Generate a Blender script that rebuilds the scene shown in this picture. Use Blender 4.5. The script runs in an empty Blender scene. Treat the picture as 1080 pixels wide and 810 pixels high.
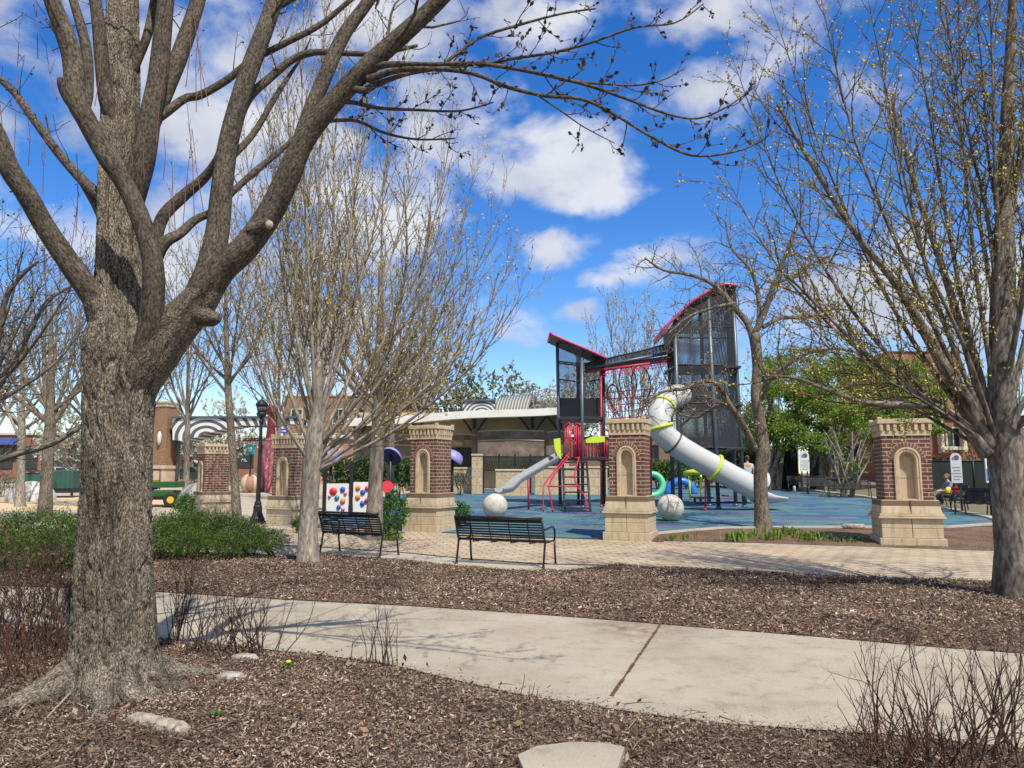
import bpy, bmesh, math, random
import numpy as np
from mathutils import Vector, Matrix, noise
from mathutils.geometry import delaunay_2d_cdt

sc = bpy.context.scene
COL = sc.collection
R = math.radians
# ------------------------------------------------------------------ camera
FPX, CAMH, PITCH = 790.0, 1.6, R(6.9)
cam_d = bpy.data.cameras.new('camera')
cam = bpy.data.objects.new('camera', cam_d)
COL.objects.link(cam)
cam.location = (0, 0, CAMH)
cam.rotation_euler = (math.pi / 2 + PITCH, 0, 0)
cam_d.sensor_width = 36
cam_d.lens = 36 * FPX / 1080
cam_d.clip_start = 0.05
cam_d.clip_end = 6000
sc.camera = cam
# ------------------------------------------------------------------ light
SUN_EL = R(56)
SUN_AZ = (0.50, -0.87)                       # horizontal direction towards the sun
_l = math.hypot(*SUN_AZ)
SUNV = Vector((SUN_AZ[0] / _l * math.cos(SUN_EL), SUN_AZ[1] / _l * math.cos(SUN_EL), math.sin(SUN_EL)))
sd = bpy.data.lights.new('sun', 'SUN')
sd.energy = 4.8
sd.angle = R(0.53)
sd.color = (1.0, 0.93, 0.81)
so = bpy.data.objects.new('sun', sd)
so.rotation_euler = (-SUNV).to_track_quat('-Z', 'Y').to_euler()
so.location = (20, -20, 40)
COL.objects.link(so)
sc.view_settings.view_transform = 'Standard'
sc.view_settings.look = 'None'
sc.view_settings.gamma = 1
sc.view_settings.exposure = 0.22
sc.view_settings.use_curve_mapping = False
sc.cycles.max_bounces = 6
sc.cycles.diffuse_bounces = 3
sc.cycles.glossy_bounces = 2
sc.cycles.transmission_bounces = 2
sc.cycles.transparent_max_bounces = 8
sc.cycles.use_adaptive_sampling = True
sc.cycles.adaptive_threshold = 0.015
sc.cycles.use_denoising = True
try:
    sc.cycles.denoising_prefilter = 'FAST'
except Exception:
    pass

def ray(px, py):
    dx, dy = (px - 540) / FPX, (405 - py) / FPX
    return Vector((dx, math.cos(PITCH) - dy * math.sin(PITCH), math.sin(PITCH) + dy * math.cos(PITCH)))

def sstep(a, b, x):
    t = min(1, max(0, (x - a) / (b - a)))
    return t * t * (3 - 2 * t)

def gz(x, y):
    """height of the ground: level near the path, rising gently towards the playground"""
    k = sstep(-9.5, -4.0, x)
    y = min(y, 75)
    return 0.03 * (max(0.0, y - 17) * k + max(0.0, y - 33) * (1 - k))

def at(px, py, Y):
    d = ray(px, py)
    return Vector((0, 0, CAMH)) + d * (Y / d.y)

def gnd(px, py):
    d = ray(px, py)
    t = 8.0
    if d.z > -0.004:
        p = Vector((0, 0, CAMH)) + d * (90 / d.y)
        return Vector((p.x, p.y, gz(p.x, p.y)))
    lo, hi = 0.5, 400.0
    for _ in range(60):
        t = (lo + hi) / 2
        p = Vector((0, 0, CAMH)) + d * t
        if p.z > gz(p.x, p.y): lo = t
        else: hi = t
    p = Vector((0, 0, CAMH)) + d * lo
    return Vector((p.x, p.y, gz(p.x, p.y)))

def ppm(Y):                                   # pixels of the photograph per metre at depth Y
    return FPX * math.cos(PITCH) / Y

# ------------------------------------------------------------------ world: sky with clouds
def cloud_dir(px, py):
    return ray(px, py).normalized()

world = bpy.data.worlds.new('World')
sc.world = world
world.use_nodes = True
wn = world.node_tree
wn.nodes.clear()
def N(t, typ, **kw):
    n = t.nodes.new(typ)
    for k, v in kw.items():
        if k == 'ins':
            for i, x in v.items(): n.inputs[i].default_value = x
        else: setattr(n, k, v)
    return n
def L(t, a, b):
    t.links.new(a, b)
sky = N(wn, 'ShaderNodeTexSky', sky_type='NISHITA')
sky.sun_disc = False
sky.sun_elevation = SUN_EL
sky.sun_rotation = math.atan2(SUNV.x, SUNV.y)
sky.altitude = 200
sky.air_density = 1.0
sky.dust_density = 0.3
sky.ozone_density = 2.2
tc = N(wn, 'ShaderNodeTexCoord')
hsv = N(wn, 'ShaderNodeHueSaturation')
hsv.inputs['Saturation'].default_value = 1.40
hsv.inputs['Hue'].default_value = 0.512
hsv.inputs['Value'].default_value = 1.62
L(wn, sky.outputs[0], hsv.inputs['Color'])
# the clouds lie in directions of the sky: each entry is direction, half widths in degrees, strength
CLOUDS = [  # px, py, half width px, half height px, strength
    (605, 172, 92, 54, 1.15), (700, 105, 85, 30, .75), (650, 18, 170, 36, 1.0), (545, 12, 110, 40, .9),
    (755, 100, 75, 38, .7), (585, 262, 50, 30, .9), (700, 285, 100, 32, .95), (800, 330, 120, 45, .8), (615, 330, 34, 18, .95),
    (545, 345, 40, 36, .7), (400, 190, 175, 150, .95), (230, 110, 170, 140, 1.1), (330, 330, 190, 110, .95), (190, 250, 120, 120, .9),
    (60, 60, 110, 80, .75), (890, 325, 160, 70, 1.1), (860, 20, 110, 50, .6), (1000, 150, 140, 90, .6),
    (1010, 320, 160, 90, 1.0), (540, 380, 70, 14, .5), (420, 20, 130, 60, .9),
    (-300, 100, 260, 120, .9), (1400, 120, 260, 120, .9), (-700, 250, 260, 100, .8), (1700, 300, 260, 100, .8)]
nrm = N(wn, 'ShaderNodeVectorMath', operation='NORMALIZE')
L(wn, tc.outputs['Generated'], nrm.inputs[0])
nz = N(wn, 'ShaderNodeTexNoise', noise_dimensions='3D')
nz.inputs['Scale'].default_value = 8.5
nz.inputs['Detail'].default_value = 9
nz.inputs['Roughness'].default_value = 0.56
nz.inputs['Distortion'].default_value = 0.25
mp = N(wn, 'ShaderNodeMapping')
mp.inputs['Scale'].default_value = (1, 1, 1.5)
mp.inputs['Rotation'].default_value = (0.05, 0.25, 0)
L(wn, nrm.outputs[0], mp.inputs[0])
L(wn, mp.outputs[0], nz.inputs['Vector'])
def wmath(op, a, b=None, c=None, clamp=False):
    m = N(wn, 'ShaderNodeMath', operation=op)
    m.use_clamp = clamp
    for i, v in enumerate((a, b, c)):
        if v is None: continue
        if isinstance(v, (int, float)): m.inputs[i].default_value = v
        else: L(wn, v, m.inputs[i])
    return m.outputs[0]
acc = None
# added fill light: unseen cloud banks behind and above camera; direction, half widths, strength
FILL_BANKS = [((.1, -1, .55), 1.0, .45, 1.15), ((-.9, -.5, .6), .8, .45, 1.1), ((.95, -.1, .5), .55, .4, 1.0), ((-.15, -.1, 1), .7, .5, 1.1), ((-1, .15, .35), .6, .4, 1.0), ((.2, -1, .12), 1.2, .3, 1.0)]
for entry in CLOUDS + FILL_BANKS:
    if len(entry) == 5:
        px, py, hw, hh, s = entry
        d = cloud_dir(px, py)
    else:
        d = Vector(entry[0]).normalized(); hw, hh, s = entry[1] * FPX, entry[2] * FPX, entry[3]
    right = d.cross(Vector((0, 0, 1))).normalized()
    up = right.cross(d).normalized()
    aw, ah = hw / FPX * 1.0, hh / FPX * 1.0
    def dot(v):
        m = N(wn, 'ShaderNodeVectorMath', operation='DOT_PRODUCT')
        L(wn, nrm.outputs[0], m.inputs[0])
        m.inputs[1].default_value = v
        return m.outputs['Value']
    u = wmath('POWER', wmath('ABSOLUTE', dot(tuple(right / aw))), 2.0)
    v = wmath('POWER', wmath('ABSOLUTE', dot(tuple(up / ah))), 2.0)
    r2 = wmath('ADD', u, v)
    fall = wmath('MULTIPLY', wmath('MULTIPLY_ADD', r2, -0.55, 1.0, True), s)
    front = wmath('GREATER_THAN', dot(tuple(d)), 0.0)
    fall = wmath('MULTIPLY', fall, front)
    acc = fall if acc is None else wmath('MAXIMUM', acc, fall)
ramp = N(wn, 'ShaderNodeMapRange', interpolation_type='SMOOTHSTEP')
L(wn, wmath('ADD', wmath('MULTIPLY', acc, 0.62), wmath('MULTIPLY', wmath('SUBTRACT', nz.outputs['Fac'], 0.5), 1.5)), ramp.inputs['Value'])
ramp.inputs['From Min'].default_value = 0.31
ramp.inputs['From Max'].default_value = 0.70
nz2 = N(wn, 'ShaderNodeTexNoise')
nz2.inputs['Scale'].default_value = 5.0
nz2.inputs['Detail'].default_value = 5
L(wn, mp.outputs[0], nz2.inputs['Vector'])
cr = N(wn, 'ShaderNodeValToRGB')
cr.color_ramp.elements[0].position = 0.35
cr.color_ramp.elements[0].color = (4.0, 4.4, 5.3, 1)
cr.color_ramp.elements[1].position = 0.62
cr.color_ramp.elements[1].color = (7.2, 7.35, 7.7, 1)
L(wn, nz2.outputs['Fac'], cr.inputs['Fac'])
cmix = N(wn, 'ShaderNodeMix', data_type='RGBA')
L(wn, wmath('MULTIPLY', ramp.outputs[0], 0.92), cmix.inputs['Factor'])
L(wn, hsv.outputs[0], cmix.inputs['A'])
L(wn, cr.outputs[0], cmix.inputs['B'])
bg = N(wn, 'ShaderNodeBackground')
bg.inputs['Strength'].default_value = 0.10
L(wn, cmix.outputs['Result'], bg.inputs['Color'])
wo = N(wn, 'ShaderNodeOutputWorld')
L(wn, bg.outputs[0], wo.inputs['Surface'])
try:
    world.cycles.sampling_method = 'MANUAL'
    world.cycles.sample_map_resolution = 512
except Exception:
    pass

# ------------------------------------------------------------------ object helpers
def tag(o, label=None, cat=None, group=None, kind=None):
    if label: o['label'] = label
    if cat: o['category'] = cat
    if group: o['group'] = group
    if kind: o['kind'] = kind
    return o

def empty(name, loc, rz=0.0, label=None, cat=None, group=None):
    o = bpy.data.objects.new(name, None)
    o.empty_display_size = 0.2
    COL.objects.link(o)
    o.location = loc
    o.rotation_euler = (0, 0, rz)
    return tag(o, label, cat, group)

def copy_tree(o, parent=None):
    c = o.copy()
    COL.objects.link(c)
    c.parent = parent
    for ch in list(o.children):
        copy_tree(ch, c)
    return c

class MB:
    """collects shapes and links them as one mesh object"""
    def __init__(s):
        s.v, s.f, s.m, s.sm = [], [], [], []
    def face(s, idx, m=0, smooth=False):
        s.f.append(tuple(idx)); s.m.append(m); s.sm.append(smooth)
    def add(s, pts):
        b = len(s.v)
        s.v.extend([tuple(p) for p in pts])
        return b
    def quad(s, a, b, c, d, m=0):
        i = s.add((a, b, c, d)); s.face((i, i + 1, i + 2, i + 3), m)
    def box(s, c, d, rz=0.0, m=0, mat=None, bev=0.0):
        """box centred at c with full sizes d; a small chamfer round all edges when bev > 0"""
        hx, hy, hz = d[0] / 2, d[1] / 2, d[2] / 2
        if mat is None:
            mat = Matrix.Rotation(rz, 3, 'Z')
        c = Vector(c)
        if bev <= 0:
            P = [(-hx, -hy, -hz), (hx, -hy, -hz), (hx, hy, -hz), (-hx, hy, -hz), (-hx, -hy, hz), (hx, -hy, hz), (hx, hy, hz), (-hx, hy, hz)]
            b = s.add([c + mat @ Vector(p) for p in P])
            for q in ((0, 3, 2, 1), (4, 5, 6, 7), (0, 1, 5, 4), (1, 2, 6, 5), (2, 3, 7, 6), (3, 0, 4, 7)):
                s.face([b + i for i in q], m)
            return
        bm = bmesh.new()
        bmesh.ops.create_cube(bm, size=1.0)
        for v in bm.verts:
            v.co = Vector((v.co.x * d[0], v.co.y * d[1], v.co.z * d[2]))
        bmesh.ops.bevel(bm, geom=list(bm.edges), offset=min(bev, min(d) * 0.45), segments=1, affect='EDGES')
        b = s.add([c + mat @ v.co for v in bm.verts])
        bm.verts.index_update()
        for f in bm.faces:
            s.face([b + v.index for v in f.verts], m)
        bm.free()
    def tube(s, pts, rad, n=8, m=0, cap=True, smooth=True, closed=False):
        pts = [Vector(p) for p in pts]
        k = len(pts)
        if isinstance(rad, (int, float)): rad = [rad] * k
        b0 = None
        prev = None
        rings = []
        for i, p in enumerate(pts):
            if closed:
                t = pts[(i + 1) % k] - pts[i - 1]
            else:
                t = pts[min(i + 1, k - 1)] - pts[max(i - 1, 0)]
            if t.length < 1e-9: t = Vector((0, 0, 1))
            t.normalize()
            if prev is None:
                a = t.cross(Vector((0, 0, 1)))
                if a.length < 1e-3: a = t.cross(Vector((0, 1, 0)))
                a.normalize()
            else:
                a = prev - t * prev.dot(t)
                if a.length < 1e-6: a = t.orthogonal()
                a.normalize()
            prev = a
            bb = t.cross(a)
            rings.append(s.add([p + (a * math.cos(2 * math.pi * j / n) + bb * math.sin(2 * math.pi * j / n)) * rad[i] for j in range(n)]))
        for i in range(k if closed else k - 1):
            r0, r1 = rings[i], rings[(i + 1) % k]
            for j in range(n):
                s.face((r0 + j, r0 + (j + 1) % n, r1 + (j + 1) % n, r1 + j), m, smooth)
        if cap and not closed:
            s.face([rings[0] + j for j in reversed(range(n))], m)
            s.face([rings[-1] + j for j in range(n)], m)
    def lathe(s, prof, c, n=24, m=0, smooth=True):
        """prof: list of (radius, z)"""
        c = Vector(c)
        rings = []
        for (r, z) in prof:
            rings.append(s.add([c + Vector((r * math.cos(2 * math.pi * j / n), r * math.sin(2 * math.pi * j / n), z)) for j in range(n)]))
        for a, b in zip(rings, rings[1:]):
            for j in range(n):
                s.face((a + j, a + (j + 1) % n, b + (j + 1) % n, b + j), m, smooth)
        s.face([rings[0] + j for j in reversed(range(n))], m)
        s.face([rings[-1] + j for j in range(n)], m)
    def prism(s, poly, z0, z1, m=0, f=None):
        """poly of 2-D points (counter-clockwise) extruded from z0 to z1; f maps (x, y, z) to a point"""
        f = f or (lambda x, y, z: (x, y, z))
        n = len(poly)
        a = s.add([f(x, y, z0) for x, y in poly])
        b = s.add([f(x, y, z1) for x, y in poly])
        s.face([a + i for i in reversed(range(n))], m)
        s.face([b + i for i in range(n)], m)
        for i in range(n):
            s.face((a + i, a + (i + 1) % n, b + (i + 1) % n, b + i), m)
    def sphere(s, c, r, nu=24, nv=14, m=0, sc3=(1, 1, 1), smooth=True):
        c = Vector(c)
        rings = []
        for i in range(1, nv):
            th = math.pi * i / nv
            rings.append(s.add([c + Vector((r * sc3[0] * math.sin(th) * math.cos(2 * math.pi * j / nu), r * sc3[1] * math.sin(th) * math.sin(2 * math.pi * j / nu), -r * sc3[2] * math.cos(th))) for j in range(nu)]))
        bot = s.add([c - Vector((0, 0, r * sc3[2]))])
        top = s.add([c + Vector((0, 0, r * sc3[2]))])
        for j in range(nu):
            s.face((bot, rings[0] + (j + 1) % nu, rings[0] + j), m, smooth)
            s.face((top, rings[-1] + j, rings[-1] + (j + 1) % nu), m, smooth)
        for a, b in zip(rings, rings[1:]):
            for j in range(nu):
                s.face((a + j, a + (j + 1) % nu, b + (j + 1) % nu, b + j), m, smooth)
    def build(s, name, mats, parent=None, origin=(0, 0, 0), uv=False):
        me = bpy.data.meshes.new(name)
        o3 = Vector(origin)
        me.from_pydata([Vector(p) - o3 for p in s.v] if o3.length > 0 else s.v, [], s.f)
        if not isinstance(mats, (list, tuple)): mats = [mats]
        for mm in mats: me.materials.append(mm)
        me.polygons.foreach_set('material_index', s.m)
        me.polygons.foreach_set('use_smooth', s.sm)
        if uv:
            ul = me.uv_layers.new(name='UVMap')
            for p in me.polygons:
                nn = p.normal
                ax, ay, az = abs(nn.x), abs(nn.y), abs(nn.z)
                for li in p.loop_indices:
                    co = me.vertices[me.loops[li].vertex_index].co
                    if az > 0.8: ul.data[li].uv = (co.x, co.y)
                    elif ay >= ax: ul.data[li].uv = (co.x, co.z)
                    else: ul.data[li].uv = (co.y, co.z)
        me.update()
        ob = bpy.data.objects.new(name, me)
        COL.objects.link(ob)
        if parent is not None:
            ob.parent = parent
        elif o3.length > 0:
            ob.location = o3
        return ob

# ------------------------------------------------------------------ material helpers
def mat(name, col=(.5, .5, .5), rough=.7, metal=0.0, spec=.5):
    m = bpy.data.materials.new(name)
    m.use_nodes = True
    b = m.node_tree.nodes['Principled BSDF']
    b.inputs['Base Color'].default_value = (*col, 1)
    b.inputs['Roughness'].default_value = rough
    b.inputs['Metallic'].default_value = metal
    b.inputs['Specular IOR Level'].default_value = spec
    return m
def bsdf(m): return m.node_tree.nodes['Principled BSDF']

def ramp_node(t, fac, stops, interp='LINEAR'):
    r = N(t, 'ShaderNodeValToRGB')
    r.color_ramp.interpolation = interp
    e = r.color_ramp.elements
    while len(e) > 1: e.remove(e[-1])
    e[0].position, e[0].color = stops[0][0], (*stops[0][1], 1)
    for p, c in stops[1:]:
        x = e.new(p); x.color = (*c, 1)
    L(t, fac, r.inputs['Fac'])
    return r.outputs['Color']

def noise_node(t, scale, detail=4, rough=.55, vec=None, dist=0.0):
    n = N(t, 'ShaderNodeTexNoise')
    n.inputs['Scale'].default_value = scale
    n.inputs['Detail'].default_value = detail
    n.inputs['Roughness'].default_value = rough
    n.inputs['Distortion'].default_value = dist
    if vec is not None: L(t, vec, n.inputs['Vector'])
    return n.outputs['Fac']

def objco(t, scale=(1, 1, 1), rot=(0, 0, 0), kind='Object'):
    c = N(t, 'ShaderNodeTexCoord')
    m = N(t, 'ShaderNodeMapping')
    m.inputs['Scale'].default_value = scale
    m.inputs['Rotation'].default_value = rot
    L(t, c.outputs[kind], m.inputs['Vector'])
    return m.outputs['Vector']

def mixc(t, fac, a, b, mode='MIX'):
    m = N(t, 'ShaderNodeMix', data_type='RGBA', blend_type=mode)
    for k, v in (('Factor', fac), ('A', a), ('B', b)):
        if isinstance(v, (int, float)): m.inputs[k].default_value = v
        elif isinstance(v, tuple): m.inputs[k].default_value = (*v, 1)
        else: L(t, v, m.inputs[k])
    return m.outputs['Result']

def bump(m, height, strength=.5, dist=.01):
    t = m.node_tree
    b = N(t, 'ShaderNodeBump')
    b.inputs['Strength'].default_value = strength
    b.inputs['Distance'].default_value = dist
    L(t, height, b.inputs['Height'])
    L(t, b.outputs[0], bsdf(m).inputs['Normal'])

def mottled(name, stops, scale=3, rough=.8, detail=5, bumpk=0.3, bdist=.01, bscale=None, spec=.3, kind='Object'):
    m = mat(name, rough=rough, spec=spec)
    t = m.node_tree
    v = objco(t, kind=kind)
    f = noise_node(t, scale, detail, .6, v)
    L(t, ramp_node(t, f, stops), bsdf(m).inputs['Base Color'])
    if bumpk: bump(m, noise_node(t, bscale or scale * 6, 4, .6, v), bumpk, bdist)
    return m
# ------------------------------------------------------------------ materials of the setting
def m_concrete(name, stops, stain=None):
    m = mat(name, rough=.9, spec=.2)
    t = m.node_tree
    v = objco(t)
    big = noise_node(t, .9, 5, .6, v)
    c = ramp_node(t, big, stops)
    speck = noise_node(t, 160, 2, .7, v)
    c = mixc(t, 1.0, c, ramp_node(t, speck, [(0.3, (.70, .69, .67)), (0.5, (1, 1, 1)), (0.75, (1.12, 1.1, 1.06))]), 'MULTIPLY')
    blot = noise_node(t, 4.5, 6, .7, v)
    c = mixc(t, 1.0, c, ramp_node(t, blot, [(0.28, (.70, .67, .63)), (0.48, (1, 1, 1)), (0.8, (1.05, 1.04, 1.03))]), 'MULTIPLY')
    if stain:
        for (sx, sy, sr, col) in stain:
            g = N(t, 'ShaderNodeVectorMath', operation='DISTANCE')
            L(t, v, g.inputs[0]); g.inputs[1].default_value = (sx, sy, 0)
            mr = N(t, 'ShaderNodeMapRange')
            L(t, g.outputs['Value'], mr.inputs['Value'])
            mr.inputs['From Min'].default_value = sr; mr.inputs['From Max'].default_value = sr * .25
            mu = N(t, 'ShaderNodeMath', operation='MULTIPLY')
            L(t, mr.outputs[0], mu.inputs[0]); L(t, ramp_node(t, noise_node(t, 5, 6, .7, v), [(.35, (0, 0, 0)), (.65, (1, 1, 1))]), mu.inputs[1])
            c = mixc(t, mu.outputs[0], c, col)
    L(t, c, bsdf(m).inputs['Base Color'])
    bump(m, noise_node(t, 90, 4, .7, v), .35, .006)
    return m

_st = gnd(672, 662)
M_PATH = m_concrete('pale_concrete', [(.3, (.315, .275, .205)), (.5, (.375, .33, .25)), (.72, (.425, .375, .29))],
                    [(_st.x, _st.y, .75, (.20, .12, .085)), (_st.x - 1.2, _st.y - .2, .6, (.34, .27, .21))])
M_PLAZA_CONC = m_concrete('plaza_concrete', [(.3, (.37, .32, .245)), (.5, (.43, .375, .29)), (.75, (.47, .41, .33))])
M_KERB = m_concrete('kerb_concrete', [(.3, (.40, .37, .31)), (.6, (.50, .46, .39))])

def m_mulch():
    m = mat('bark_mulch', rough=.95, spec=.15)
    t = m.node_tree
    v = objco(t)
    f = noise_node(t, 34, 8, .75, v, .6)
    c = ramp_node(t, f, [(.30, (.035, .023, .016)), (.45, (.12, .077, .052)), (.56, (.24, .165, .115)), (.68, (.40, .31, .23))])
    big = noise_node(t, 1.1, 4, .6, v)
    c = mixc(t, 1.0, c, ramp_node(t, big, [(.3, (.62, .56, .52)), (.6, (1.1, 1.05, 1.02))]), 'MULTIPLY')
    L(t, c, bsdf(m).inputs['Base Color'])
    bump(m, noise_node(t, 40, 6, .75, v), .9, .03)
    return m
M_MULCH = m_mulch()

def m_chips():
    m = mat('wood_chips', rough=.9, spec=.15)
    t = m.node_tree
    a = N(t, 'ShaderNodeAttribute', attribute_name='tint')
    L(t, a.outputs['Color'], bsdf(m).inputs['Base Color'])
    return m
M_CHIP = m_chips()

def m_pavers():
    m = mat('clay_pavers', rough=.9, spec=.2)
    t = m.node_tree
    v = objco(t, rot=(0, 0, R(-16)))
    b = N(t, 'ShaderNodeTexBrick')
    L(t, v, b.inputs['Vector'])
    b.offset = .5
    for k, x in (('Scale', 1.0), ('Brick Width', .42), ('Row Height', .21), ('Mortar Size', .019), ('Mortar Smooth', .2), ('Bias', -.1)):
        b.inputs[k].default_value = x
    b.inputs['Color1'].default_value = (.46, .38, .275, 1)
    b.inputs['Color2'].default_value = (.38, .305, .215, 1)
    b.inputs['Mortar'].default_value = (.20, .155, .105, 1)
    big = noise_node(t, .7, 5, .6, v)
    c = mixc(t, 1.0, b.outputs['Color'], ramp_node(t, big, [(.3, (.78, .76, .74)), (.6, (1.1, 1.08, 1.05))]), 'MULTIPLY')
    L(t, c, bsdf(m).inputs['Base Color'])
    bump(m, b.outputs['Fac'], -.3, .006)
    return m
M_PAVER = m_pavers()

def m_rubber():
    m = mat('play_surface', rough=.9, spec=.2)
    t = m.node_tree
    v = objco(t, scale=(.75, 1.0, 1), rot=(0, 0, R(12)))
    vo = N(t, 'ShaderNodeTexVoronoi')
    vo.inputs['Scale'].default_value = 1.7
    vo.inputs['Randomness'].default_value = 1.0
    nd = N(t, 'ShaderNodeTexNoise'); nd.inputs['Scale'].default_value = 1.6; nd.inputs['Detail'].default_value = 4
    L(t, v, nd.inputs['Vector'])
    ad = N(t, 'ShaderNodeVectorMath', operation='MULTIPLY_ADD')
    L(t, nd.outputs['Color'], ad.inputs[0]); ad.inputs[1].default_value = (.9, .9, .9); L(t, v, ad.inputs[2])
    L(t, ad.outputs[0], vo.inputs['Vector'])
    sx = N(t, 'ShaderNodeSeparateColor'); L(t, vo.outputs['Color'], sx.inputs[0])
    c1 = ramp_node(t, sx.outputs[0], [(0, (.06, .14, .20)), (.18, (.085, .20, .19)), (.36, (.05, .10, .24)), (.50, (.13, .21, .21)), (.64, (.06, .075, .17)), (.78, (.15, .12, .17)), (.88, (.06, .22, .15))], 'CONSTANT')
    n2 = noise_node(t, 1.0, 5, .6, v)
    c2 = ramp_node(t, n2, [(.3, (.05, .13, .22)), (.5, (.09, .19, .23)), (.7, (.07, .12, .22))])
    c = mixc(t, .30, c1, c2)
    sp = noise_node(t, 60, 3, .8, v)
    c = mixc(t, 1.0, c, ramp_node(t, sp, [(.3, (.66, .67, .70)), (.7, (1.08, 1.08, 1.08))]), 'MULTIPLY')
    L(t, c, bsdf(m).inputs['Base Color'])
    return m
M_RUBBER = m_rubber()
M_EARTH = mottled('dry_earth', [(.3, (.10, .085, .05)), (.5, (.17, .15, .09)), (.7, (.13, .15, .06))], 1.2, .95)
M_LAWN = mottled('lawn', [(.3, (.05, .085, .02)), (.5, (.08, .13, .03)), (.7, (.11, .16, .045))], 6, .95)
M_SANDPAVE = mottled('sand_paving', [(.3, (.50, .36, .20)), (.55, (.58, .43, .26)), (.75, (.64, .50, .33))], 2.0, .95, bumpk=.1)

# ------------------------------------------------------------------ ground, path, beds
def inside(poly, x, y):
    c = False
    n = len(poly)
    for i in range(n):
        x0, y0 = poly[i]; x1, y1 = poly[i - 1]
        if (y0 > y) != (y1 > y) and x < (x1 - x0) * (y - y0) / (y1 - y0) + x0:
            c = not c
    return c

def zone(name, wpoly, m, z, step=.8, rough=0.0, seed=0):
    """a sheet of ground over a polygon given in metres, draped on the ground"""
    poly = []
    n = len(wpoly)
    for i in range(n):
        a, b = Vector(wpoly[i]), Vector(wpoly[(i + 1) % n])
        k = max(1, int((b - a).length / step))
        for j in range(k): poly.append(tuple(a + (b - a) * (j / k)))
    xs = [p[0] for p in poly]; ys = [p[1] for p in poly]
    pts = [Vector(p) for p in poly]
    nb = len(pts)
    edge = np.array(poly)
    x = min(xs)
    rng = random.Random(seed)
    while x < max(xs):
        y = min(ys)
        while y < max(ys):
            q = (x + rng.uniform(-.1, .1) * step, y + rng.uniform(-.1, .1) * step)
            if inside(poly, *q) and np.min((edge[:, 0] - q[0]) ** 2 + (edge[:, 1] - q[1]) ** 2) > (step * .5) ** 2:
                pts.append(Vector(q))
            y += step
        x += step
    vv, _, ff, _, _, _ = delaunay_2d_cdt(pts, [(i, (i + 1) % nb) for i in range(nb)], [], 1, 1e-5)
    mb = MB()
    for p in vv:
        h = gz(p.x, p.y) + z
        if rough:
            dd = math.sqrt(np.min((edge[:, 0] - p.x) ** 2 + (edge[:, 1] - p.y) ** 2))
            h += sstep(0, .35, dd) * (.045 + rough * (noise.noise((p.x * 1.3, p.y * 1.3, seed)) + .5 * noise.noise((p.x * 4, p.y * 4, seed + 9))))
        mb.v.append((p.x, p.y, h))
    for f in ff:
        a, b, c = (vv[i] for i in f[:3])
        if (b - a).cross(c - a) < 0: f = list(reversed(f))
        mb.face(f, 0, True)
    o = mb.build(name, m)
    o['kind'] = 'structure'
    return o

def G2(pts): return [tuple(gnd(*p).xy) for p in pts]

# base sheet to the horizon
mb = MB()
gxs = [-900, -300, -120, -60] + [-40 + 2 * i for i in range(15)] + [-11 + .4 * i for i in range(21)] + [-2 + 2 * i for i in range(22)] + [60, 120, 300, 900]
gys = [-60, -20, 0, 8, 14] + [17 + 2 * i for i in range(22)] + [63, 67, 71, 75, 100, 200, 500, 1500]
for y in gys:
    for x in gxs: mb.v.append((x, y, gz(x, y) - .012))
W = len(gxs)
for j in range(len(gys) - 1):
    for i in range(W - 1):
        mb.face((j * W + i, j * W + i + 1, (j + 1) * W + i + 1, (j + 1) * W + i), 0, True)
mb.build('ground', M_EARTH)['kind'] = 'structure'

PATH_UP = [(-420, 600), (-60, 617), (60, 620), (170, 625), (300, 633), (440, 640), (560, 648), (650, 655), (760, 664), (860, 672), (960, 681), (1080, 690), (1250, 704), (1700, 745)]
PATH_LO = [(1700, 870), (1250, 812), (1080, 790), (1000, 781), (940, 775), (860, 770), (760, 763), (700, 756), (620, 744), (540, 731), (470, 715), (420, 703), (380, 696), (330, 690), (270, 684), (200, 676), (60, 662), (-60, 655), (-420, 630)]
path_poly = G2(PATH_UP + PATH_LO)
zone('path', path_poly, M_PATH, 0.004, .5)
# joints across the path: soil filled gaps
def joint(name, a, b, w, m, z=.0085):
    A, B = gnd(*a), gnd(*b)
    d = (B - A).normalized(); s = Vector((-d.y, d.x, 0)) * w / 2
    rng = random.Random(hash(a) % 999)
    n = 70
    mb = MB()
    for i in range(n + 1):
        p = A + (B - A) * (i / n) + s * rng.uniform(-.18, .18)
        k = rng.uniform(.45, 1.25)
        mb.v += [tuple(p - s * k + Vector((0, 0, z))), tuple(p + s * k + Vector((0, 0, z)))]
    for i in range(n): mb.face((2 * i, 2 * i + 2, 2 * i + 3, 2 * i + 1))
    mb.build(name, m)['kind'] = 'structure'
M_JOINT = mottled('soil_joint', [(.3, (.05, .025, .018)), (.6, (.14, .07, .05))], 20, .95)
M_CUT = mat('saw_cut', (.22, .19, .15), .95)
joint('path_joint', (698, 657), (645, 735), .030, M_JOINT)
joint('path_joint', (1290, 708), (1340, 822), .02, M_CUT)
joint('path_joint', (372, 636), (250, 682), .010, M_CUT)

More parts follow.
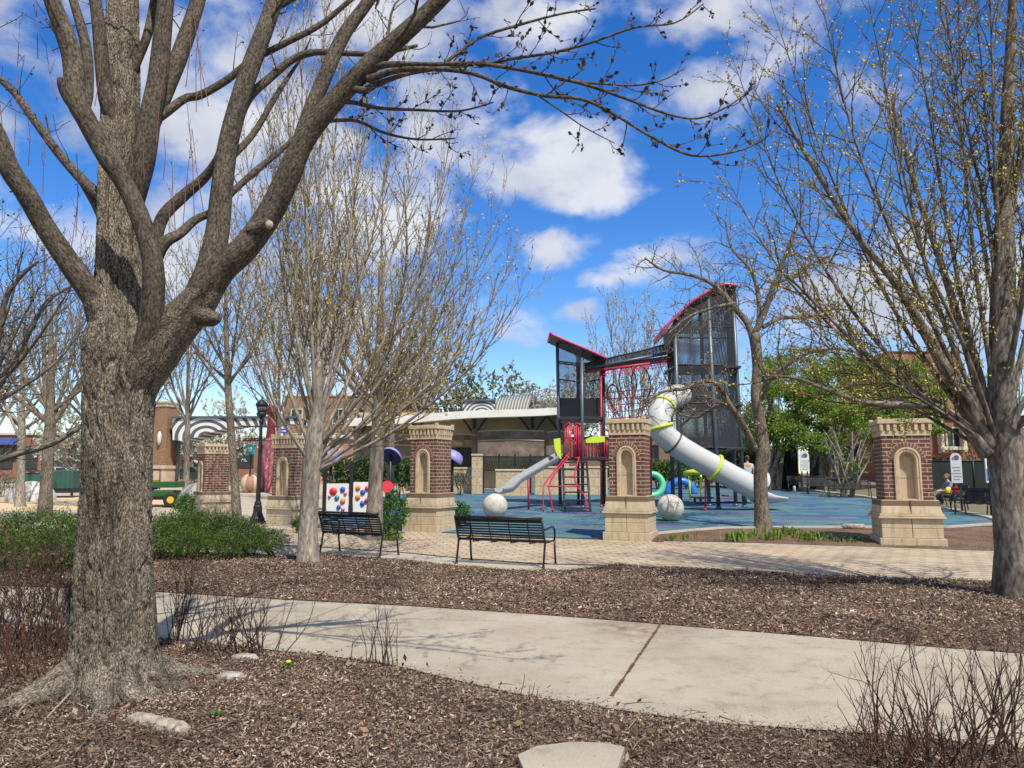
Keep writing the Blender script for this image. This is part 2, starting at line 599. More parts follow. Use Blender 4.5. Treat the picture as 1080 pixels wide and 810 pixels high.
BED_N = [(-420, 632), (-60, 657), (60, 664), (200, 678), (270, 686), (330, 692), (380, 698), (420, 705), (470, 717), (540, 733), (620, 746), (700, 758), (760, 765), (860, 772), (940, 777), (1000, 783), (1080, 792), (1250, 814), (1700, 872)]
nb = G2(BED_N)
near_poly = nb + [(9, 2.2), (9, .6), (-8, .6), (-12, 4)]
zone('mulch_bed', near_poly, M_MULCH, 0.002, .16, .03, 3)
BED_F = [(-420, 598), (-60, 600), (60, 592), (165, 583), (300, 588), (345, 586), (430, 592), (480, 597), (560, 604), (600, 602), (645, 597), (700, 600), (800, 604), (900, 609), (1000, 613), (1060, 616), (1250, 620), (1700, 640)]
far_poly = G2(BED_F + [(x, y - 1) for x, y in reversed(PATH_UP)])
zone('mulch_bed', far_poly, M_MULCH, 0.002, .3, .04, 5)

# plaza in front of the pillars
PAV = [(282, 574), (300, 556), (420, 560), (478, 563), (560, 567), (640, 570), (700, 572), (800, 574), (920, 578), (1000, 581), (1060, 583), (1250, 588), (1700, 596), (1700, 636), (1250, 619), (1060, 615), (1000, 612), (900, 608), (800, 603), (700, 599), (645, 596), (560, 594), (470, 587), (420, 582), (340, 577)]
zone('brick_plaza', G2(PAV), M_PAVER, 0.004, .8)
STRIP = [(262, 583), (282, 575), (340, 578), (420, 583), (470, 588), (560, 595), (642, 597.2), (600, 601), (560, 603.5), (480, 596.4), (430, 591.4), (345, 585.5), (300, 587.3)]
zone('concrete_walk', G2(STRIP), M_PLAZA_CONC, 0.004, .8)
# rubber play surface and the bed on its right
RUB = [(340, 552), (420, 559), (478, 562), (560, 566), (640, 568.6), (700, 562), (760, 557), (830, 556), (920, 556), (1000, 556), (1052, 552.5), (1046, 547.5), (990, 536), (910, 525), (860, 519), (820, 514), (700, 511), (560, 514), (478, 518), (430, 521), (380, 528), (345, 540)]
zone('play_surface', G2(RUB), M_RUBBER, 0.004, .6)
zone('mulch_bed', G2([(642, 569.6), (700, 563), (760, 558), (830, 557), (920, 557), (1000, 557), (1054, 553.5), (1070, 556), (1250, 560), (1250, 587), (1060, 582.4), (1000, 580.4), (920, 577.4), (800, 573.4), (700, 571.4)]), M_MULCH, .002, .5, .03, 8)
def kerb(name, pxs, w=.16, h=.10, m=None):
    P = [gnd(*p) for p in pxs]
    pts = []
    for a, b in zip(P, P[1:]):
        k = max(1, int((b - a).length / .8))
        pts += [a + (b - a) * (i / k) for i in range(k)]
    pts.append(P[-1])
    mb = MB()
    for i, p in enumerate(pts):
        d = (pts[min(i + 1, len(pts) - 1)] - pts[max(0, i - 1)]); d.z = 0; d.normalize()
        s = Vector((-d.y, d.x, 0)) * w / 2
        z = gz(p.x, p.y)
        for q, zz in ((p - s, z - .05), (p - s, z + h), (p + s, z + h), (p + s, z - .05)):
            mb.v.append((q.x, q.y, zz))
    for i in range(len(pts) - 1):
        a, b = 4 * i, 4 * i + 4
        for j in range(3): mb.face((a + j, b + j, b + j + 1, a + j + 1))
    mb.face((0, 1, 2, 3)); e = 4 * len(pts) - 4; mb.face((e + 3, e + 2, e + 1, e))
    o = mb.build(name, m or M_KERB)
    o['kind'] = 'structure'
kerb('kerb', [(640, 569.3), (700, 562.6), (760, 557.6), (830, 556.6), (920, 556.4), (1000, 556.4), (1053, 553)], .14, .05)
kerb('kerb', [(1058, 551), (1046, 546.8), (990, 535), (910, 524), (860, 518), (820, 513), (700, 510)], .30, .06)
kerb('kerb', [(700, 572.0), (800, 574.2), (920, 578.2), (1000, 581.2), (1060, 583.2), (1250, 588)], .12, .02)
# paving beyond the hedge, at the left
zone('plaza_paving', [(-6.0, 21.8), (-5.0, 30), (-7.5, 34), (-8, 62), (-46, 62), (-46, 21), (-22, 17.5), (-9, 15.3), (-6.0, 15.6)], M_PLAZA_CONC, .000, .8)
zone('sand_paving', G2([(-200, 541), (110, 538), (200, 534), (255, 528), (200, 524), (90, 524), (-200, 527)]), M_SANDPAVE, .008, .8)
zone('walkway', G2([(380, 527.4), (430, 520.4), (478, 517.4), (560, 513.4), (640, 511), (640, 508.5), (560, 509), (478, 510), (400, 514)]), M_PLAZA_CONC, .003, .7)
zone('lawn', [(19, 27), (21, 34), (24, 44), (60, 60), (60, 25), (24, 20)], M_LAWN, .002, 3.0)

# ------------------------------------------------------------------ loose chips on the beds
def chips(name, poly, dens, smin, smax, seed, ymax=99, xr=None, keep=None):
    rs = np.random.RandomState(seed)
    P = np.array(poly)
    x0, x1 = (P[:, 0].min(), P[:, 0].max()) if xr is None else xr
    y0, y1 = P[:, 1].min(), min(P[:, 1].max(), ymax)
    n = int((x1 - x0) * (y1 - y0) * dens)
    x = rs.uniform(x0, x1, n); y = rs.uniform(y0, y1, n)
    ins = np.zeros(n, bool)
    xj = x + rs.normal(0, .045, n) * (1 + 2.5 * (rs.rand(n) < .12)); yj = y + rs.normal(0, .045, n) * (1 + 2.5 * (rs.rand(n) < .12))
    for i in range(len(P)):
        ax, ay = P[i]; bx, by = P[i - 1]
        if ay == by: continue
        c = ((ay > yj) != (by > yj)) & (xj < (bx - ax) * (yj - ay) / (by - ay) + ax)
        ins ^= c
    ins &= np.abs(x) < y * .75 + .6
    x, y = x[ins], y[ins]
    n = len(x)
    ln = rs.uniform(smin, smax, n) * (rs.rand(n) ** .7 + .35)
    wd = ln * rs.uniform(.16, .5, n)
    a = rs.uniform(0, 6.283, n)
    tl = rs.normal(0, .38, n); rl = rs.normal(0, .45, n)
    u = np.stack([np.cos(a) * np.cos(tl), np.sin(a) * np.cos(tl), np.sin(tl)], 1)
    w = np.stack([-np.sin(a) * np.cos(rl), np.cos(a) * np.cos(rl), np.sin(rl)], 1)
    z = np.array([bed_z(xx, yy) for xx, yy in zip(x, y)]) + np.abs(rs.normal(.012, .012, n))
    c = np.stack([x, y, z], 1)
    k = .35 + .5 * rs.rand(n)
    lu, wu = u * (ln / 2)[:, None], w * (wd / 2)[:, None]
    v = np.stack([c - lu - wu, c + lu - wu * k[:, None], c + lu + wu * k[:, None], c - lu + wu], 1).reshape(-1, 3)
    pal = np.array([(.04, .027, .020), (.12, .080, .056), (.22, .160, .120), (.30, .218, .155), (.38, .292, .218), (.50, .41, .32), (.25, .135, .075)])
    ci = rs.choice(len(pal), n, p=[.22, .27, .21, .13, .09, .035, .045])
    lf = np.array([noise.noise((a * .9, b * .9, 3.3)) + .7 * noise.noise((a * 2.7, b * 2.7, 8.1)) for a, b in zip(x, y)])
    col = pal[ci] * rs.uniform(.7, 1.25, (n, 1)) * np.clip(1.0 + .55 * lf, .45, 1.5)[:, None]
    col = np.concatenate([np.clip(col, 0, 1), np.ones((n, 1))], 1)
    me = bpy.data.meshes.new(name)
    me.vertices.add(4 * n); me.loops.add(4 * n); me.polygons.add(n)
    me.vertices.foreach_set('co', v.astype(np.float32).ravel())
    me.loops.foreach_set('vertex_index', np.arange(4 * n, dtype=np.int32))
    me.polygons.foreach_set('loop_start', np.arange(0, 4 * n, 4, dtype=np.int32))
    at_ = me.attributes.new('tint', 'FLOAT_COLOR', 'FACE')
    at_.data.foreach_set('color', col.astype(np.float32).ravel())
    me.materials.append(M_CHIP)
    me.update(); me.validate()
    o = bpy.data.objects.new(name, me)
    COL.objects.link(o)
    tag(o, 'loose brown and grey bark chips covering the planting bed', 'mulch', kind='stuff')
    return o

def bed_z(x, y):
    return gz(x, y) + .05 + .03 * (noise.noise((x * 1.3, y * 1.3, 3)) + .5 * noise.noise((x * 4, y * 4, 12)))
def _edge(poly):
    e = np.array(poly)
    e2 = []
    for i in range(len(e)):
        a, b = e[i - 1], e[i]
        k = max(1, int(np.hypot(*(b - a)) / .15))
        for j in range(k): e2.append(a + (b - a) * j / k)
    return np.array(e2)
_en = _edge(near_poly)
_bz = bed_z
def bed_z(x, y):
    d = math.sqrt(np.min((_en[:, 0] - x) ** 2 + (_en[:, 1] - y) ** 2))
    return .002 + sstep(0, .35, d) * (.045 + .03 * (noise.noise((x * 1.3, y * 1.3, 3)) + .5 * noise.noise((x * 4, y * 4, 12))))
o = chips('mulch_chips', near_poly, 9000, .008, .028, 1, xr=(-8, 8))
o['label'] = 'loose bark chips scattered over the near planting bed round the big trunk'
_en = _edge(far_poly)
def bed_z(x, y):
    d = math.sqrt(np.min((_en[:, 0] - x) ** 2 + (_en[:, 1] - y) ** 2))
    return gz(x, y) + .002 + sstep(0, .35, d) * (.045 + .04 * (noise.noise((x * 1.3, y * 1.3, 5)) + .5 * noise.noise((x * 4, y * 4, 14))))
o = chips('mulch_chips', far_poly, 2600, .014, .044, 2, xr=(-14, 14))
o['label'] = 'loose bark chips over the bed between the concrete path and the benches'
# ------------------------------------------------------------------ trees
def m_bark(name, dark, mid, light, scale=26, zs=.28, bumpk=.8, bdist=.02, lichen=None):
    m = mat(name, rough=.95, spec=.12)
    t = m.node_tree
    a = N(t, 'ShaderNodeAttribute', attribute_name='bark')
    mp_ = N(t, 'ShaderNodeMapping'); mp_.inputs['Scale'].default_value = (1, 1, zs)
    L(t, a.outputs['Vector'], mp_.inputs['Vector'])
    v = mp_.outputs[0]
    f = noise_node(t, scale, 5, .62, v, .4)
    c = ramp_node(t, f, [(.36, dark), (.5, mid), (.66, light)])
    b = noise_node(t, scale * .12, 4, .6, v)
    c = mixc(t, 1.0, c, ramp_node(t, b, [(.28, (.55, .55, .53)), (.5, (.95, .95, .93)), (.68, (1.25, 1.2, 1.12))]), 'MULTIPLY')
    if scale > 100:                                          # long vertical furrows, stains and paler plates
        mp2 = N(t, 'ShaderNodeMapping'); mp2.inputs['Scale'].default_value = (1, 1, .10)
        L(t, a.outputs['Vector'], mp2.inputs['Vector'])
        c = mixc(t, 1.0, c, ramp_node(t, noise_node(t, 17, 4, .6, mp2.outputs[0], .5), [(.34, (.50, .48, .46)), (.47, (1, 1, 1)), (.70, (1.12, 1.1, 1.06))]), 'MULTIPLY')
        c = mixc(t, 1.0, c, ramp_node(t, noise_node(t, 2.2, 5, .6, mp_.outputs[0], .3), [(.36, (.60, .58, .55)), (.52, (1, 1, 1)), (.68, (1.15, 1.13, 1.08))]), 'MULTIPLY')
    if lichen:
        l = noise_node(t, scale * .35, 5, .7, v)
        c = mixc(t, ramp_node(t, l, [(.56, (0, 0, 0)), (.70, (.6, .6, .6))]), c, lichen)
    L(t, c, bsdf(m).inputs['Base Color'])
    bump(m, f, bumpk, bdist)
    return m
M_BARK_MAIN = m_bark('furrowed_bark', (.030, .025, .020), (.155, .130, .102), (.42, .37, .305), 120, .42, 1.0, .012, (.17, .175, .12))
M_BARK_LIMB = m_bark('limb_bark', (.036, .029, .023), (.098, .08, .064), (.185, .156, .126), 70, .5, .8, .008)
M_TWIG_MAIN = m_bark('dark_twig_bark', (.05, .035, .03), (.10, .072, .06), (.18, .14, .12), 60, .4, 0.2, .005)
M_SPROUT = mat('red_sprout', (.20, .085, .06), .7)
M_BARK_GREY = m_bark('grey_bark', (.14, .12, .10), (.27, .235, .20), (.40, .355, .305), 22, .3, .5, .01)
M_TWIG_GREY = m_bark('grey_twig_bark', (.15, .115, .066), (.26, .205, .125), (.36, .295, .185), 30, .3, .2, .005)
M_BARK_RIGHT = m_bark('smooth_grey_bark', (.065, .055, .048), (.155, .135, .118), (.28, .25, .22), 18, .35, .5, .012)
M_TWIG_RIGHT = m_bark('brown_twig_bark', (.055, .042, .030), (.115, .09, .065), (.20, .16, .12), 30, .3, .2, .005)
M_BARK_LICHEN = m_bark('lichen_bark', (.07, .055, .042), (.165, .135, .105), (.27, .235, .19), 26, .4, .8, .015, (.30, .25, .13))
M_BARK_FAR = m_bark('far_bark', (.10, .085, .07), (.20, .175, .15), (.30, .27, .235), 14, .3, .2, .01, (.27, .24, .14))
M_BUD_YEL = mat('yellow_green_bud', (.42, .33, .07), .6)
M_BUD_OLV = mat('olive_bud', (.42, .34, .10), .6)
M_BUD_DARK = mat('dark_bud', (.05, .03, .025), .7)
M_BUD_BROWN = mat('brown_bud', (.33, .27, .14), .7)
M_BLOSSOM = mat('white_blossom', (.66, .66, .56), .7)
def m_leafy(name, stops, rough=.55):
    m = mat(name, rough=rough, spec=.3)
    t = m.node_tree
    v = objco(t)
    c = ramp_node(t, noise_node(t, 3.2, 4, .6, v), stops)
    L(t, c, bsdf(m).inputs['Base Color'])
    b = bsdf(m)
    tr = N(t, 'ShaderNodeBsdfTranslucent')
    L(t, c, tr.inputs['Color'])
    mx = N(t, 'ShaderNodeMixShader'); mx.inputs[0].default_value = .35
    L(t, b.outputs[0], mx.inputs[1]); L(t, tr.outputs[0], mx.inputs[2])
    L(t, mx.outputs[0], t.nodes['Material Output'].inputs['Surface'])
    return m
M_LEAF_LIME = m_leafy('spring_leaf', [(.3, (.10, .20, .022)), (.5, (.17, .31, .035)), (.7, (.26, .40, .06))])
M_LEAF_PALE = m_leafy('pale_spring_leaf', [(.3, (.16, .20, .05)), (.6, (.28, .32, .10))])

class Tree:
    def __init__(s, seed):
        s.rng = random.Random(seed)
        s.t = []           # (pts, rad, sides, mat)
        s.b = []           # buds: (pos, dir, size, mat)
    def add(s, pts, rad, sides=5, m=0):
        s.t.append((np.asarray(pts, float), np.asarray(rad, float), sides, m))
    def walk(s, p, d, length, segs, wig, up, r0, r1):
        g = s.rng
        pts = [p.copy()]
        d = d.normalized()
        step = length / segs
        for i in range(segs):
            d = d + Vector((g.gauss(0, wig), g.gauss(0, wig), g.gauss(0, wig) + up))
            d.normalize()
            p = p + d * step
            pts.append(p.copy())
        rad = [r0 + (r1 - r0) * (i / segs) for i in range(segs + 1)]
        return pts, rad
    def spawn(s, pts, rad, lvl, P):
        """side branches of level lvl along a path"""
        g = s.rng
        seg = [(pts[i + 1] - pts[i]).length for i in range(len(pts) - 1)]
        tot = sum(seg)
        n = P['n'][lvl] * tot
        n = int(n) + (g.random() < n - int(n))
        ph = g.uniform(0, 6.28)
        for i in range(n):
            t = P['t0'][lvl] + (1 - P['t0'][lvl]) * (i + g.random()) / max(1, n)
            x = t * tot
            k = 0
            while k < len(seg) - 1 and x > seg[k]:
                x -= seg[k]; k += 1
            u = min(1, x / max(seg[k], 1e-6))
            p = pts[k].lerp(pts[k + 1], u)
            r = rad[k] + (rad[k + 1] - rad[k]) * u
            tan = (pts[k + 1] - pts[k]).normalized()
            ph += 2.4 + g.uniform(-.5, .5)
            a = tan.orthogonal().normalized()
            b = tan.cross(a)
            perp = a * math.cos(ph) + b * math.sin(ph)
            ang = P['ang'][lvl] * g.uniform(.7, 1.3)
            d = tan * math.cos(ang) + perp * math.sin(ang)
            ln = P['len'][lvl] * g.uniform(.55, 1.25) * (1.1 - P.get('taper', .5) * t)
            r0 = min(r * .75, P['r'][lvl] * g.uniform(.8, 1.2))
            pp, rr = s.walk(p, d, ln, P['seg'][lvl], P['wig'][lvl], P['up'][lvl], r0, max(r0 * .35, P['rmin']))
            s.add(pp, rr, 5 if r0 > .02 else (4 if r0 > .008 else 3), P['mat'][lvl])
            if lvl + 1 < len(P['n']):
                s.spawn(pp, rr, lvl + 1, P)
            if lvl >= P.get('budlvl', len(P['n']) - 1) and P.get('bud'):
                s.bud_along(pp, P)
    def bud_along(s, pp, P):
        g = s.rng
        tot = sum((pp[i + 1] - pp[i]).length for i in range(len(pp) - 1))
        n = max(1, int(tot * P['bud']))
        for i in range(n):
            t = g.random() ** .55 * (len(pp) - 1)
            k = min(int(t), len(pp) - 2)
            p = pp[k].lerp(pp[k + 1], t - k)
            d = (pp[k + 1] - pp[k]).normalized() + Vector((g.gauss(0, .6), g.gauss(0, .6), g.gauss(0, .6)))
            s.b.append((p, d.normalized(), P['bsize'] * g.uniform(.6, 1.5), P['bmat']))
    def limb(s, trace, segs=4, sides=10, m=0):
        """smooth path through (point, radius) entries"""
        P = [Vector(p) for p, r in trace]; Rr = [r for p, r in trace]
        pts, rad = [], []
        n = len(P)
        for i in range(n - 1):
            p0, p1, p2, p3 = P[max(i - 1, 0)], P[i], P[i + 1], P[min(i + 2, n - 1)]
            for j in range(segs):
                t = j / segs
                q = .5 * ((2 * p1) + (p2 - p0) * t + (2 * p0 - 5 * p1 + 4 * p2 - p3) * t * t + (3 * p1 - p0 - 3 * p2 + p3) * t ** 3)
                pts.append(q); rad.append(Rr[i] + (Rr[i + 1] - Rr[i]) * t)
        pts.append(P[-1]); rad.append(Rr[-1])
        t0 = (pts[1] - pts[0]).normalized(); t1 = (pts[-1] - pts[-2]).normalized()
        s.add([pts[0] - t0 * rad[0] * .35, pts[0] - t0 * rad[0] * .2] + pts + [pts[-1] + t1 * rad[-1] * .25, pts[-1] + t1 * rad[-1] * .4], [rad[0] * .03, rad[0] * .7] + rad + [rad[-1] * .75, rad[-1] * .03], sides, m)
        return pts, rad
    def mesh(s, name, sel, mats, parent, origin, buds=False):
        """one mesh of all tubes whose material index is in sel"""
        o3 = np.array(origin)
        V, F3, F4, M3, M4, A = [], [], [], [], [], []
        base = 0
        groups = {}
        for (p, r, n, m) in s.t:
            if m in sel: groups.setdefault((len(p), n, m), []).append((p, r))
        rs = np.random.RandomState(1)
        for (k, n, m), lst in groups.items():
            P = np.array([a for a, _ in lst]); Rr = np.array([b for _, b in lst])
            T = np.gradient(P, axis=1)
            T /= np.maximum(np.linalg.norm(T, axis=2, keepdims=True), 1e-9)
            avg = T.mean(axis=1)
            ref = np.zeros_like(avg)
            ref[np.arange(len(avg)), np.argmin(np.abs(avg), axis=1)] = 1
            a = np.cross(T, ref[:, None, :]); a /= np.maximum(np.linalg.norm(a, axis=2, keepdims=True), 1e-9)
            b = np.cross(T, a)
            th = np.arange(n) * 2 * np.pi / n
            ring = P[:, :, None, :] + (a[:, :, None, :] * np.cos(th)[None, None, :, None] + b[:, :, None, :] * np.sin(th)[None, None, :, None]) * Rr[:, :, None, None]
            q = len(lst)
            V.append(ring.reshape(-1, 3))
            ln = np.concatenate([np.zeros((q, 1)), np.cumsum(np.linalg.norm(np.diff(P, axis=1), axis=2), axis=1)], 1) + rs.uniform(0, 50, (q, 1))
            at_ = np.empty((q, k, n, 3))
            at_[..., 0] = np.cos(th)[None, None, :] * Rr[:, :, None]
            at_[..., 1] = np.sin(th)[None, None, :] * Rr[:, :, None]
            at_[..., 2] = ln[:, :, None]
            A.append(at_.reshape(-1, 3))
            idx = (np.arange(q * k * n).reshape(q, k, n)) + base
            i0 = idx[:, :-1, :]; i1 = idx[:, 1:, :]
            f = np.stack([i0, np.roll(i0, -1, 2), np.roll(i1, -1, 2), i1], -1).reshape(-1, 4)
            F4.append(f); M4.append(np.full(len(f), sel.index(m)))
            base += q * k * n
        if buds and s.b:
            B = np.array([p for p, d, z, m in s.b]); D = np.array([d for p, d, z, m in s.b])
            S = np.array([z for p, d, z, m in s.b]); Mi = np.array([m for p, d, z, m in s.b])
            n = len(B)
            rnd = rs.normal(size=(n, 3))
            w = np.cross(D, rnd); w /= np.maximum(np.linalg.norm(w, axis=1, keepdims=True), 1e-9)
            w *= (S * .32)[:, None]
            e = D * S[:, None]
            bend = np.cross(w, D) * .35
            V.append(np.stack([B, B + e * .5 + w + bend, B + e, B + e * .5 - w + bend], 1).reshape(-1, 3))
            A.append(np.zeros((4 * n, 3)))
            F4.append(np.arange(4 * n).reshape(n, 4) + base)
            M4.append(np.array([len(sel) + x for x in Mi]))
            base += 4 * n
        V = np.concatenate(V) - o3; A = np.concatenate(A); F = np.concatenate(F4); Mm = np.concatenate(M4)
        me = bpy.data.meshes.new(name)
        nf = len(F)
        me.vertices.add(len(V)); me.loops.add(4 * nf); me.polygons.add(nf)
        me.vertices.foreach_set('co', V.astype(np.float32).ravel())
        me.loops.foreach_set('vertex_index', F.astype(np.int32).ravel())
        me.polygons.foreach_set('loop_start', np.arange(0, 4 * nf, 4, dtype=np.int32))
        me.polygons.foreach_set('material_index', Mm.astype(np.int32))
        me.polygons.foreach_set('use_smooth', np.ones(nf, bool))
        at_ = me.attributes.new('bark', 'FLOAT_VECTOR', 'POINT')
        at_.data.foreach_set('vector', A.astype(np.float32).ravel())
        for mm in mats: me.materials.append(mm)
        me.update()
        ob = bpy.data.objects.new(name, me)
        COL.objects.link(ob)
        ob.parent = parent
        return ob

# ---- the big maple at the left -------------------------------------------------
T = Tree(11)
YB = 5.72
base = gnd(118, 722); base.y = YB; base.x = at(122, 600, YB).x; base.z = 0.03
prof = [(745, 122, 0.423), (735, 121, 0.387), (718, 121, 0.338), (700, 121, 0.310), (670, 122, 0.283), (640, 123, 0.268), (600, 123, 0.257), (560, 125, 0.245), (520, 126, 0.236), (480, 127, 0.232), (450, 127, 0.234), (425, 127.5, 0.242), (405, 129, 0.253), (390, 130, 0.266), (375, 131, 0.273), (362, 132, 0.277), (350, 133, 0.264), (338, 134, 0.231), (325, 132, 0.201), (300, 128, 0.180), (240, 127, 0.160), (180, 127, 0.143), (110, 128, 0.134), (50, 130, 0.121), (-10, 131, 0.107), (-120, 126, 0.088)]
DEP = [(-120, .5), (-10, .38), (50, .3), (110, .24), (180, .18), (240, .12), (300, .06), (360, .0), (900, 0)]
def prof_at(z):
    for (a, b) in zip(pz, pz[1:]):
        if a[0] <= z <= b[0]:
            u = (z - a[0]) / (b[0] - a[0])
            u = u * u * (3 - 2 * u) * .4 + u * .6
            return a[1] + (b[1] - a[1]) * u, a[2] + (b[2] - a[2]) * u, a[3] + (b[3] - a[3]) * u
    return pz[-1][1:] if z > pz[-1][0] else pz[0][1:]
pz = []
for (py, px, r) in prof:
    dy = float(np.interp(py, [a for a, _ in DEP], [b for _, b in DEP]))
    q = at(px, py, YB + dy)
    pz.append((q.z, q.x, r, dy))
pz.sort()
mb = MB()
NS, NR = 260, 560
z0, z1 = pz[0][0] - .12, pz[-1][0]
lobes = [(R(203), .75, 4), (R(240), .35, 9), (R(272), .62, 6), (R(318), .70, 5), (R(352), .85, 6), (R(30), .5, 6), (R(80), .4, 5), (R(140), .55, 5)]
bark_at = []
for i in range(NR + 1):
    z = z0 + (z1 - z0) * i / NR
    cx, r, dyz = prof_at(z)
    fl = max(0, 1 - (z - z0) / .60) ** 2.2
    for j in range(NS):
        th = 2 * math.pi * j / NS
        k = 0
        for (a, amp, sh) in lobes:
            k += amp * max(0, math.cos(th - a)) ** (sh * 2)
        rr = r * (1 + fl * (k * .75 - .12)) + .016 * math.cos(th * 3 + 1.1) + .010 * math.cos(th * 5 + z)
        c, s_ = math.cos(th), math.sin(th)
        w = noise.noise((c * 2.4, s_ * 2.4, z * 1.2))
        a1 = noise.noise((c * r * 56 + 7 + w, s_ * r * 56, z * 24)) 
        a2 = noise.noise((c * r * 70 + 3, s_ * r * 70, z * 26))
        rg = 1 - abs(a1) * 2.2
        kk = min(1, max(.45, r / .26))
        rr += kk * (.009 * rg + .004 * a2 + .014 * w - .026 * max(0, .22 - abs(noise.noise((c * r * 20 + .6 * w, s_ * r * 20, z * 3.2 + 4)))) / .22) + fl * .035 * noise.noise((c * 4, s_ * 4, z * 5))
        mb.v.append((cx + c * rr, YB + dyz + s_ * rr, z))
        bark_at.append((c * rr, s_ * rr, z))
for i in range(NR):
    for j in range(NS):
        mb.face((i * NS + j, i * NS + (j + 1) % NS, (i + 1) * NS + (j + 1) % NS, (i + 1) * NS + j), 0, True)
mb.face([NR * NS + j for j in range(NS)])
root = empty('maple_tree', base, 0, 'big bare maple with thick furrowed trunk and heavy forking limbs in the near mulch bed', 'tree')
trunk = mb.build('trunk', M_BARK_MAIN, root, base)
ba = trunk.data.attributes.new('bark', 'FLOAT_VECTOR', 'POINT')
ba.data.foreach_set('vector', np.array(bark_at, np.float32).ravel())
PXM = ppm(YB)
def tr(lst, d0=0.0):
    """[(px, py, width in px, depth offset)] -> limb trace"""
    out = []
    for (px, py, w, dy) in lst:
        Y = YB + dy
        out.append((at(px, py, Y), .88 * w / 2 / ppm(Y)))
    return out
LIMBS = {}
def limb(key, lst, sides=18, m=0, segs=5):
    LIMBS[key] = T.limb(tr(lst), segs, sides, m)
limb('A', [(128, 420, 46, 0), (131, 360, 64, .02), (128, 300, 56, .06), (127, 240, 50, .12), (127, 180, 45, .18), (128, 110, 42, .24), (130, 50, 38, .3), (131, -10, 34, .38), (126, -120, 28, .5), (130, -240, 20, .6)], 30)
T.t.pop()
T.limb(tr([(126, -100, 28, .48), (127, -160, 25, .54), (130, -240, 20, .6)]), 5, 14, 0)
T.limb(tr([(138, 425, 40, 0), (150, 392, 58, -.04), (163, 372, 58, -.07), (184, 346, 51, -.1), (207, 321, 44, -.13), (222, 300, 36, -.155)]), 6, 24, 3)
T.limb(tr([(128, 400, 30, -.02), (112, 345, 38, -.05), (102, 318, 31, -.1)]), 6, 18, 3)
limb('B', [(140, 415, 40, 0), (160, 374, 56, -.06), (184, 345, 48, -.1), (206, 322, 42, -.13), (232, 285, 36, -.17), (258, 262, 32, -.2), (284, 226, 31, -.22), (303, 188, 30, -.26), (320, 150, 26, -.3), (348, 112, 25, -.34), (392, 66, 24, -.4), (432, 30, 22, -.45), (466, -2, 19, -.5), (520, -60, 15, -.6), (590, -130, 11, -.7)], 22)
limb('B2', [(196, 345, 30, -.1), (206, 318, 34, -.1), (220, 285, 31, -.06), (229, 246, 28, -.02), (234, 200, 26, .0), (241, 150, 24, .04), (256, 95, 23, .08), (272, 50, 22, .12), (287, 8, 20, .16), (300, -50, 17, .22), (320, -130, 13, .3)], 20)
limb('B3', [(296, 205, 20, -.24), (312, 160, 18, -.18), (326, 120, 18, -.12), (341, 85, 18, -.08), (362, 38, 17, 0), (388, 2, 15, .06), (430, -60, 11, .1), (470, -120, 8, .1)], 16)
limb('C', [(128, 400, 30, -.02), (112, 340, 33, -.05), (100, 315, 29, -.1), (75, 280, 26, -.16), (48, 240, 24, -.22), (28, 205, 24, -.3), (10, 178, 24, -.36), (-5, 140, 22, -.42), (-35, 90, 20, -.5), (-80, 20, 15, -.6)], 18)
limb('D', [(148, 385, 26, -.12), (158, 345, 28, -.22), (162, 305, 26, -.28), (160, 270, 24, -.32), (148, 230, 23, -.36), (132, 195, 22, -.4), (112, 165, 23, -.44), (92, 128, 24, -.48), (81, 105, 25, -.5), (76, 60, 24, -.5), (64, 25, 22, -.52), (55, 0, 20, -.54), (36, -60, 16, -.6), (20, -140, 11, -.7)], 20)
limb('E', [(132, 245, 26, .14), (138, 215, 30, .12), (150, 170, 30, .08), (158, 125, 26, .06), (166, 85, 24, .06), (171, 40, 22, .06), (175, 0, 20, .06), (184, -70, 15, .1), (190, -150, 10, .1)], 18)
limb('E2', [(152, 150, 20, .1), (172, 100, 22, .2), (188, 62, 21, .26), (201, 25, 19, .32), (210, -5, 18, .38), (226, -70, 14, .5), (250, -150, 9, .6)], 16)
limb('F', [(127, 160, 18, .2), (120, 130, 18, .16), (112, 105, 18, .12), (107, 60, 17, .1), (102, 10, 15, .1), (92, -40, 13, .1), (80, -110, 9, .1)], 14)
limb('F2', [(87, 120, 12, -.49), (92, 100, 14, -.45), (92, 60, 13, -.4), (86, 30, 12, -.38), (74, -10, 10, -.35)], 12)
limb('E3', [(132, 95, 10, .26), (146, 62, 10, .25), (156, 35, 11, .25), (162, 5, 10, .3), (172, -50, 8, .3)], 10)
limb('H', [(118, 215, 14, .3), (92, 195, 13, .45), (62, 162, 11, .6), (35, 125, 10, .7), (10, 92, 9, .8), (-20, 70, 8, .9)], 12)
limb('H2', [(112, 240, 12, .35), (100, 215, 10, .5), (82, 185, 9, .6), (70, 172, 6, .65), (55, 150, 3, .7), (48, 120, 1.5, .75)], 10)
limb('J', [(160, 275, 16, .15), (170, 232, 15, .2), (192, 208, 14, .26), (215, 188, 12, .26), (228, 170, 10, .2), (236, 150, 8, .1)], 12)
limb('K', [(160, 288, 14, -.18), (172, 258, 15, -.2), (190, 246, 12, -.1), (206, 232, 10, 0), (225, 222, 9, .1), (250, 198, 8, .2), (272, 178, 8, .3), (292, 162, 7, .4), (330, 128, 5, .5), (350, 105, 3, .55), (362, 85, 1.5, .6)], 12)
limb('Lh', [(158, 130, 13, .1), (176, 118, 11, .15), (195, 104, 10, .2), (212, 100, 10, .25), (240, 84, 9, .3), (262, 66, 8, .32), (300, 46, 8, .35), (338, 26, 7, .4), (372, -2, 6, .42), (420, -40, 4, .5)], 10)
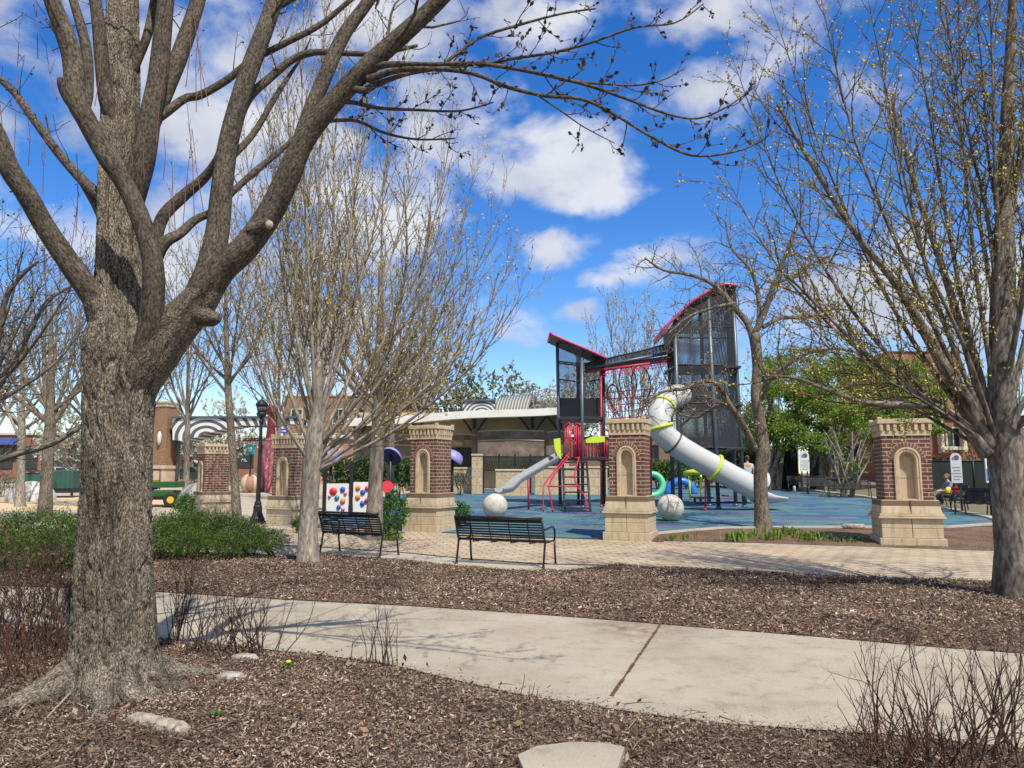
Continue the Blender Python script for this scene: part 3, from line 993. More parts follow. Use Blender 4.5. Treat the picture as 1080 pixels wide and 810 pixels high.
limb('Lm', [(246, 140, 12, .1), (262, 104, 11, .2), (285, 82, 10, .3), (310, 62, 9, .35), (335, 55, 8, .4), (395, 57, 6, .5), (440, 48, 4, .6)], 10)
limb('stub', [(84, 118, 12, -.5), (72, 105, 12, -.52), (66, 92, 11, -.54), (65, 83, 10, -.55)], 10)
limb('stub2', [(208, 330, 30, -.14), (222, 336, 20, -.2), (229, 334, 13, -.25)], 14)
limb('stub3', [(268, 244, 24, -.25), (279, 238, 13, -.32), (283, 235, 11, -.36)], 14)
# long branches reaching right across the sky
limb('I1', [(392, 72, 10.20, -.4), (410, 68, 8.50, -.45), (455, 68, 5.76, -.55), (500, 67, 5.40, -.65), (540, 72, 5.04, -.75), (580, 80, 4.68, -.8), (620, 90, 4.32, -.85), (660, 104, 3.60, -.9), (700, 119, 3.02, -.95), (735, 125, 2.59, -1), (768, 112, 2.16, -1), (798, 90, 1.44, -1)], 9)
limb('I2', [(388, 84, 10.20, -.42), (420, 74, 7.65, -.5), (462, 73, 5.76, -.6), (500, 78, 5.40, -.7), (536, 92, 5.04, -.8), (575, 101, 4.68, -.85), (615, 105, 4.32, -.9), (650, 122, 3.74, -.95), (690, 146, 3.46, -1), (730, 164, 3.02, -1.05), (775, 160, 2.45, -1.1), (805, 147, 1.87, -1.1), (830, 125, 1.30, -1.1)], 9)
limb('I3', [(470, 66, 5.04, -.55), (488, 52, 4.32, -.5), (510, 38, 3.96, -.45), (545, 27, 3.60, -.4), (590, 15, 2.88, -.35), (628, 9, 2.16, -.3)], 8)
limb('I4', [(505, 70, 4.32, -.65), (540, 62, 3.96, -.7), (580, 56, 3.60, -.72), (620, 46, 3.31, -.75), (670, 29, 2.88, -.8), (712, 24, 2.16, -.8), (742, 4, 1.44, -.8)], 8)
limb('I5', [(366, 92, 9.35, -.37), (384, 95, 9.35, -.40), (400, 88, 7.65, -.3), (430, 78, 5.04, -.2), (470, 72, 3.60, -.1), (520, 66, 2.88, 0)], 8)
limb('I6', [(350, 108, 5.95, -.345), (372, 108, 5.95, -.33), (400, 114, 4.67, -.2), (440, 116, 3.60, -.1), (485, 117, 2.88, 0), (520, 108, 1.80, .1)], 8)
limb('I7', [(334, 130, 5.95, -.315), (355, 127, 5.10, -.3), (378, 128, 4.25, -.2), (405, 140, 3.91, -.1), (440, 147, 2.88, 0), (480, 146, 1.80, .1)], 8)
limb('I8', [(590, 84, 3.60, -.8), (630, 88, 3.02, -.7), (670, 90, 2.45, -.6), (700, 84, 1.73, -.5), (722, 72, 1.15, -.5)], 7)
limb('I9', [(566, 100, 2.52, -.85), (590, 116, 2.16, -.8), (616, 134, 1.73, -.75), (648, 151, 1.15, -.7)], 6)
limb('K2', [(245, 165, 9, .1), (268, 140, 8, .25), (290, 103, 7, .35), (305, 80, 5, .4), (318, 60, 3, .45), (328, 40, 1.5, .5)], 8)
# upper crown beyond the top of the picture
PM = dict(n=[1.9, 3.6], t0=[.25, .1], ang=[.85, .75], len=[.95, .36], r=[.012, .004], seg=[7, 4], wig=[.13, .16], up=[.09, .08], rmin=.0022, mat=[1, 1], bud=14, bsize=.022, bmat=0, taper=.4)
for k in ('I1', 'I2', 'I3', 'I4', 'I8', 'I9', 'I6', 'I7', 'I5'):
    q = dict(PM); q['n'] = [6.5, 6.5]; q['len'] = [.32, .11]; q['r'] = [.0048, .0028]; q['t0'] = [.15, .1]; q['bud'] = 26; q['bsize'] = .036; q['seg'] = [5, 3]; q['up'] = [.14, .10]; q['budlvl'] = 0
    T.spawn(*LIMBS[k], 0, q)
for k in ('B', 'B2', 'B3', 'E', 'E2', 'D', 'C', 'A', 'F'):
    q = dict(PM); q['t0'] = [.62, .1]; q['n'] = [2.0, 3.4]; q['len'] = [1.3, .42]
    T.spawn(*LIMBS[k], 0, q)
for k in ('Lh', 'Lm', 'H', 'K'):
    q = dict(PM); q['n'] = [3.0, 4.0]; q['len'] = [.5, .2]; q['r'] = [.006, .003]
    T.spawn(*LIMBS[k], 0, q)
# off-frame spreading limbs that throw the shadows on the path
for (p, d, ln) in ((at(131, -10, YB + .38), (.7, -.5, .6), 3.6), (at(466, -2, YB - .5), (.9, -.25, .55), 3.0), (at(175, 0, YB + .06), (-.5, .6, .8), 3.2), (at(55, 0, YB - .54), (-.8, -.3, .7), 3.0), (at(287, 8, YB + .16), (.6, .6, .8), 3.0)):
    pp, rr = T.walk(p, Vector(d), ln, 10, .09, .05, .05, .012)
    T.add(pp, rr, 7, 1)
    q = dict(PM); q['t0'] = [.15, .1]; q['n'] = [3.2, 3.6]; q['len'] = [1.2, .45]
    T.spawn(pp, rr, 0, q)
# thin reddish water sprouts
g = T.rng
for (px, py, h, dy) in ((165, 150, 88, -.45), (128, 160, 60, -.3), (140, 172, 52, -.35), (120, 165, 50, -.3), (152, 186, 60, -.35), (172, 190, 50, -.3), (40, 62, 96, -.3), (60, 105, 60, -.5), (30, 175, 60, -.4), (45, 205, 80, -.3), (80, 250, 90, -.2), (75, 262, 60, -.2), (207, 118, 100, -.05), (213, 106, 92, 0), (220, 112, 70, .1), (196, 92, 80, .1), (192, 250, 110, -.05), (205, 230, 120, 0), (185, 245, 80, -.1), (215, 225, 90, 0), (15, 170, 150, -.35), (5, 160, 120, -.4), (100, 112, 70, -.45), (232, 250, 60, -.1), (178, 262, 70, -.15)):
    a = at(px, py, YB + dy); b = at(px + g.uniform(-14, 14), py - h, YB + dy + g.uniform(-.15, .15))
    m_ = a.lerp(b, .5) + Vector((g.uniform(-.02, .02), 0, 0))
    pp = [a, a.lerp(m_, .5), m_, m_.lerp(b, .5), b]
    T.add(pp, [.0036, .0033, .003, .0025, .0018], 4, 2)
    if h > 55:
        q = dict(PM); q.update(n=[5], t0=[.35], ang=[.5], len=[.12], r=[.002], seg=[3], wig=[.1], up=[.1], mat=[2], bud=18, bsize=.014, rmin=.0012)
        T.spawn(pp, [.003] * 5, 0, q)
# roots: partly buried, wandering out from the flare
def root_run(lst):
    P = [Vector((base.x + x_, YB + y_, z_)) for x_, y_, z_, r_ in lst]
    T.limb([(p, e[3]) for p, e in zip(P, lst)], 6, 14, 3)
root_run([(.10, -.05, .22, .16), (.30, -.08, .10, .12), (.48, -.02, .045, .075), (.66, -.06, .03, .05), (.85, .02, .015, .035), (1.05, .0, -.02, .02)])
root_run([(.12, .12, .24, .14), (.30, .25, .10, .10), (.50, .32, .05, .07), (.75, .42, .02, .045), (.95, .40, -.03, .02)])
root_run([(-.12, -.12, .20, .16), (-.28, -.30, .09, .11), (-.40, -.50, .05, .07), (-.50, -.66, .01, .045), (-.56, -.80, -.03, .02)])
root_run([(.04, -.16, .20, .15), (.12, -.36, .09, .10), (.24, -.52, .05, .06), (.26, -.70, .02, .035), (.36, -.85, -.02, .02)])
root_run([(-.14, .02, .2, .14), (-.36, -.06, .09, .1), (-.50, -.12, .03, .06), (-.62, -.10, -.03, .03)])
root_run([(.16, -.10, .16, .12), (.34, -.30, .07, .075), (.46, -.34, .03, .05), (.62, -.48, -.02, .02)])
T.mesh('limbs', [0, 3], [M_BARK_LIMB, M_BARK_MAIN], root, base)
T.mesh('crown', [1], [M_TWIG_MAIN, M_BUD_DARK], root, base, buds=True)
T.mesh('sprouts', [2], [M_SPROUT], root, base)
mb = MB()                                             # dark ellipsoid, painted shade of a hollow between two roots
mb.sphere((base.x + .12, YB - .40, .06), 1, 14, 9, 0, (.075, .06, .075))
mb.build('root_hollow', mat('hollow_shade', (.03, .022, .016), .95), root, base)
mb = MB()                                             # healed wound low on the fork
wc = at(97, 378, YB - .15)
ring = [wc + Vector((-.008 + .53 * .05 * math.cos(a), -.005 - .85 * .05 * math.cos(a), math.sin(a) * (.072 + .008 * math.cos(a)))) for a in [2 * math.pi * i / 20 for i in range(20)]]
mb.tube(ring, .019, 8, 0, closed=True)
mb.sphere(wc + Vector((.006, .004, 0)), 1, 16, 8, 1, (.03, .045, .066))
mb.build('branch_scar', [M_BARK_MAIN, mat('hollow_wood', (.05, .035, .028), .9)], root, base)
mb = MB()
sc_ = at(284, 237, YB - .39)
mb.sphere(sc_, 1, 14, 8, 0, (.03, .022, .032))
mb.build('pruning_cut', mat('cut_wood', (.36, .29, .22), .9), root, base)

# ---- broom shaped tree behind the left bench ---------------------------------
def leaders(T, base_pts, tips, r0, Y, sag=.25, sides=7, m=0, depth=1.6, key=None):
    out = []
    g = T.rng
    for tip in tips:
        (sx, sy), (tx, ty) = tip[0], tip[1]
        rr = tip[2] if len(tip) > 2 else r0
        dy = tip[3] if len(tip) > 3 else g.uniform(-depth, depth)
        a = at(sx, sy, Y); b = at(tx, ty, Y + dy)
        h = b - a
        k1 = a + Vector((h.x * (.34 + sag * .3), h.y * (.34 + sag * .3), h.z * .27))
        k2 = a + Vector((h.x * (.68 + sag * .3), h.y * (.68 + sag * .3), h.z * .60))
        j = lambda s_: Vector((g.gauss(0, s_), g.gauss(0, s_), g.gauss(0, s_ * .5)))
        out.append(T.limb([(a, rr), (k1 + j(.05), rr * .66), (k2 + j(.08), rr * .36), (b, rr * .09)], 6, sides, m))
    return out

def bare_tree(name, label, seed, Y, trunk_px, tips, r0, P, mats, bark, bud, group=None, sides=10, depth=1.6, sag=.25, extra=None, crown=True):
    T = Tree(seed)
    tp = [(at(px, py, Y), w / 2 / ppm(Y)) for px, py, w in trunk_px]
    b = tp[0][0].copy(); b.z = gz(b.x, b.y)
    # a flared foot
    tp = [(Vector((b.x, b.y, b.z - .06)), tp[0][1] * 1.55), (Vector((b.x, b.y, b.z + .05)), tp[0][1] * 1.22)] + [(p, r) for p, r in tp[1:]]
    T.limb(tp, 5, sides, 0)
    ls = leaders(T, None, tips, r0, Y, sag, 7, 0, depth)
    if extra:
        for e in extra:
            ls.append(T.limb([(at(px, py, Y + dy), w / 2 / ppm(Y)) for px, py, w, dy in e], 5, 7, 0))
    for pts, rad in ls:
        T.spawn(pts, rad, 0, P)
    root = empty(name, b, 0, label, 'tree', group)
    T.mesh('trunk', [0], [bark], root, b)
    T.mesh('crown', [1], [mats, bud] if not isinstance(bud, (list, tuple)) else [mats, *bud], root, b, buds=True)
    return root

P2 = dict(n=[4.8, 4.2], t0=[.15, .1], ang=[.46, .50], len=[1.35, .45], r=[.012, .006], seg=[7, 4], wig=[.07, .10], up=[.10, .09], rmin=.0035, mat=[1, 1], bud=15, bsize=.042, bmat=0, taper=.55)
Y2 = 13.7
f0 = (330, 470)
tips2 = [((328, 490), (244, 250)), ((330, 480), (256, 120)), ((331, 470), (276, 40)), ((332, 460), (300, -30)), ((333, 440), (322, -60)), ((334, 450), (345, -50), .05), ((334, 430), (368, -20), .05), ((335, 455), (395, 20)), ((335, 460), (420, 60)), ((336, 470), (452, 90)), ((337, 478), (480, 120)), ((337, 484), (505, 165)), ((338, 490), (528, 215)), ((338, 492), (545, 262)), ((338, 495), (552, 310)), ((332, 440), (290, 100)), ((333, 440), (385, 120)), ((336, 470), (470, 230)), ((337, 480), (500, 300)), ((333, 450), (335, 100), .05)]
bare_tree('linden_tree', 'broom shaped tree with pale grey trunk and yellow buds behind the left bench', 21, Y2,
          [(325, 592, 21), (325, 560, 19.5), (327, 520, 19), (329, 490, 20), (332, 465, 21), (334, 435, 13), (336, 380, 9)], tips2, .042, P2, M_TWIG_GREY, M_BARK_GREY, M_BUD_OLV, depth=1.8)

# ---- tree at the right edge ---------------------------------------------------
YR = 9.9
P3 = dict(n=[5.0, 5.0], t0=[.15, .1], ang=[.62, .62], len=[1.15, .40], r=[.010, .0045], seg=[7, 4], wig=[.13, .18], up=[.06, .06], rmin=.0026, mat=[1, 1], bud=28, bsize=.033, budlvl=0, bmat=0, taper=.5)
tips3 = [((1058, 330), (1079, -60), .045, .2), ((1057, 400), (1095, -120), .045, .5), ((1056, 300), (1040, -90), .04, -.3), ((1054, 380), (1010, -90), .042), ((1052, 430), (985, -70), .042), ((1048, 450), (950, -70), .045), ((1042, 455), (905, -60), .045, .3), ((1035, 452), (858, -40), .045, -.4), ((1033, 460), (815, 10), .042), ((1028, 462), (772, 60), .042, .5), ((1025, 450), (762, 180), .036, -.3), ((1062, 440), (1130, -60), .05), ((1063, 450), (1200, 40), .045), ((1064, 460), (1260, 160), .045), ((1058, 420), (1100, -100), .045, -1.5), ((1055, 360), (1000, -100), .04, 1.8), ((1052, 470), (930, 80), .04, -1.4), ((1060, 470), (1180, 120), .04, -1.6), ((1057, 250), (1020, -60), .03, .6), ((1058, 220), (1090, -40), .03, -.5), ((1045, 470), (880, 330), .03, -.8), ((1040, 475), (830, 300), .03, .9)]
extra3 = [[(1040, 478, 17.60, 0), (1018, 450, 10.40, -.1), (990, 430, 8.00, -.2), (950, 427, 6.80, -.4), (910, 424, 5.60, -.5), (870, 410, 4.40, -.6), (835, 398, 3.20, -.7), (800, 396, 2.00, -.8)],
          [(1042, 470, 19.20, 0), (1020, 425, 16.00, -.1), (1000, 395, 13.60, -.2), (975, 350, 10.40, -.3), (945, 300, 8.00, -.4), (905, 250, 6.40, -.5), (860, 180, 4.80, -.6), (820, 110, 3.20, -.7)],
          [(1000, 440, 8.00, -.2), (960, 410, 5.60, -.3), (910, 370, 4.40, -.4), (870, 330, 3.60, -.5), (830, 290, 2.40, -.6)],
          [(1046, 455, 14.40, .1), (1030, 400, 11.20, .2), (1012, 340, 8.80, .3), (990, 270, 7.20, .4), (966, 200, 5.60, .6), (940, 110, 4.00, .8)]]
bare_tree('elm_tree', 'grey trunked tree at the edge of the far mulch bed with dense yellow budded branches', 33, YR,
          [(1072, 630, 38), (1068, 580, 33), (1065, 530, 33), (1062, 490, 36), (1060, 460, 35), (1057, 420, 27), (1056, 360, 24), (1058, 290, 22), (1060, 220, 18), (1063, 120, 14), (1068, 0, 9), (1070, -120, 4)], tips3, .055, P3, M_TWIG_RIGHT, M_BARK_RIGHT, M_BUD_YEL, sides=16, depth=1.2, extra=extra3)

# ---- crooked thin tree beside the second pillar --------------------------------
p4 = gnd(803, 557); Y4 = p4.y
P4 = dict(n=[4.6, 4.8, 3.6], t0=[.15, .12, .15], ang=[.85, .9, .9], len=[1.3, .62, .24], r=[.020, .010, .006], seg=[8, 6, 3], wig=[.22, .26, .3], up=[.02, .03, .03], rmin=.0045, mat=[1, 1, 1], bud=10, bsize=.06, bmat=0, taper=.4)
E4 = [[(797, 475, 7.20, 0), (782, 445, 7.20, -.3), (768, 425, 6.48, -.5), (756, 405, 5.76, -.7), (742, 402, 4.32, -.9), (722, 410, 3.60, -1), (700, 413, 2.88, -1.1), (678, 425, 1.80, -1.2)],
      [(798, 400, 7.20, 0), (792, 350, 7.20, .2), (775, 325, 6.48, .4), (752, 300, 5.04, .5), (728, 290, 3.60, .6), (700, 285, 2.88, .7), (680, 272, 1.80, .8)],
      [(796, 352, 7.20, .1), (806, 330, 6.48, 0), (815, 305, 5.76, -.2), (826, 275, 4.68, -.3), (838, 245, 3.60, -.4), (850, 215, 2.16, -.5)],
      [(800, 345, 5.76, .1), (800, 315, 5.04, .4), (792, 285, 3.96, .6), (772, 262, 2.88, .8), (765, 235, 1.80, 1)],
      [(803, 420, 6.48, 0), (812, 400, 5.76, -.4), (830, 385, 4.68, -.7), (852, 372, 3.60, -1), (880, 368, 2.52, -1.2), (905, 372, 1.44, -1.4)],
      [(815, 300, 4.32, -.1), (838, 290, 3.60, .2), (862, 275, 2.88, .5), (885, 268, 1.80, .7)],
      [(805, 345, 5.04, .1), (825, 335, 4.32, .6), (850, 335, 3.60, 1), (880, 325, 2.16, 1.3)],
      [(768, 425, 4.32, -.4), (752, 430, 3.60, 0), (735, 440, 2.88, .4), (715, 436, 2.16, .6)],
      [(775, 320, 4.32, .4), (750, 325, 3.60, .2), (725, 335, 2.88, 0), (705, 352, 1.80, -.2)]]
bare_tree('honeylocust_tree', 'thin crooked tree with lichen on its bark beside the tube slide', 44, Y4,
          [(805, 557, 16), (803, 530, 14.5), (802, 500, 14), (805, 480, 15), (801, 440, 11.5), (797, 415, 10.5), (799, 380, 10), (797, 352, 9)], [], .03, P4, M_BARK_LICHEN, M_BARK_LICHEN, M_BUD_BROWN, sides=12, extra=E4)
# ------------------------------------------------------------------ brick pillars
def m_brick(name, c1, c2, mortar, bw=.28, rh=.092, ms=.011):
    m = mat(name, rough=.9, spec=.2)
    t = m.node_tree
    c = N(t, 'ShaderNodeTexCoord')
    b = N(t, 'ShaderNodeTexBrick')
    L(t, c.outputs['UV'], b.inputs['Vector'])
    for k, x in (('Scale', 1.0), ('Brick Width', bw), ('Row Height', rh), ('Mortar Size', ms), ('Mortar Smooth', .2), ('Bias', -.1)):
        b.inputs[k].default_value = x
    b.inputs['Color1'].default_value = (*c1, 1); b.inputs['Color2'].default_value = (*c2, 1); b.inputs['Mortar'].default_value = (*mortar, 1)
    v = objco(t)
    k = mixc(t, 1.0, b.outputs['Color'], ramp_node(t, noise_node(t, 9, 5, .7, v), [(.3, (.7, .7, .7)), (.65, (1.2, 1.18, 1.15))]), 'MULTIPLY')
    L(t, k, bsdf(m).inputs['Base Color'])
    bump(m, b.outputs['Fac'], -.5, .008)
    return m
M_BRICK = m_brick('brown_brick', (.155, .075, .055), (.095, .048, .038), (.40, .31, .235))
M_BRICK_RED = m_brick('red_brick', (.28, .095, .055), (.21, .07, .045), (.38, .28, .2), .24, .08, .010)
M_BRICK_TAN = m_brick('tan_brick', (.25, .13, .075), (.19, .095, .055), (.40, .31, .22), .28, .092, .010)
M_STONE = mottled('cast_limestone', [(.3, (.42, .335, .225)), (.5, (.51, .415, .285)), (.75, (.56, .465, .33))], 3.0, .9, 6, .25, .006, 60, .2)
_t = M_STONE.node_tree
_v = objco(_t, (7, 7, .8))
_old = bsdf(M_STONE).inputs['Base Color'].links[0].from_socket
L(_t, mixc(_t, 1.0, _old, ramp_node(_t, noise_node(_t, 1.0, 6, .7, _v), [(.30, (.62, .60, .57)), (.46, (.97, .97, .96)), (.7, (1.05, 1.04, 1.02))]), 'MULTIPLY'), bsdf(M_STONE).inputs['Base Color'])
M_STONE_D = mat('stone_joint', (.16, .115, .07), .95)
M_BLACK = mat('black_powder_coat', (.012, .012, .014), .42)
M_BLACK2 = mat('black_iron', (.016, .016, .02), .5)

def ring_box(mb, w, z0, z1, m=0, bev=.006):
    mb.box((0, 0, (z0 + z1) / 2), (w, w, z1 - z0), m=m, bev=bev)

def make_pillar():
    root = empty('brick_pillar', (0, 0, 0))
    mb = MB()                                                   # plinth of stone courses with open joints
    mb.box((0, 0, .515), (1.24, 1.24, 1.0), m=1)
    def course(w, z0, z1, split):
        g = .006
        hw = w / 2
        if not split:
            ring_box(mb, w, z0 + g / 2, z1 - g / 2)
            return
        for sx in (-1, 1):
            for sy in (-1, 1):
                mb.box((sx * (hw / 2 + g / 2), sy * (hw / 2 + g / 2), (z0 + z1) / 2), (hw - g, hw - g, z1 - z0 - g), bev=.008)
    course(1.40, -.04, .19, False)
    course(1.29, .19, .405, True)
    course(1.29, .405, .62, True)
    course(1.42, .62, .67, False)
    course(1.36, .67, .73, False)
    # splayed top course
    a, b = .645, .60
    P = [(-a, -a, .733), (a, -a, .733), (a, a, .733), (-a, a, .733), (-b, -b, 1.03), (b, -b, 1.03), (b, b, 1.03), (-b, b, 1.03)]
    i = mb.add(P)
    for q in ((0, 3, 2, 1), (4, 5, 6, 7), (0, 1, 5, 4), (1, 2, 6, 5), (2, 3, 7, 6), (3, 0, 4, 7)): mb.face([i + k for k in q])
    for s in (-1, 1):
        mb.box((0, s * .626, .88), (.008, .05, .30), m=1)
    mb.build('plinth', [M_STONE, M_STONE_D], root)
    # brick shaft with a niche in the front face
    mb = MB()
    hw, z0, z1 = .52, 1.03, 2.47
    ro, zs = .285, 1.93                                          # frame radius, springing height
    d = .16
    outer = [(-ro, z0)] + [(ro * -math.cos(math.pi * k / 20), zs + ro * math.sin(math.pi * k / 20)) for k in range(21)] + [(ro, z0)]
    y = -hw
    V = lambda x, z, yy=y: (x, yy, z)
    mb.quad(V(-hw, z0), V(-ro, z0), V(-ro, z1), V(-hw, z1))
    mb.quad(V(ro, z0), V(hw, z0), V(hw, z1), V(ro, z1))
    arc = outer[1:-1]
    for a, b in zip(arc, arc[1:]):
        mb.quad(V(a[0], a[1]), V(b[0], b[1]), V(b[0], z1), V(a[0], z1))
    mb.quad((hw, -hw, z0), (hw, hw, z0), (hw, hw, z1), (hw, -hw, z1))
    mb.quad((-hw, hw, z0), (-hw, -hw, z0), (-hw, -hw, z1), (-hw, hw, z1))
    mb.quad((hw, hw, z0), (-hw, hw, z0), (-hw, hw, z1), (hw, hw, z1))
    mb.quad((-hw, -hw, z1), (hw, -hw, z1), (hw, hw, z1), (-hw, hw, z1))
    shaft = mb.build('shaft', M_BRICK, root, uv=True)
    # projecting string course
    mb = MB(); mb.box((0, 0, 1.915), (1.062, 1.062, .085), bev=.004)
    # keep it off the niche: two side pieces and the back
    mb = MB()
    for s in (-1, 1):
        mb.box((s * (.385 + .53) / 2 , -.5215, 1.915), (.145, .022, .085))
        mb.box((s * .5215, 0, 1.915), (.022, 1.02, .085))
    mb.build('string_course', M_BRICK, root, uv=True)
    mb = MB()                                                   # limestone frame and recess
    ri = .165
    prof = [(ro, .0), (ro, -.045), (ro - .035, -.05), (ro - .05, -.03), (ri + .03, -.03), (ri, .0), (ri, d)]
    n = 20
    rows = []
    for (r, yo) in prof:
        pts = [(-r, z0)] + [(-r * math.cos(math.pi * k / n), zs + r * math.sin(math.pi * k / n)) for k in range(n + 1)] + [(r, z0)]
        rows.append(mb.add([(x, y + yo, z) for x, z in pts]))
    for a, b in zip(rows, rows[1:]):
        for k in range(n + 2):
            mb.face((a + k, b + k, b + k + 1, a + k + 1), 0)
    pts = [(-ri, z0)] + [(-ri * math.cos(math.pi * k / n), zs + ri * math.sin(math.pi * k / n)) for k in range(n + 1)] + [(ri, z0)]
    i = mb.add([(x, y + d - .001, z) for x, z in pts])
    mb.face([i + k for k in reversed(range(len(pts)))], 0)
    mb.box((0, y + d / 2 - .03, z0 + .012), (2 * ri - .004, d - .0, .024), bev=.004)
    mb.box((0, y + d - .003, 1.52), (2 * ri - .004, .006, .007), m=1)
    for s in (-1, 1): mb.box((s * (ro - .062), y - .0315, 1.52), (.10, .004, .007), m=1)
    mb.build('niche', [M_STONE, M_STONE_D], root)
    mb = MB()                                                   # ring of standing bricks over the arch
    for k in range(15):
        a = math.pi * (k + .5) / 15
        rm = ro + .058
        mb.box((-rm * math.cos(a), y - .004, zs + rm * math.sin(a)), (.046, .03, .10), mat=Matrix.Rotation(-(math.pi / 2 - a), 3, 'Y').to_3x3(), bev=.003)
    n = 24
    for k in range(n):                                          # mortar bed behind them
        a, b = math.pi * k / n, math.pi * (k + 1) / n
        f = lambda an, r: (-r * math.cos(an), y - .007, zs + r * math.sin(an))
        mb.quad(f(a, ro), f(b, ro), f(b, ro + .118), f(a, ro + .118), 1)
    mb.build('brick_arch', [mat('arch_brick', (.15, .072, .052), .9), mat('mortar', (.42, .33, .25), .95)], root)
    mb = MB()                                                   # cap with dentils
    ring_box(mb, 1.085, 2.47, 2.585)
    ring_box(mb, 1.03, 2.585, 2.75, 1)
    ring_box(mb, 1.20, 2.752, 2.835)
    ring_box(mb, 1.13, 2.836, 2.86)
    nd = 8
    for k in range(nd):
        p = -.52 + 1.04 * k / (nd - 1)
        for s in (-1, 1):
            mb.box((p, s * .547, 2.668), (.075, .07, .162), bev=.006)
            if 0 < k < nd - 1: mb.box((s * .547, p, 2.668), (.07, .075, .162), bev=.006)
    for sx in (-1, 1):
        for sy in (-1, 1):
            mb.box((sx * .55, sy * .55, 2.87), (.10, .10, .068), bev=.01)
    mb.build('cap', [M_STONE, mottled('cap_stone', [(.3, (.40, .30, .19)), (.7, (.50, .39, .26))], 4)], root)
    return root
pil = make_pillar()
PIL = [((964.0, 577.5), 16, 'brick pillar with arched stone niche standing beside the elm trunk, nearest of the row'),
       ((660.8, 570.5), 20, 'brick pillar with arched stone niche in front of the tube slide'),
       ((441.5, 561.5), 25, 'brick pillar with stone niche between the two black benches, boxwoods at its foot'),
       ((304.0, 555.0), 30, 'brick pillar half hidden behind the pale broom shaped tree trunk'),
       ((206.0, 545.0), 51, 'brick pillar turned sideways behind the juniper hedge and thin tree')]
GRP_PIL = 'brick pillars in an arc round the playground'
for i, ((px, py), rz, lab) in enumerate(PIL):
    p = pil if i == 0 else copy_tree(pil)
    q = gnd(px, py)
    if i == 3: q = Vector((at(293, 545, 22.9).x, 22.9, 0))
    if i == 4: q = Vector((at(px, 545, 28.0).x, 28.0, 0.0))
    off = .66 if i == 0 else .57
    a = R(-rz)
    fw = Vector((math.sin(a), -math.cos(a), 0))                  # front normal
    c = q - fw * off
    p.location = (c.x, c.y, gz(c.x, c.y) - (.16 if i == 3 else .01))
    p.rotation_euler.z = a
    p.scale = ((.96, .96, 1.0), (.82, .82, 1.02), (.77, .77, .99), (.84, .84, 1.0), (.86, .86, .96))[i]
    tag(p, lab, 'pillar', GRP_PIL)

# ------------------------------------------------------------------ benches
def make_bench(Lb=1.80):
    root = empty('park_bench', (0, 0, 0))
    hl = Lb / 2
    # backrest
    mb = MB()
    def bp(z):                                                  # y of the back plane at height z
        return -.21 - .17 * (z - .42) / .44
    zs = [.45 + .046 * k for k in range(8)]
    for z in zs:
        mb.box((0, bp(z), z), (Lb - .06, .012, .030), mat=Matrix.Rotation(R(20), 3, 'X'), bev=.004)
    mb.tube([(-hl + .02, bp(.845) , .845), (hl - .02, bp(.845), .845)], .024, 10)
    mb.box((0, bp(.80) , .802), (Lb - .06, .012, .034), mat=Matrix.Rotation(R(20), 3, 'X'), bev=.004)
    for x in (-.58, -.2, .2, .58):
        mb.tube([(x, bp(.40) + .012, .40), (x, bp(.83) + .012, .83)], .010, 6)
    mb.build('backrest', M_BLACK, root)
    mb = MB()
    for k in range(9):
        yy = -.20 + .052 * k
        z = .435 - .03 * math.sin(math.pi * k / 8) + (.0 if k < 8 else -.012)
        mb.box((0, yy, z), (Lb - .06, .034, .012), bev=.004)
    for x in (-.58, -.2, .2, .58):
        mb.tube([(x, -.22, .40), (x, -.05, .392), (x, .12, .395), (x, .23, .415)], .011, 6)
    mb.build('seat', M_BLACK, root)
    for s in (-1, 1):
        x = s * (hl - .02)
        mb = MB()
        mb.tube([(x, -.30, .0), (x, -.255, .22), (x, -.215, .42), (x, bp(.84), .85)], .021, 8)
        mb.lathe([(.036, 0), (.036, .012), (.022, .03)], (x, -.30, 0), 10)
        mb.build('leg', M_BLACK, root)
        mb = MB()
        mb.tube([(x, .30, 0), (x, .265, .22), (x, .245, .43)], .021, 8)
        mb.lathe([(.036, 0), (.036, .012), (.022, .03)], (x, .30, 0), 10)
        mb.build('leg', M_BLACK, root)
        mb = MB()
        pts = [(x, .245, .43), (x, .262, .53), (x, .25, .62), (x, .19, .672), (x, .10, .675), (x, -.02, .66), (x, -.16, .645), (x, bp(.645), .645)]
        mb.tube(pts, .019, 8)
        mb.tube([(x, -.215, .42), (x, .245, .43)], .017, 6)
        mb.build('armrest', M_BLACK, root)
    return root
bench = make_bench()
def set_bench(o, a, b):
    """stand a bench with its rear feet at two photo points"""
    A, B = gnd(*a), gnd(*b)
    d = (B - A); d.z = 0
    u = d.normalized()
    n = Vector((-u.y, u.x, 0))
    c = (A + B) / 2 + n * .30
    o.location = (c.x, c.y, gz(c.x, c.y) + .004)
    o.rotation_euler.z = math.atan2(u.y, u.x)
    o.scale.x = d.length / 1.76
set_bench(bench, (481.3, 594.6), (573, 599.6))
GB = 'black metal park benches'
tag(bench, 'black slatted metal bench with back to the path, in front of the pale stone ball', 'bench', GB)
b2 = copy_tree(bench)
set_bench(b2, (337.2, 584.6), (400.2, 588.8))
tag(b2, 'black slatted metal bench beside the broom shaped tree, before the coloured panels', 'bench', GB)
def bench_at(px, py, rz, lab, grp=GB):
    o = copy_tree(bench)
    q = gnd(px, py)
    o.location = q; o.rotation_euler.z = R(rz); o.scale.x = 1
    tag(o, lab, 'bench', grp)
    return o
WB = bench_at(1001, 536, 82, 'black metal bench with the woman in the blue shirt on it')
bench_at(1022, 541, 112, 'black metal bench with high back just behind the seated woman')
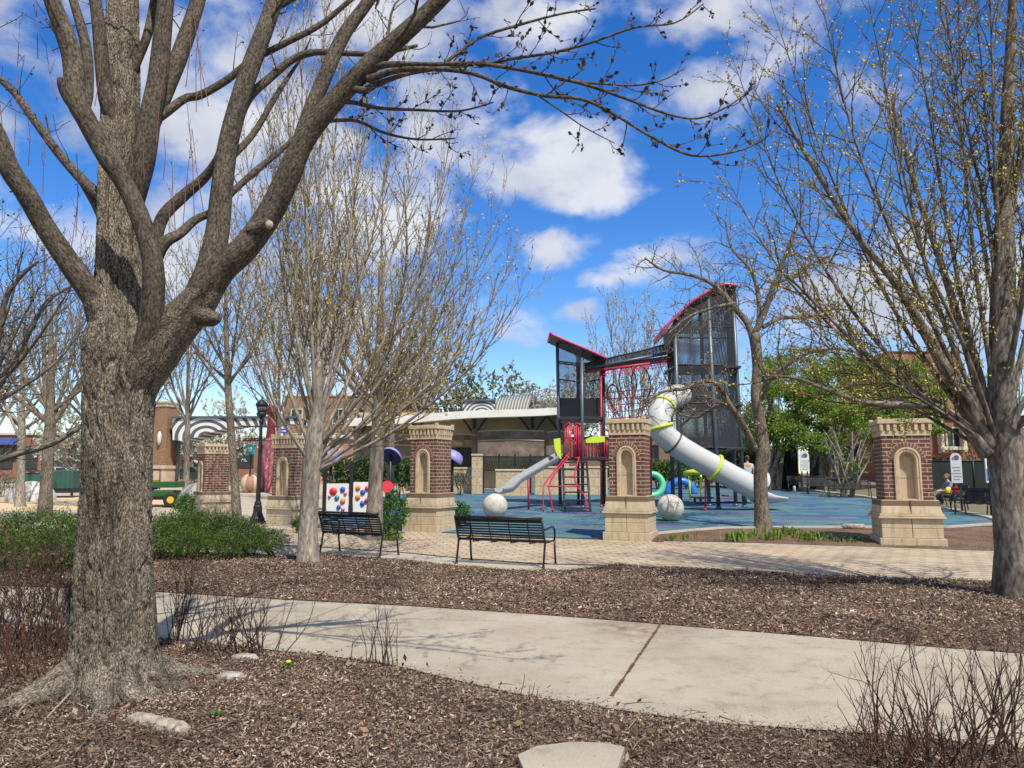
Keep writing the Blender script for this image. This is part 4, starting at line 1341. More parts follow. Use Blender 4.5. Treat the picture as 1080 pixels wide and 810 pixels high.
bench_at(1041, 545, 116, 'black metal bench below the blue and white notice')
for k, (px, py) in enumerate(((828, 516), (850, 519), (872, 521.5), (896, 525))):
    bench_at(px, py, 165, ['black bench in the shade nearest the tube slide exit', 'black bench below the white round topped sign by the dark fence', 'black bench in the shade before the twisted pale trunks', 'black bench at the rim of the blue surface, closest to the brick pillar'][k])

# ------------------------------------------------------------------ stone balls
M_BALL = mottled('pitted_stone', [(.3, (.40, .37, .31)), (.5, (.52, .485, .42)), (.75, (.58, .545, .48))], 5, .9, 6, .35, .01, 40)
for (px, py, dpx, lab) in ((522, 547, 26, 'pale stone ball standing on the blue surface behind the black bench'), (708, 549.5, 27.5, 'pale stone ball on the blue surface beside the pillar under the slide')):
    q = gnd(px, py)
    r = dpx / 2 / ppm(q.y)
    mb = MB(); mb.sphere((0, 0, r * .97), r, 48, 28)
    o = mb.build('stone_ball', M_BALL)
    o.location = (q.x, q.y + r * .2, gz(q.x, q.y))
    tag(o, lab, 'stone ball', 'stone balls on the play surface')

# ------------------------------------------------------------------ play structure
M_POST = mat('grey_blue_steel', (.095, .115, .145), .4, .3)
M_DARK = mat('dark_steel', (.022, .024, .03), .5)
M_PINK = mat('pink_plastic', (.46, .035, .13), .4)
M_PURPLE = mat('purple_plastic', (.24, .10, .52), .4)
M_RED = mat('crimson_plastic', (.46, .018, .06), .45)
M_LIME = mat('lime_plastic', (.55, .72, .04), .4)
M_TUBE = mottled('pale_grey_plastic', [(.3, (.46, .465, .455)), (.7, (.52, .525, .515))], 1.2, .32, 3, 0)
M_SLIDE = mottled('grey_plastic', [(.3, (.26, .275, .28)), (.7, (.31, .325, .33))], 1.2, .35, 3, 0)
def m_net(name, col, wire, cell):
    m = mat(name, col, .6)
    t = m.node_tree
    c = N(t, 'ShaderNodeTexCoord')
    sp = N(t, 'ShaderNodeSeparateXYZ')
    L(t, c.outputs['UV'], sp.inputs[0])
    outs = []
    for k in range(2):
        md = N(t, 'ShaderNodeMath', operation='PINGPONG'); L(t, sp.outputs[k], md.inputs[0]); md.inputs[1].default_value = cell / 2
        lt = N(t, 'ShaderNodeMath', operation='LESS_THAN'); L(t, md.outputs[0], lt.inputs[0]); lt.inputs[1].default_value = wire / 2
        outs.append(lt.outputs[0])
    mx = N(t, 'ShaderNodeMath', operation='MAXIMUM'); L(t, outs[0], mx.inputs[0]); L(t, outs[1], mx.inputs[1])
    L(t, mx.outputs[0], bsdf(m).inputs['Alpha'])
    return m
M_NET = m_net('black_safety_net', (.03, .033, .04), .0105, .045)
M_NETR2 = m_net('tower_safety_net', (.022, .024, .03), .018, .045)
M_NETD = m_net('dense_black_mesh', (.02, .022, .028), .028, .045)
M_NETR = m_net('crimson_net', (.45, .03, .10), .03, .12)

YL, YT = 29.6, 29.2
pr = gnd(690, 533)
PR = Vector((pr.x, 29.4, gz(pr.x, 29.4)))
play = empty('play_structure', PR, 0, 'tall two tower play structure with netting, pink curved roofs, bridge, tube slide and red stairs', 'playground')
def pb(mb, name, m, uv=False):
    return mb.build(name, m, play, PR, uv)
def post(px0, py0, px1, py1, Y, w=.13, m=None):
    """post from its top to its foot on the ground"""
    a = at(px0, py0, Y)
    b = at(px1, py1, Y)
    b.z = gz(b.x, b.y) - .02
    mb = MB(); mb.tube([b, a], w / 2, 12)
    mb.sphere(a, w / 2 * 1.02, 10, 6)
    mb.lathe([(w * .75, 0), (w * .75, .05), (w * .55, .09)], (b.x, b.y, b.z + .02), 12)
    return pb(mb, 'post', m or M_POST)
def beam(a, b, r, name='beam', m=None, n=8):
    mb = MB(); mb.tube([a, b], r, n)
    return pb(mb, name, m or M_DARK)
def panel(c4, m, name, th=.02, uv=True):
    """flat panel between four points (counter-clockwise), with thickness"""
    a, b, c, d = [Vector(p) for p in c4]
    n = (b - a).cross(d - a).normalized() * th / 2
    mb = MB()
    i = mb.add([a - n, b - n, c - n, d - n, a + n, b + n, c + n, d + n])
    for q in ((0, 3, 2, 1), (4, 5, 6, 7), (0, 1, 5, 4), (1, 2, 6, 5), (2, 3, 7, 6), (3, 0, 4, 7)): mb.face([i + k for k in q])
    o = pb(mb, name, m, False)
    if uv:
        me = o.data
        ul = me.uv_layers.new(name='UVMap')
        ux = (b - a).normalized(); uy = (d - a); uy = (uy - ux * uy.dot(ux)).normalized()
        for li, lp in enumerate(me.loops):
            co = me.vertices[lp.vertex_index].co + PR
            ul.data[li].uv = ((co - a).dot(ux), (co - a).dot(uy))
    return o
def hpanel(pxa, pxb, ytop, ybot, Ya, Yb, m, name, ytop2=None, ybot2=None):
    a = at(pxa, ybot, Ya); b = at(pxb, ybot2 or ybot, Yb); c = at(pxb, ytop2 or ytop, Yb); d = at(pxa, ytop, Ya)
    return panel((a, b, c, d), m, name, .012)
# left tower
post(587.5, 357, 591, 524, YL)
post(613.5, 370, 614.5, 524, YL - .9)
post(609, 366, 610, 522, YL + 1.0, .11, M_DARK)
post(636, 379, 637, 524, YL, .15, M_DARK)
post(634, 391, 634, 524, YL - .5, .075, M_RED)
hpanel(588, 613, 358, 420, YL, YL - .9, M_NET, 'net_panel', 371)
hpanel(610, 636, 367, 420, YL + 1, YL, M_NET, 'net_panel', 380)
hpanel(590, 613, 420, 442, YL, YL - .9, M_NETD, 'barrier_panel')
hpanel(590, 636, 420, 442, YL + 1, YL, M_NETD, 'barrier_panel')
hpanel(613, 636, 421, 442, YL - .9, YL, M_NETD, 'barrier_panel')
for y in (381, 383, 400):
    beam(at(588, y, YL), at(613.5, y + 3, YL - .9), .028, 'rail')
    beam(at(613.5, y + 3, YL - .9), at(636, y, YL), .028, 'rail')
def deck(px0, px1, py, Y0, Y1, th=.12, m=None, name='deck'):
    z = at((px0 + px1) / 2, py, (Y0 + Y1) / 2).z
    x0, x1 = at(px0, py, Y0).x, at(px1, py, Y0).x
    mb = MB(); mb.box(((x0 + x1) / 2, (Y0 + Y1) / 2, z), (x1 - x0, Y1 - Y0, th), bev=.01)
    return pb(mb, name, m or M_DARK)
deck(590, 637, 443, YL - .9, YL + 1)
deck(594, 637, 484, YL - .9, YL + 1)
# slanted roofs: a curved sheet with a pink rim
def roof_sheet(edge, Y0, Y1, name, drop, m_top, m_rim, m_under, rim=.10):
    """edge: list of photo points at depth Y0, swept back to Y1"""
    a = [at(px, py, Y0) for px, py in edge]
    pts = []
    k = len(a)
    for i in range(k - 1):
        for j in range(4):
            t = j / 4
            p0, p1, p2, p3 = a[max(0, i - 1)], a[i], a[i + 1], a[min(k - 1, i + 2)]
            pts.append(.5 * ((2 * p1) + (p2 - p0) * t + (2 * p0 - 5 * p1 + 4 * p2 - p3) * t * t + (3 * p1 - p0 - 3 * p2 + p3) * t ** 3))
    pts.append(a[-1])
    mb = MB()
    nn = 8
    rows = []
    for j in range(nn + 1):
        u = j / nn
        sag = -drop * math.sin(math.pi * u)
        rows.append(mb.add([(p.x, Y0 + (Y1 - Y0) * u, p.z + sag) for p in pts]))
    low = []
    for j in range(nn + 1):
        u = j / nn
        sag = -drop * math.sin(math.pi * u)
        low.append(mb.add([(p.x, Y0 + (Y1 - Y0) * u, p.z + sag - .06) for p in pts]))
    q = len(pts)
    for j in range(nn):
        for i in range(q - 1):
            mb.face((rows[j] + i, rows[j] + i + 1, rows[j + 1] + i + 1, rows[j + 1] + i), 0, True)
            mb.face((low[j] + i, low[j + 1] + i, low[j + 1] + i + 1, low[j] + i + 1), 1, True)
    pb(mb, name, [m_top, m_under])
    mb = MB()
    loop = [Vector(p) for p in pts] + [Vector((pts[-1].x, Y0 + (Y1 - Y0) * u, pts[-1].z - drop * math.sin(math.pi * u))) for u in (.33, .66, 1)] + \
           [Vector((p.x, Y1, p.z)) for p in reversed(pts[:-1])] + [Vector((pts[0].x, Y0 + (Y1 - Y0) * u, pts[0].z - drop * math.sin(math.pi * u))) for u in (.66, .33)]
    mb.tube([p - Vector((0, 0, .03)) for p in loop], rim, 8, 0, closed=True)
    pb(mb, 'roof_rim', m_rim)
roof_sheet([(580.5, 351), (597, 358.5), (620, 368), (639.5, 377)], YL - 1.1, YL + .7, 'roof', .0, M_PURPLE, M_PINK, M_DARK, .05)
# right tower
TP = [((711.5, 335), (718, 536), YT - .9), ((747, 316), (758, 537), YT - 1.0), ((772, 299), (785, 534), YT - .3), ((705, 350), (710, 531), YT + .4), ((738, 320), (748, 529), YT + .45), ((766, 305), (776, 529), YT + .45)]
for a, b, Y in TP:
    post(*a, *b, Y, .155)
roof_sheet([(699, 353), (704, 343), (714, 332), (730, 317), (748, 306), (764, 299), (777, 300.5)], YT - 1.2, YT + .5, 'roof', .0, M_DARK, M_PINK, M_DARK, .055)
mb = MB()                                                      # dark valance under the curved roof
ed = [(700, 354), (714, 335), (730, 320), (748, 309), (766, 302), (776, 304)]
for (a, b) in zip(ed, ed[1:]):
    p, q = at(a[0], a[1], YT - 1.05), at(b[0], b[1], YT - 1.05)
    h = .55
    mb.quad(p - Vector((0, 0, h * (1 if a[0] < 760 else .9))), q - Vector((0, 0, h)), q, p)
    mb.quad(p + Vector((0, .03, 0)), q + Vector((0, .03, 0)), q - Vector((0, -.03, h)), p - Vector((0, -.03, h)))
pb(mb, 'valance', mat('valance_cloth', (.02, .02, .026), .8))
def lerp_post(k, y):
    (a, b, Y) = TP[k]
    u = (y - a[1]) / (b[1] - a[1])
    return at(a[0] + (b[0] - a[0]) * u, y, Y)
def tower_panel(i, j, y0, y1, m, name, y0b=None):
    panel((lerp_post(i, y1), lerp_post(j, y1), lerp_post(j, y0b or y0), lerp_post(i, y0)), m, name, .012)
tower_panel(0, 1, 344, 425, M_NETR2, 'net_panel', 330)
tower_panel(1, 2, 326, 425, M_NETR2, 'net_panel', 312)
tower_panel(0, 1, 425, 472, M_NETD, 'barrier_panel')
tower_panel(1, 2, 425, 472, M_NETD, 'barrier_panel')
tower_panel(3, 4, 355, 472, M_NET, 'net_panel', 330)
tower_panel(4, 5, 330, 472, M_NET, 'net_panel', 312)
tower_panel(3, 0, 352, 420, M_NETD, 'net_panel', 344)
tower_panel(2, 5, 312, 425, M_NETD, 'net_panel', 312)
tower_panel(4, 5, 338, 350, M_NETD, 'barrier_panel')
tower_panel(0, 1, 344, 352, M_NETD, 'barrier_panel')
for y in (345, 356, 385, 425, 472):
    for i, j in ((0, 1), (1, 2), (3, 4), (4, 5), (3, 0), (2, 5)):
        if y < 350 and i in (0, 3): continue
        beam(lerp_post(i, y), lerp_post(j, y), .026, 'rail')
for y in (386, 426, 473):
    a, b = lerp_post(0, y), lerp_post(2, y)
    mb = MB(); mb.box(((a.x + b.x) / 2, YT + .3, a.z), (b.x - a.x + .12, 2.0, .09), bev=.01)
    pb(mb, 'deck', M_DARK)
# bridge
for (ya, yb, r, m) in ((384, 362.5, .035, M_DARK), (389, 372, .06, M_POST), (392.5, 380.5, .05, M_RED)):
    for dY in (-.45, .45):
        beam(at(617, ya, YL - .1 + dY), at(706, yb, YT + dY), r, 'bridge_rail', m)
mb = MB()
for k in range(27):
    u = k / 26
    for dY in (-.45, .45):
        t_ = at(617 + 89 * u, 384 - 21.5 * u, YL - .1 + dY); b_ = at(617 + 89 * u, 390 - 17 * u, YL - .1 + dY)
        mb.tube([b_, t_], .014, 5)
pb(mb, 'bridge_balusters', M_DARK)
a, b = at(617, 391, YL - .1), at(706, 378, YT)
mb = MB()
i = mb.add([a + Vector((0, -.42, 0)), b + Vector((0, -.42, 0)), b + Vector((0, .42, 0)), a + Vector((0, .42, 0)), a + Vector((0, -.42, .06)), b + Vector((0, -.42, .06)), b + Vector((0, .42, .06)), a + Vector((0, .42, .06))])
for q in ((0, 3, 2, 1), (4, 5, 6, 7), (0, 1, 5, 4), (1, 2, 6, 5), (2, 3, 7, 6), (3, 0, 4, 7)): mb.face([i + k for k in q])
pb(mb, 'bridge_deck', M_DARK)
panel((at(636, 398, YL - .6), at(705, 386, YT - .5), at(705, 379, YT - .5), at(636, 391, YL - .6)), M_NETR, 'bridge_net', .01)
for dY in (-.46, .46):
    panel((at(617, 390, YL - .1 + dY), at(706, 373.5, YT + dY), at(706, 362.5, YT + dY), at(617, 384, YL - .1 + dY)), M_NETR2, 'bridge_net', .01)
mb = MB()                                                      # crimson hanging loops
for (cx, cy, w, h) in ((662, 402, 9, 26), (676, 404, 10, 28), (647, 420, 7, 22)):
    c = at(cx, cy, YL)
    s_ = 1 / ppm(YL)
    mb.tube([c + Vector((math.cos(a) * w * s_, math.sin(a) * .25, math.sin(a) * h * .7 * s_)) for a in [2 * math.pi * k / 18 for k in range(18)]], .028, 6, closed=True)
    mb.tube([c + Vector((0, 0, h * .7 * s_)), at(cx, 388, YL)], .02, 5)
for k in range(5):
    y = 414 + 7 * k
    mb.tube([at(640, y, YL), at(690, y - 4, YL)], .018, 5)
for k in range(8):
    x = 643 + 6 * k
    mb.tube([at(x, 412, YL), at(x - 2, 446, YL)], .014, 5)
pb(mb, 'climbing_net', M_RED)
# red guard rails on the low deck
def rails(pxa, pxb, y0, y1, Ya, Yb, n, name='guard_rail', m=None, r=.022):
    mb = MB()
    a0, b0, a1, b1 = at(pxa, y0, Ya), at(pxb, y0, Yb), at(pxa, y1, Ya), at(pxb, y1, Yb)
    mb.tube([a0, b0], r, 6); mb.tube([a1, b1], r, 6)
    for k in range(n + 1):
        u = k / n
        mb.tube([a1.lerp(b1, u), a0.lerp(b0, u)], r * .85, 6)
    pb(mb, name, m or M_RED)
rails(596, 602, 449, 483, YL - .95, YL - 1.0, 3, r=.028)
rails(606, 612, 449, 483, YL - 1.0, YL - .95, 3, r=.028)
rails(616, 640, 464, 483, YL - .9, YL - .7, 9)
rails(594, 640, 462, 483, YL + 1, YL + 1, 12)
mb = MB()
mb.tube([at(597, 449, YL - 1), at(600, 446, YL - 1), at(603, 449, YL - 1)], .03, 6)
mb.tube([at(606, 449, YL - 1), at(609, 446, YL - 1), at(612, 449, YL - 1)], .03, 6)
pb(mb, 'guard_rail', M_RED)
# stairs and curved red handrails
sd0 = at(606, 484, YL - .95); sd1 = gnd(596, 528); 
mb = MB()
n = 7
for k in range(n):
    u = (k + .5) / n
    p = sd0.lerp(Vector((sd1.x, YL - 2.9, gz(sd1.x, YL - 2.9))), u)
    mb.box(p, (.85, .3, .05), bev=.008)
for s in (-.45, .45):
    e = Vector((sd1.x + s, YL - 2.9, gz(sd1.x, YL - 2.9)))
    mb.tube([sd0 + Vector((s, 0, -.05)), e], .04, 6)
pb(mb, 'stairs', M_DARK)
def hand(lst, r=.032):
    mb = MB()
    P = [at(px, py, Y) for px, py, Y in lst]
    P[-1].z = gz(P[-1].x, P[-1].y)
    out = []
    for i in range(len(P) - 1):
        p0, p1, p2, p3 = P[max(0, i - 1)], P[i], P[i + 1], P[min(len(P) - 1, i + 2)]
        for j in range(5):
            t = j / 5
            out.append(.5 * ((2 * p1) + (p2 - p0) * t + (2 * p0 - 5 * p1 + 4 * p2 - p3) * t * t + (3 * p1 - p0 - 3 * p2 + p3) * t ** 3))
    out.append(P[-1])
    mb.tube(out, r, 8)
    pb(mb, 'handrail', M_RED)
hand([(600, 482, YL - 1), (592, 491, YL - 1.6), (583, 503, YL - 2.2), (579, 513, YL - 2.6), (580, 520, YL - 2.8), (583, 531, YL - 2.9)], .032)
hand([(600, 478, YL - 1), (590, 490, YL - 1.6), (576, 508, YL - 2.4), (573, 516, YL - 2.7), (573, 532, YL - 2.9)], .026)
hand([(611, 482, YL - 1), (608, 492, YL - 1.5), (606, 504, YL - 2.0), (610, 515, YL - 2.5), (617, 524, YL - 2.8), (619, 531, YL - 2.9)], .032)
beam(at(577, 513, YL - 2.5), at(612, 513, YL - 2.5), .025, 'rail', M_RED)
# straight grey slide at the left
mb = MB()
A = at(592, 481, YL - .5); B0 = at(546, 508, YL - 1.8); B1 = at(536, 516.5, YL - 2.1); B = at(526, 519.5, YL - 2.4)
def chute(P, w, h, th=.04, m=0):
    rows = []
    for i, p in enumerate(P):
        t = (P[min(i + 1, len(P) - 1)] - P[max(i - 1, 0)]).normalized()
        s = Vector((0, 0, 1)).cross(t); s.z = 0; s.normalize()
        nrm_ = t.cross(s)
        prof = [(-w / 2 - .05, h), (-w / 2, h), (-w / 2 + .06, .03), (0, 0), (w / 2 - .06, .03), (w / 2, h), (w / 2 + .05, h), (w / 2 + .05, h - th), (w / 2 - .02, -th), (-w / 2 + .02, -th), (-w / 2 - .05, h - th)]
        rows.append(mb.add([p + s * a + nrm_ * b for a, b in prof]))
    k = 11
    for a, b in zip(rows, rows[1:]):
        for j in range(k): mb.face((a + j, a + (j + 1) % k, b + (j + 1) % k, b + j), m, False)
    mb.face([rows[0] + j for j in range(k)], m); mb.face([rows[-1] + j for j in reversed(range(k))], m)
PP = [A, A.lerp(B0, .25), A.lerp(B0, .5), A.lerp(B0, .75), B0, B0.lerp(B1, .5) + Vector((0, 0, -.03)), B1 + Vector((0, 0, -.04)), B]
chute(PP, .50, .15)
pb(mb, 'open_slide', M_SLIDE)
beam(Vector((B0.x + .4, B0.y, B0.z + .1)), Vector((B0.x + .4, B0.y, gz(B0.x, B0.y))), .035, 'post', M_RED)
# lime panels
def disc_panel(poly, Y, m, name, th=.06):
    P = [at(px, py, Y) for px, py in poly]
    mb = MB()
    n = len(P)
    a = mb.add(P); b = mb.add([p + Vector((0, th, 0)) for p in P])
    mb.face([a + i for i in range(n)]); mb.face([b + i for i in reversed(range(n))])
    for i in range(n): mb.face((a + i, b + i, b + (i + 1) % n, a + (i + 1) % n))
    pb(mb, name, m)
disc_panel([(584, 463), (591, 462), (592, 484), (589, 483), (585, 473)], YL - .95, M_LIME, 'lime_panel')
disc_panel([(618, 463), (623, 461), (630, 460), (638, 460), (638, 466), (628, 467), (618, 467)], YL - .95, M_LIME, 'lime_panel')
# tube slide
C = [(752, 419, YT + .5), (735, 418, YT + .0), (718, 417, YT - .7), (705, 421, YT - 1.4), (698, 431, YT - 1.9), (695, 442, YT - 2.15), (698, 455, YT - 2.2), (710, 467, YT - 2.1), (730, 480, YT - 2.0), (754, 493, YT - 1.9), (778, 506, YT - 1.8), (800, 517, YT - 1.7)]
P = [at(*c) for c in C]
path = []
for i in range(len(P) - 1):
    p0, p1, p2, p3 = P[max(0, i - 1)], P[i], P[i + 1], P[min(len(P) - 1, i + 2)]
    for j in range(6):
        t = j / 6
        path.append(.5 * ((2 * p1) + (p2 - p0) * t + (2 * p0 - 5 * p1 + 4 * p2 - p3) * t * t + (3 * p1 - p0 - 3 * p2 + p3) * t ** 3))
path.append(P[-1])
mb = MB()
RT = .43
mb.tube(path, RT, 28, 0, cap=False)
mb.tube(list(reversed(path)), RT - .02, 28, 0, cap=False)
tube = pb(mb, 'tube_slide', M_TUBE)
def slide_ring(i, r, w, m, name):
    t = (path[i + 1] - path[i - 1]).normalized()
    c = path[i]
    a = t.orthogonal().normalized(); b = t.cross(a)
    mb = MB()
    mb.tube([c + (a * math.cos(x) + b * math.sin(x)) * r for x in [2 * math.pi * k / 28 for k in range(28)]], w, 8, closed=True)
    o = mb.build(name, m, tube, PR)
    return o
slide_ring(23, RT + .02, .055, M_LIME, 'tube_ring')
slide_ring(34, RT + .02, .06, M_LIME, 'tube_ring')
slide_ring(54, RT + .03, .06, M_LIME, 'tube_ring')
slide_ring(42, RT + .006, .035, mat('dark_band', (.035, .037, .04), .5), 'tube_ring')
slide_ring(6, RT + .015, .03, M_TUBE, 'tube_ring')
mb = MB()
e0 = path[-1]; e1 = at(812, 522, YT - 1.65); e2 = at(826, 524.5, YT - 1.6)
def halfpipe(Pq, r):
    rows = []
    for i, p in enumerate(Pq):
        t = (Pq[min(i + 1, len(Pq) - 1)] - Pq[max(i - 1, 0)]).normalized()
        s = Vector((0, 0, 1)).cross(t).normalized(); nn_ = t.cross(s)
        k = r[i]
        pr_ = [(math.cos(a) * k[0], math.sin(a) * k[1]) for a in [math.pi * (1 + j / 12) for j in range(13)]]
        rows.append((mb.add([p + s * a + nn_ * b for a, b in pr_]), mb.add([p + s * a * 1.07 + nn_ * (b * 1.12) for a, b in pr_])))
    for (a, a2), (b, b2) in zip(rows, rows[1:]):
        for j in range(12):
            mb.face((a + j, b + j, b + j + 1, a + j + 1), 0, True)
            mb.face((a2 + j, a2 + j + 1, b2 + j + 1, b2 + j), 0, True)
        mb.face((a, a2, b2, b)); mb.face((a + 12, b + 12, b2 + 12, a2 + 12))
    (a, a2) = rows[-1]
    for j in range(12): mb.face((a + j, a2 + j, a2 + j + 1, a + j + 1))
halfpipe([e0, e0.lerp(e1, .5), e1, e1.lerp(e2, .5), e2], [(.43, .43), (.44, .40), (.44, .30), (.42, .22), (.40, .16)])
mb.build('slide_exit', M_TUBE, tube, PR)
mb = MB()
h = at(808, 506, YT - 1.3)
mb.sphere(h, 1, 18, 12, 0, (.16, .10, .30))
mb.build('slide_hood', mat('white_plastic', (.7, .7, .69), .4), tube, PR)
post(744, 497, 744, 541, YT - 1.8, .07, M_RED)
post(686.5, 440, 686.5, 528, YT - 1.2, .08, M_RED)
beam(lerp_post(0, 452), at(733, 436, YT - .5), .05, 'strut', M_RED)

# arches beyond the tower
def torus_arch(name, px, py, rpx, Y, m, lab, cat, full=False, tube_r=.13, tilt=0):
    c = at(px, py, Y); c.z = gz(c.x, c.y)
    r = rpx / ppm(Y)
    mb = MB()
    if full:
        mb.tube([Vector((math.cos(a) * r, math.sin(a) * .1, r + math.sin(a) * r)) for a in [2 * math.pi * k / 28 for k in range(28)]], tube_r, 10, closed=True)
    else:
        mb.tube([Vector((-math.cos(a) * r, 0, math.sin(a) * r)) for a in [math.pi * k / 20 for k in range(21)]], tube_r, 10)
    o = mb.build(name, m)
    o.location = c; o.rotation_euler.z = R(tilt)
    tag(o, lab, cat)
torus_arch('climbing_arch', 718, 514, 13.5, 38.0, mat('blue_plastic', (.02, .16, .62), .4), 'bright blue climbing arch on the play surface behind the tube slide', 'play arch', False, .19)
torus_arch('climbing_ring', 688, 514, 11, 37.0, mat('mint_plastic', (.10, .55, .30), .4), 'mint green climbing ring half hidden behind the brick pillar', 'play ring', True, .15)
c = at(735, 499, 33.5)
mb = MB()
mb.tube([at(722, 500, 33.5), at(730, 498, 33.2), at(742, 498, 33), at(752, 503, 33)], .13, 10)
for px in (727, 739): 
    q = at(px, 499, 33.3); mb.tube([q, Vector((q.x, q.y, gz(q.x, q.y)))], .05, 8)
o = mb.build('balance_beam', M_LIME, None, (c.x, c.y, gz(c.x, c.y)))
tag(o, 'curved lime green beam on short posts under the tube slide', 'balance beam')
mb = MB()
c = at(762, 516, 31.5); c.z = gz(c.x, c.y)
mb.box((0, 0, .22), (2.4, 1.2, .08), bev=.015)
for x in (-1.05, 1.05):
    for y in (-.5, .5): mb.box((x, y, .09), (.09, .09, .18))
mb.box((0.6, 0, .30), (1.0, 1.1, .08), bev=.015)
o = mb.build('play_platform', mat('grey_deck', (.12, .13, .15), .6))
o.location = c; tag(o, 'low grey platform under the tall tower behind the tube slide', 'platform')

# ------------------------------------------------------------------ people
def skin_mesh(name, verts, edges, radii, m, parent, root_i=0, sub=2):
    me = bpy.data.meshes.new(name)
    me.from_pydata([Vector(v) for v in verts], edges, [])
    ob = bpy.data.objects.new(name, me)
    COL.objects.link(ob)
    sk = ob.modifiers.new('skin', 'SKIN')
    for i, r in enumerate(radii):
        rr = r if isinstance(r, tuple) else (r, r)
        me.skin_vertices[0].data[i].radius = rr
    for d in me.skin_vertices[0].data: d.use_root = False
    me.skin_vertices[0].data[root_i].use_root = True
    sb = ob.modifiers.new('sub', 'SUBSURF'); sb.levels = sub; sb.render_levels = sub
    dg = bpy.context.evaluated_depsgraph_get()
    nm = bpy.data.meshes.new_from_object(ob.evaluated_get(dg))
    ob.modifiers.clear()
    ob.data = nm
    for p in nm.polygons: p.use_smooth = True
    nm.materials.clear(); nm.materials.append(m)
    ob.parent = parent
    return ob
M_SKIN = mat('skin', (.48, .27, .19), .55)
M_HAIR = mat('brown_hair', (.075, .038, .02), .6)
def head(parent, c, face, hair_m, bun=True, sh=.105):
    """head with nose, ears, eyes; face is the horizontal direction looked at"""
    f = Vector(face).normalized(); s = Vector((-f.y, f.x, 0))
    c = Vector(c)
    mb = MB()
    mb.sphere(c, 1, 18, 12, 0, (.078, .088, .115))
    mb.sphere(c + f * .088 + Vector((0, 0, -.01)), 1, 8, 6, 0, (.015, .015, .022))
    for k in (-1, 1):
        mb.sphere(c + s * k * .078, 1, 8, 6, 0, (.014, .02, .03))
        mb.sphere(c + f * .078 + s * k * .032 + Vector((0, 0, .018)), .011, 8, 6, 1)
    mb.box(c + f * .083 + Vector((0, 0, -.048)), (.012, .012, .008), m=2)
    mb.build('face', [M_SKIN, mat('eye', (.02, .015, .012), .3), mat('lips', (.35, .12, .10), .5)], parent)
    mb = MB()
    mb.sphere(c - f * .018 + Vector((0, 0, .022)), 1, 18, 12, 0, (.088, .096, .108))
    if bun: mb.sphere(c - f * .095 + Vector((0, 0, .05)), 1, 10, 8, 0, (.05, .05, .05))
    mb.build('hair', hair_m, parent)
# woman on the bench, looking down at her hands, facing left
wl = WB.location.copy()
wroot = empty('person', (wl.x, wl.y, wl.z), 0, 'seated person in a blue shirt leaning forward with hands out on a black bench', 'person')
x = lambda dx, y, z: Vector((dx, y, z))
hip = x(.10, 0, .50)
ch = x(.03, 0, .86); nk = x(-.02, 0, 1.02); hd = x(-.06, 0, 1.18)
body_v = [hip, x(.07, 0, .68), ch, nk, x(-.04, 0, 1.10)]
body_e = [(0, 1), (1, 2), (2, 3), (3, 4)]
body_r = [(.15, .12), (.13, .11), (.15, .11), .05, .055]
for s in (-1, 1):
    b = len(body_v)
    body_v += [x(.01, s * .18, .93), x(-.10, s * .22, .70), x(-.34, s * .12, .64), x(-.42, s * .09, .63)]
    body_e += [(2, b), (b, b + 1), (b + 1, b + 2), (b + 2, b + 3)]
    body_r += [.055, .043, .034, .030]
    b2_ = len(body_v)
    body_v += [x(.06, s * .10, .49), x(-.36, s * .12, .50), x(-.34, s * .12, .10), x(-.46, s * .12, .04)]
    body_e += [(0, b2_), (b2_, b2_ + 1), (b2_ + 1, b2_ + 2), (b2_ + 2, b2_ + 3)]
    body_r += [.085, .062, .042, .035]
body = skin_mesh('body', body_v, body_e, body_r, M_SKIN, wroot)
sv = body_v[:4]; se = [(0, 1), (1, 2), (2, 3)]; sr = [(.17, .14), (.15, .13), (.17, .13), .07]
for s in (-1, 1):
    b = len(sv); sv += [x(.01, s * .18, .93), x(-.08, s * .215, .74)]; se += [(2, b), (b, b + 1)]; sr += [.075, .062]
skin_mesh('shirt', sv, se, sr, mat('blue_shirt', (.16, .19, .42), .8), wroot)
tv = [hip]; te = []; tr_ = [(.165, .13)]
for s in (-1, 1):
    b = len(tv); tv += [x(.06, s * .10, .49), x(-.36, s * .12, .50), x(-.34, s * .12, .14)]; te += [(0, b), (b, b + 1), (b + 1, b + 2)]; tr_ += [.10, .078, .058]
skin_mesh('trousers', tv, te, tr_, mat('dark_trousers', (.02, .02, .03), .8), wroot)
head(wroot, hd, (-1, -.15, 0), mat('light_brown_hair', (.14, .075, .04), .6))
mb = MB()
for s in (-1, 1):
    for k in range(5):
        a = x(-.44, s * .09 + (k - 2) * .016, .63)
        mb.tube([a, a + Vector((-.05, 0, -.005)), a + Vector((-.075 + abs(k - 2) * .008, 0, -.03))], [.010, .009, .007], 6)
mb.build('fingers', M_SKIN, wroot)
wroot.location = (wl.x + .06, wl.y + .05, wl.z + .0)
# bag in two colours hanging on the bench
q = at(1007, 518, wl.y - 1.02)
mb = MB()
mb.sphere((0, 0, 0), 1, 18, 12, 0, (.22, .12, .17))
mb.sphere((-.24, -.02, .0), 1, 14, 10, 1, (.13, .10, .16))
mb.tube([(-.1, 0, .14), (0, 0, .26), (.12, 0, .14)], .012, 6, 0)
o = mb.build('bag', [mat('red_cloth', (.68, .012, .02), .7), mat('yellow_cloth', (.75, .52, .01), .7)])
o.location = q; tag(o, 'bright red and yellow bag on the bench beside the seated woman', 'bag')
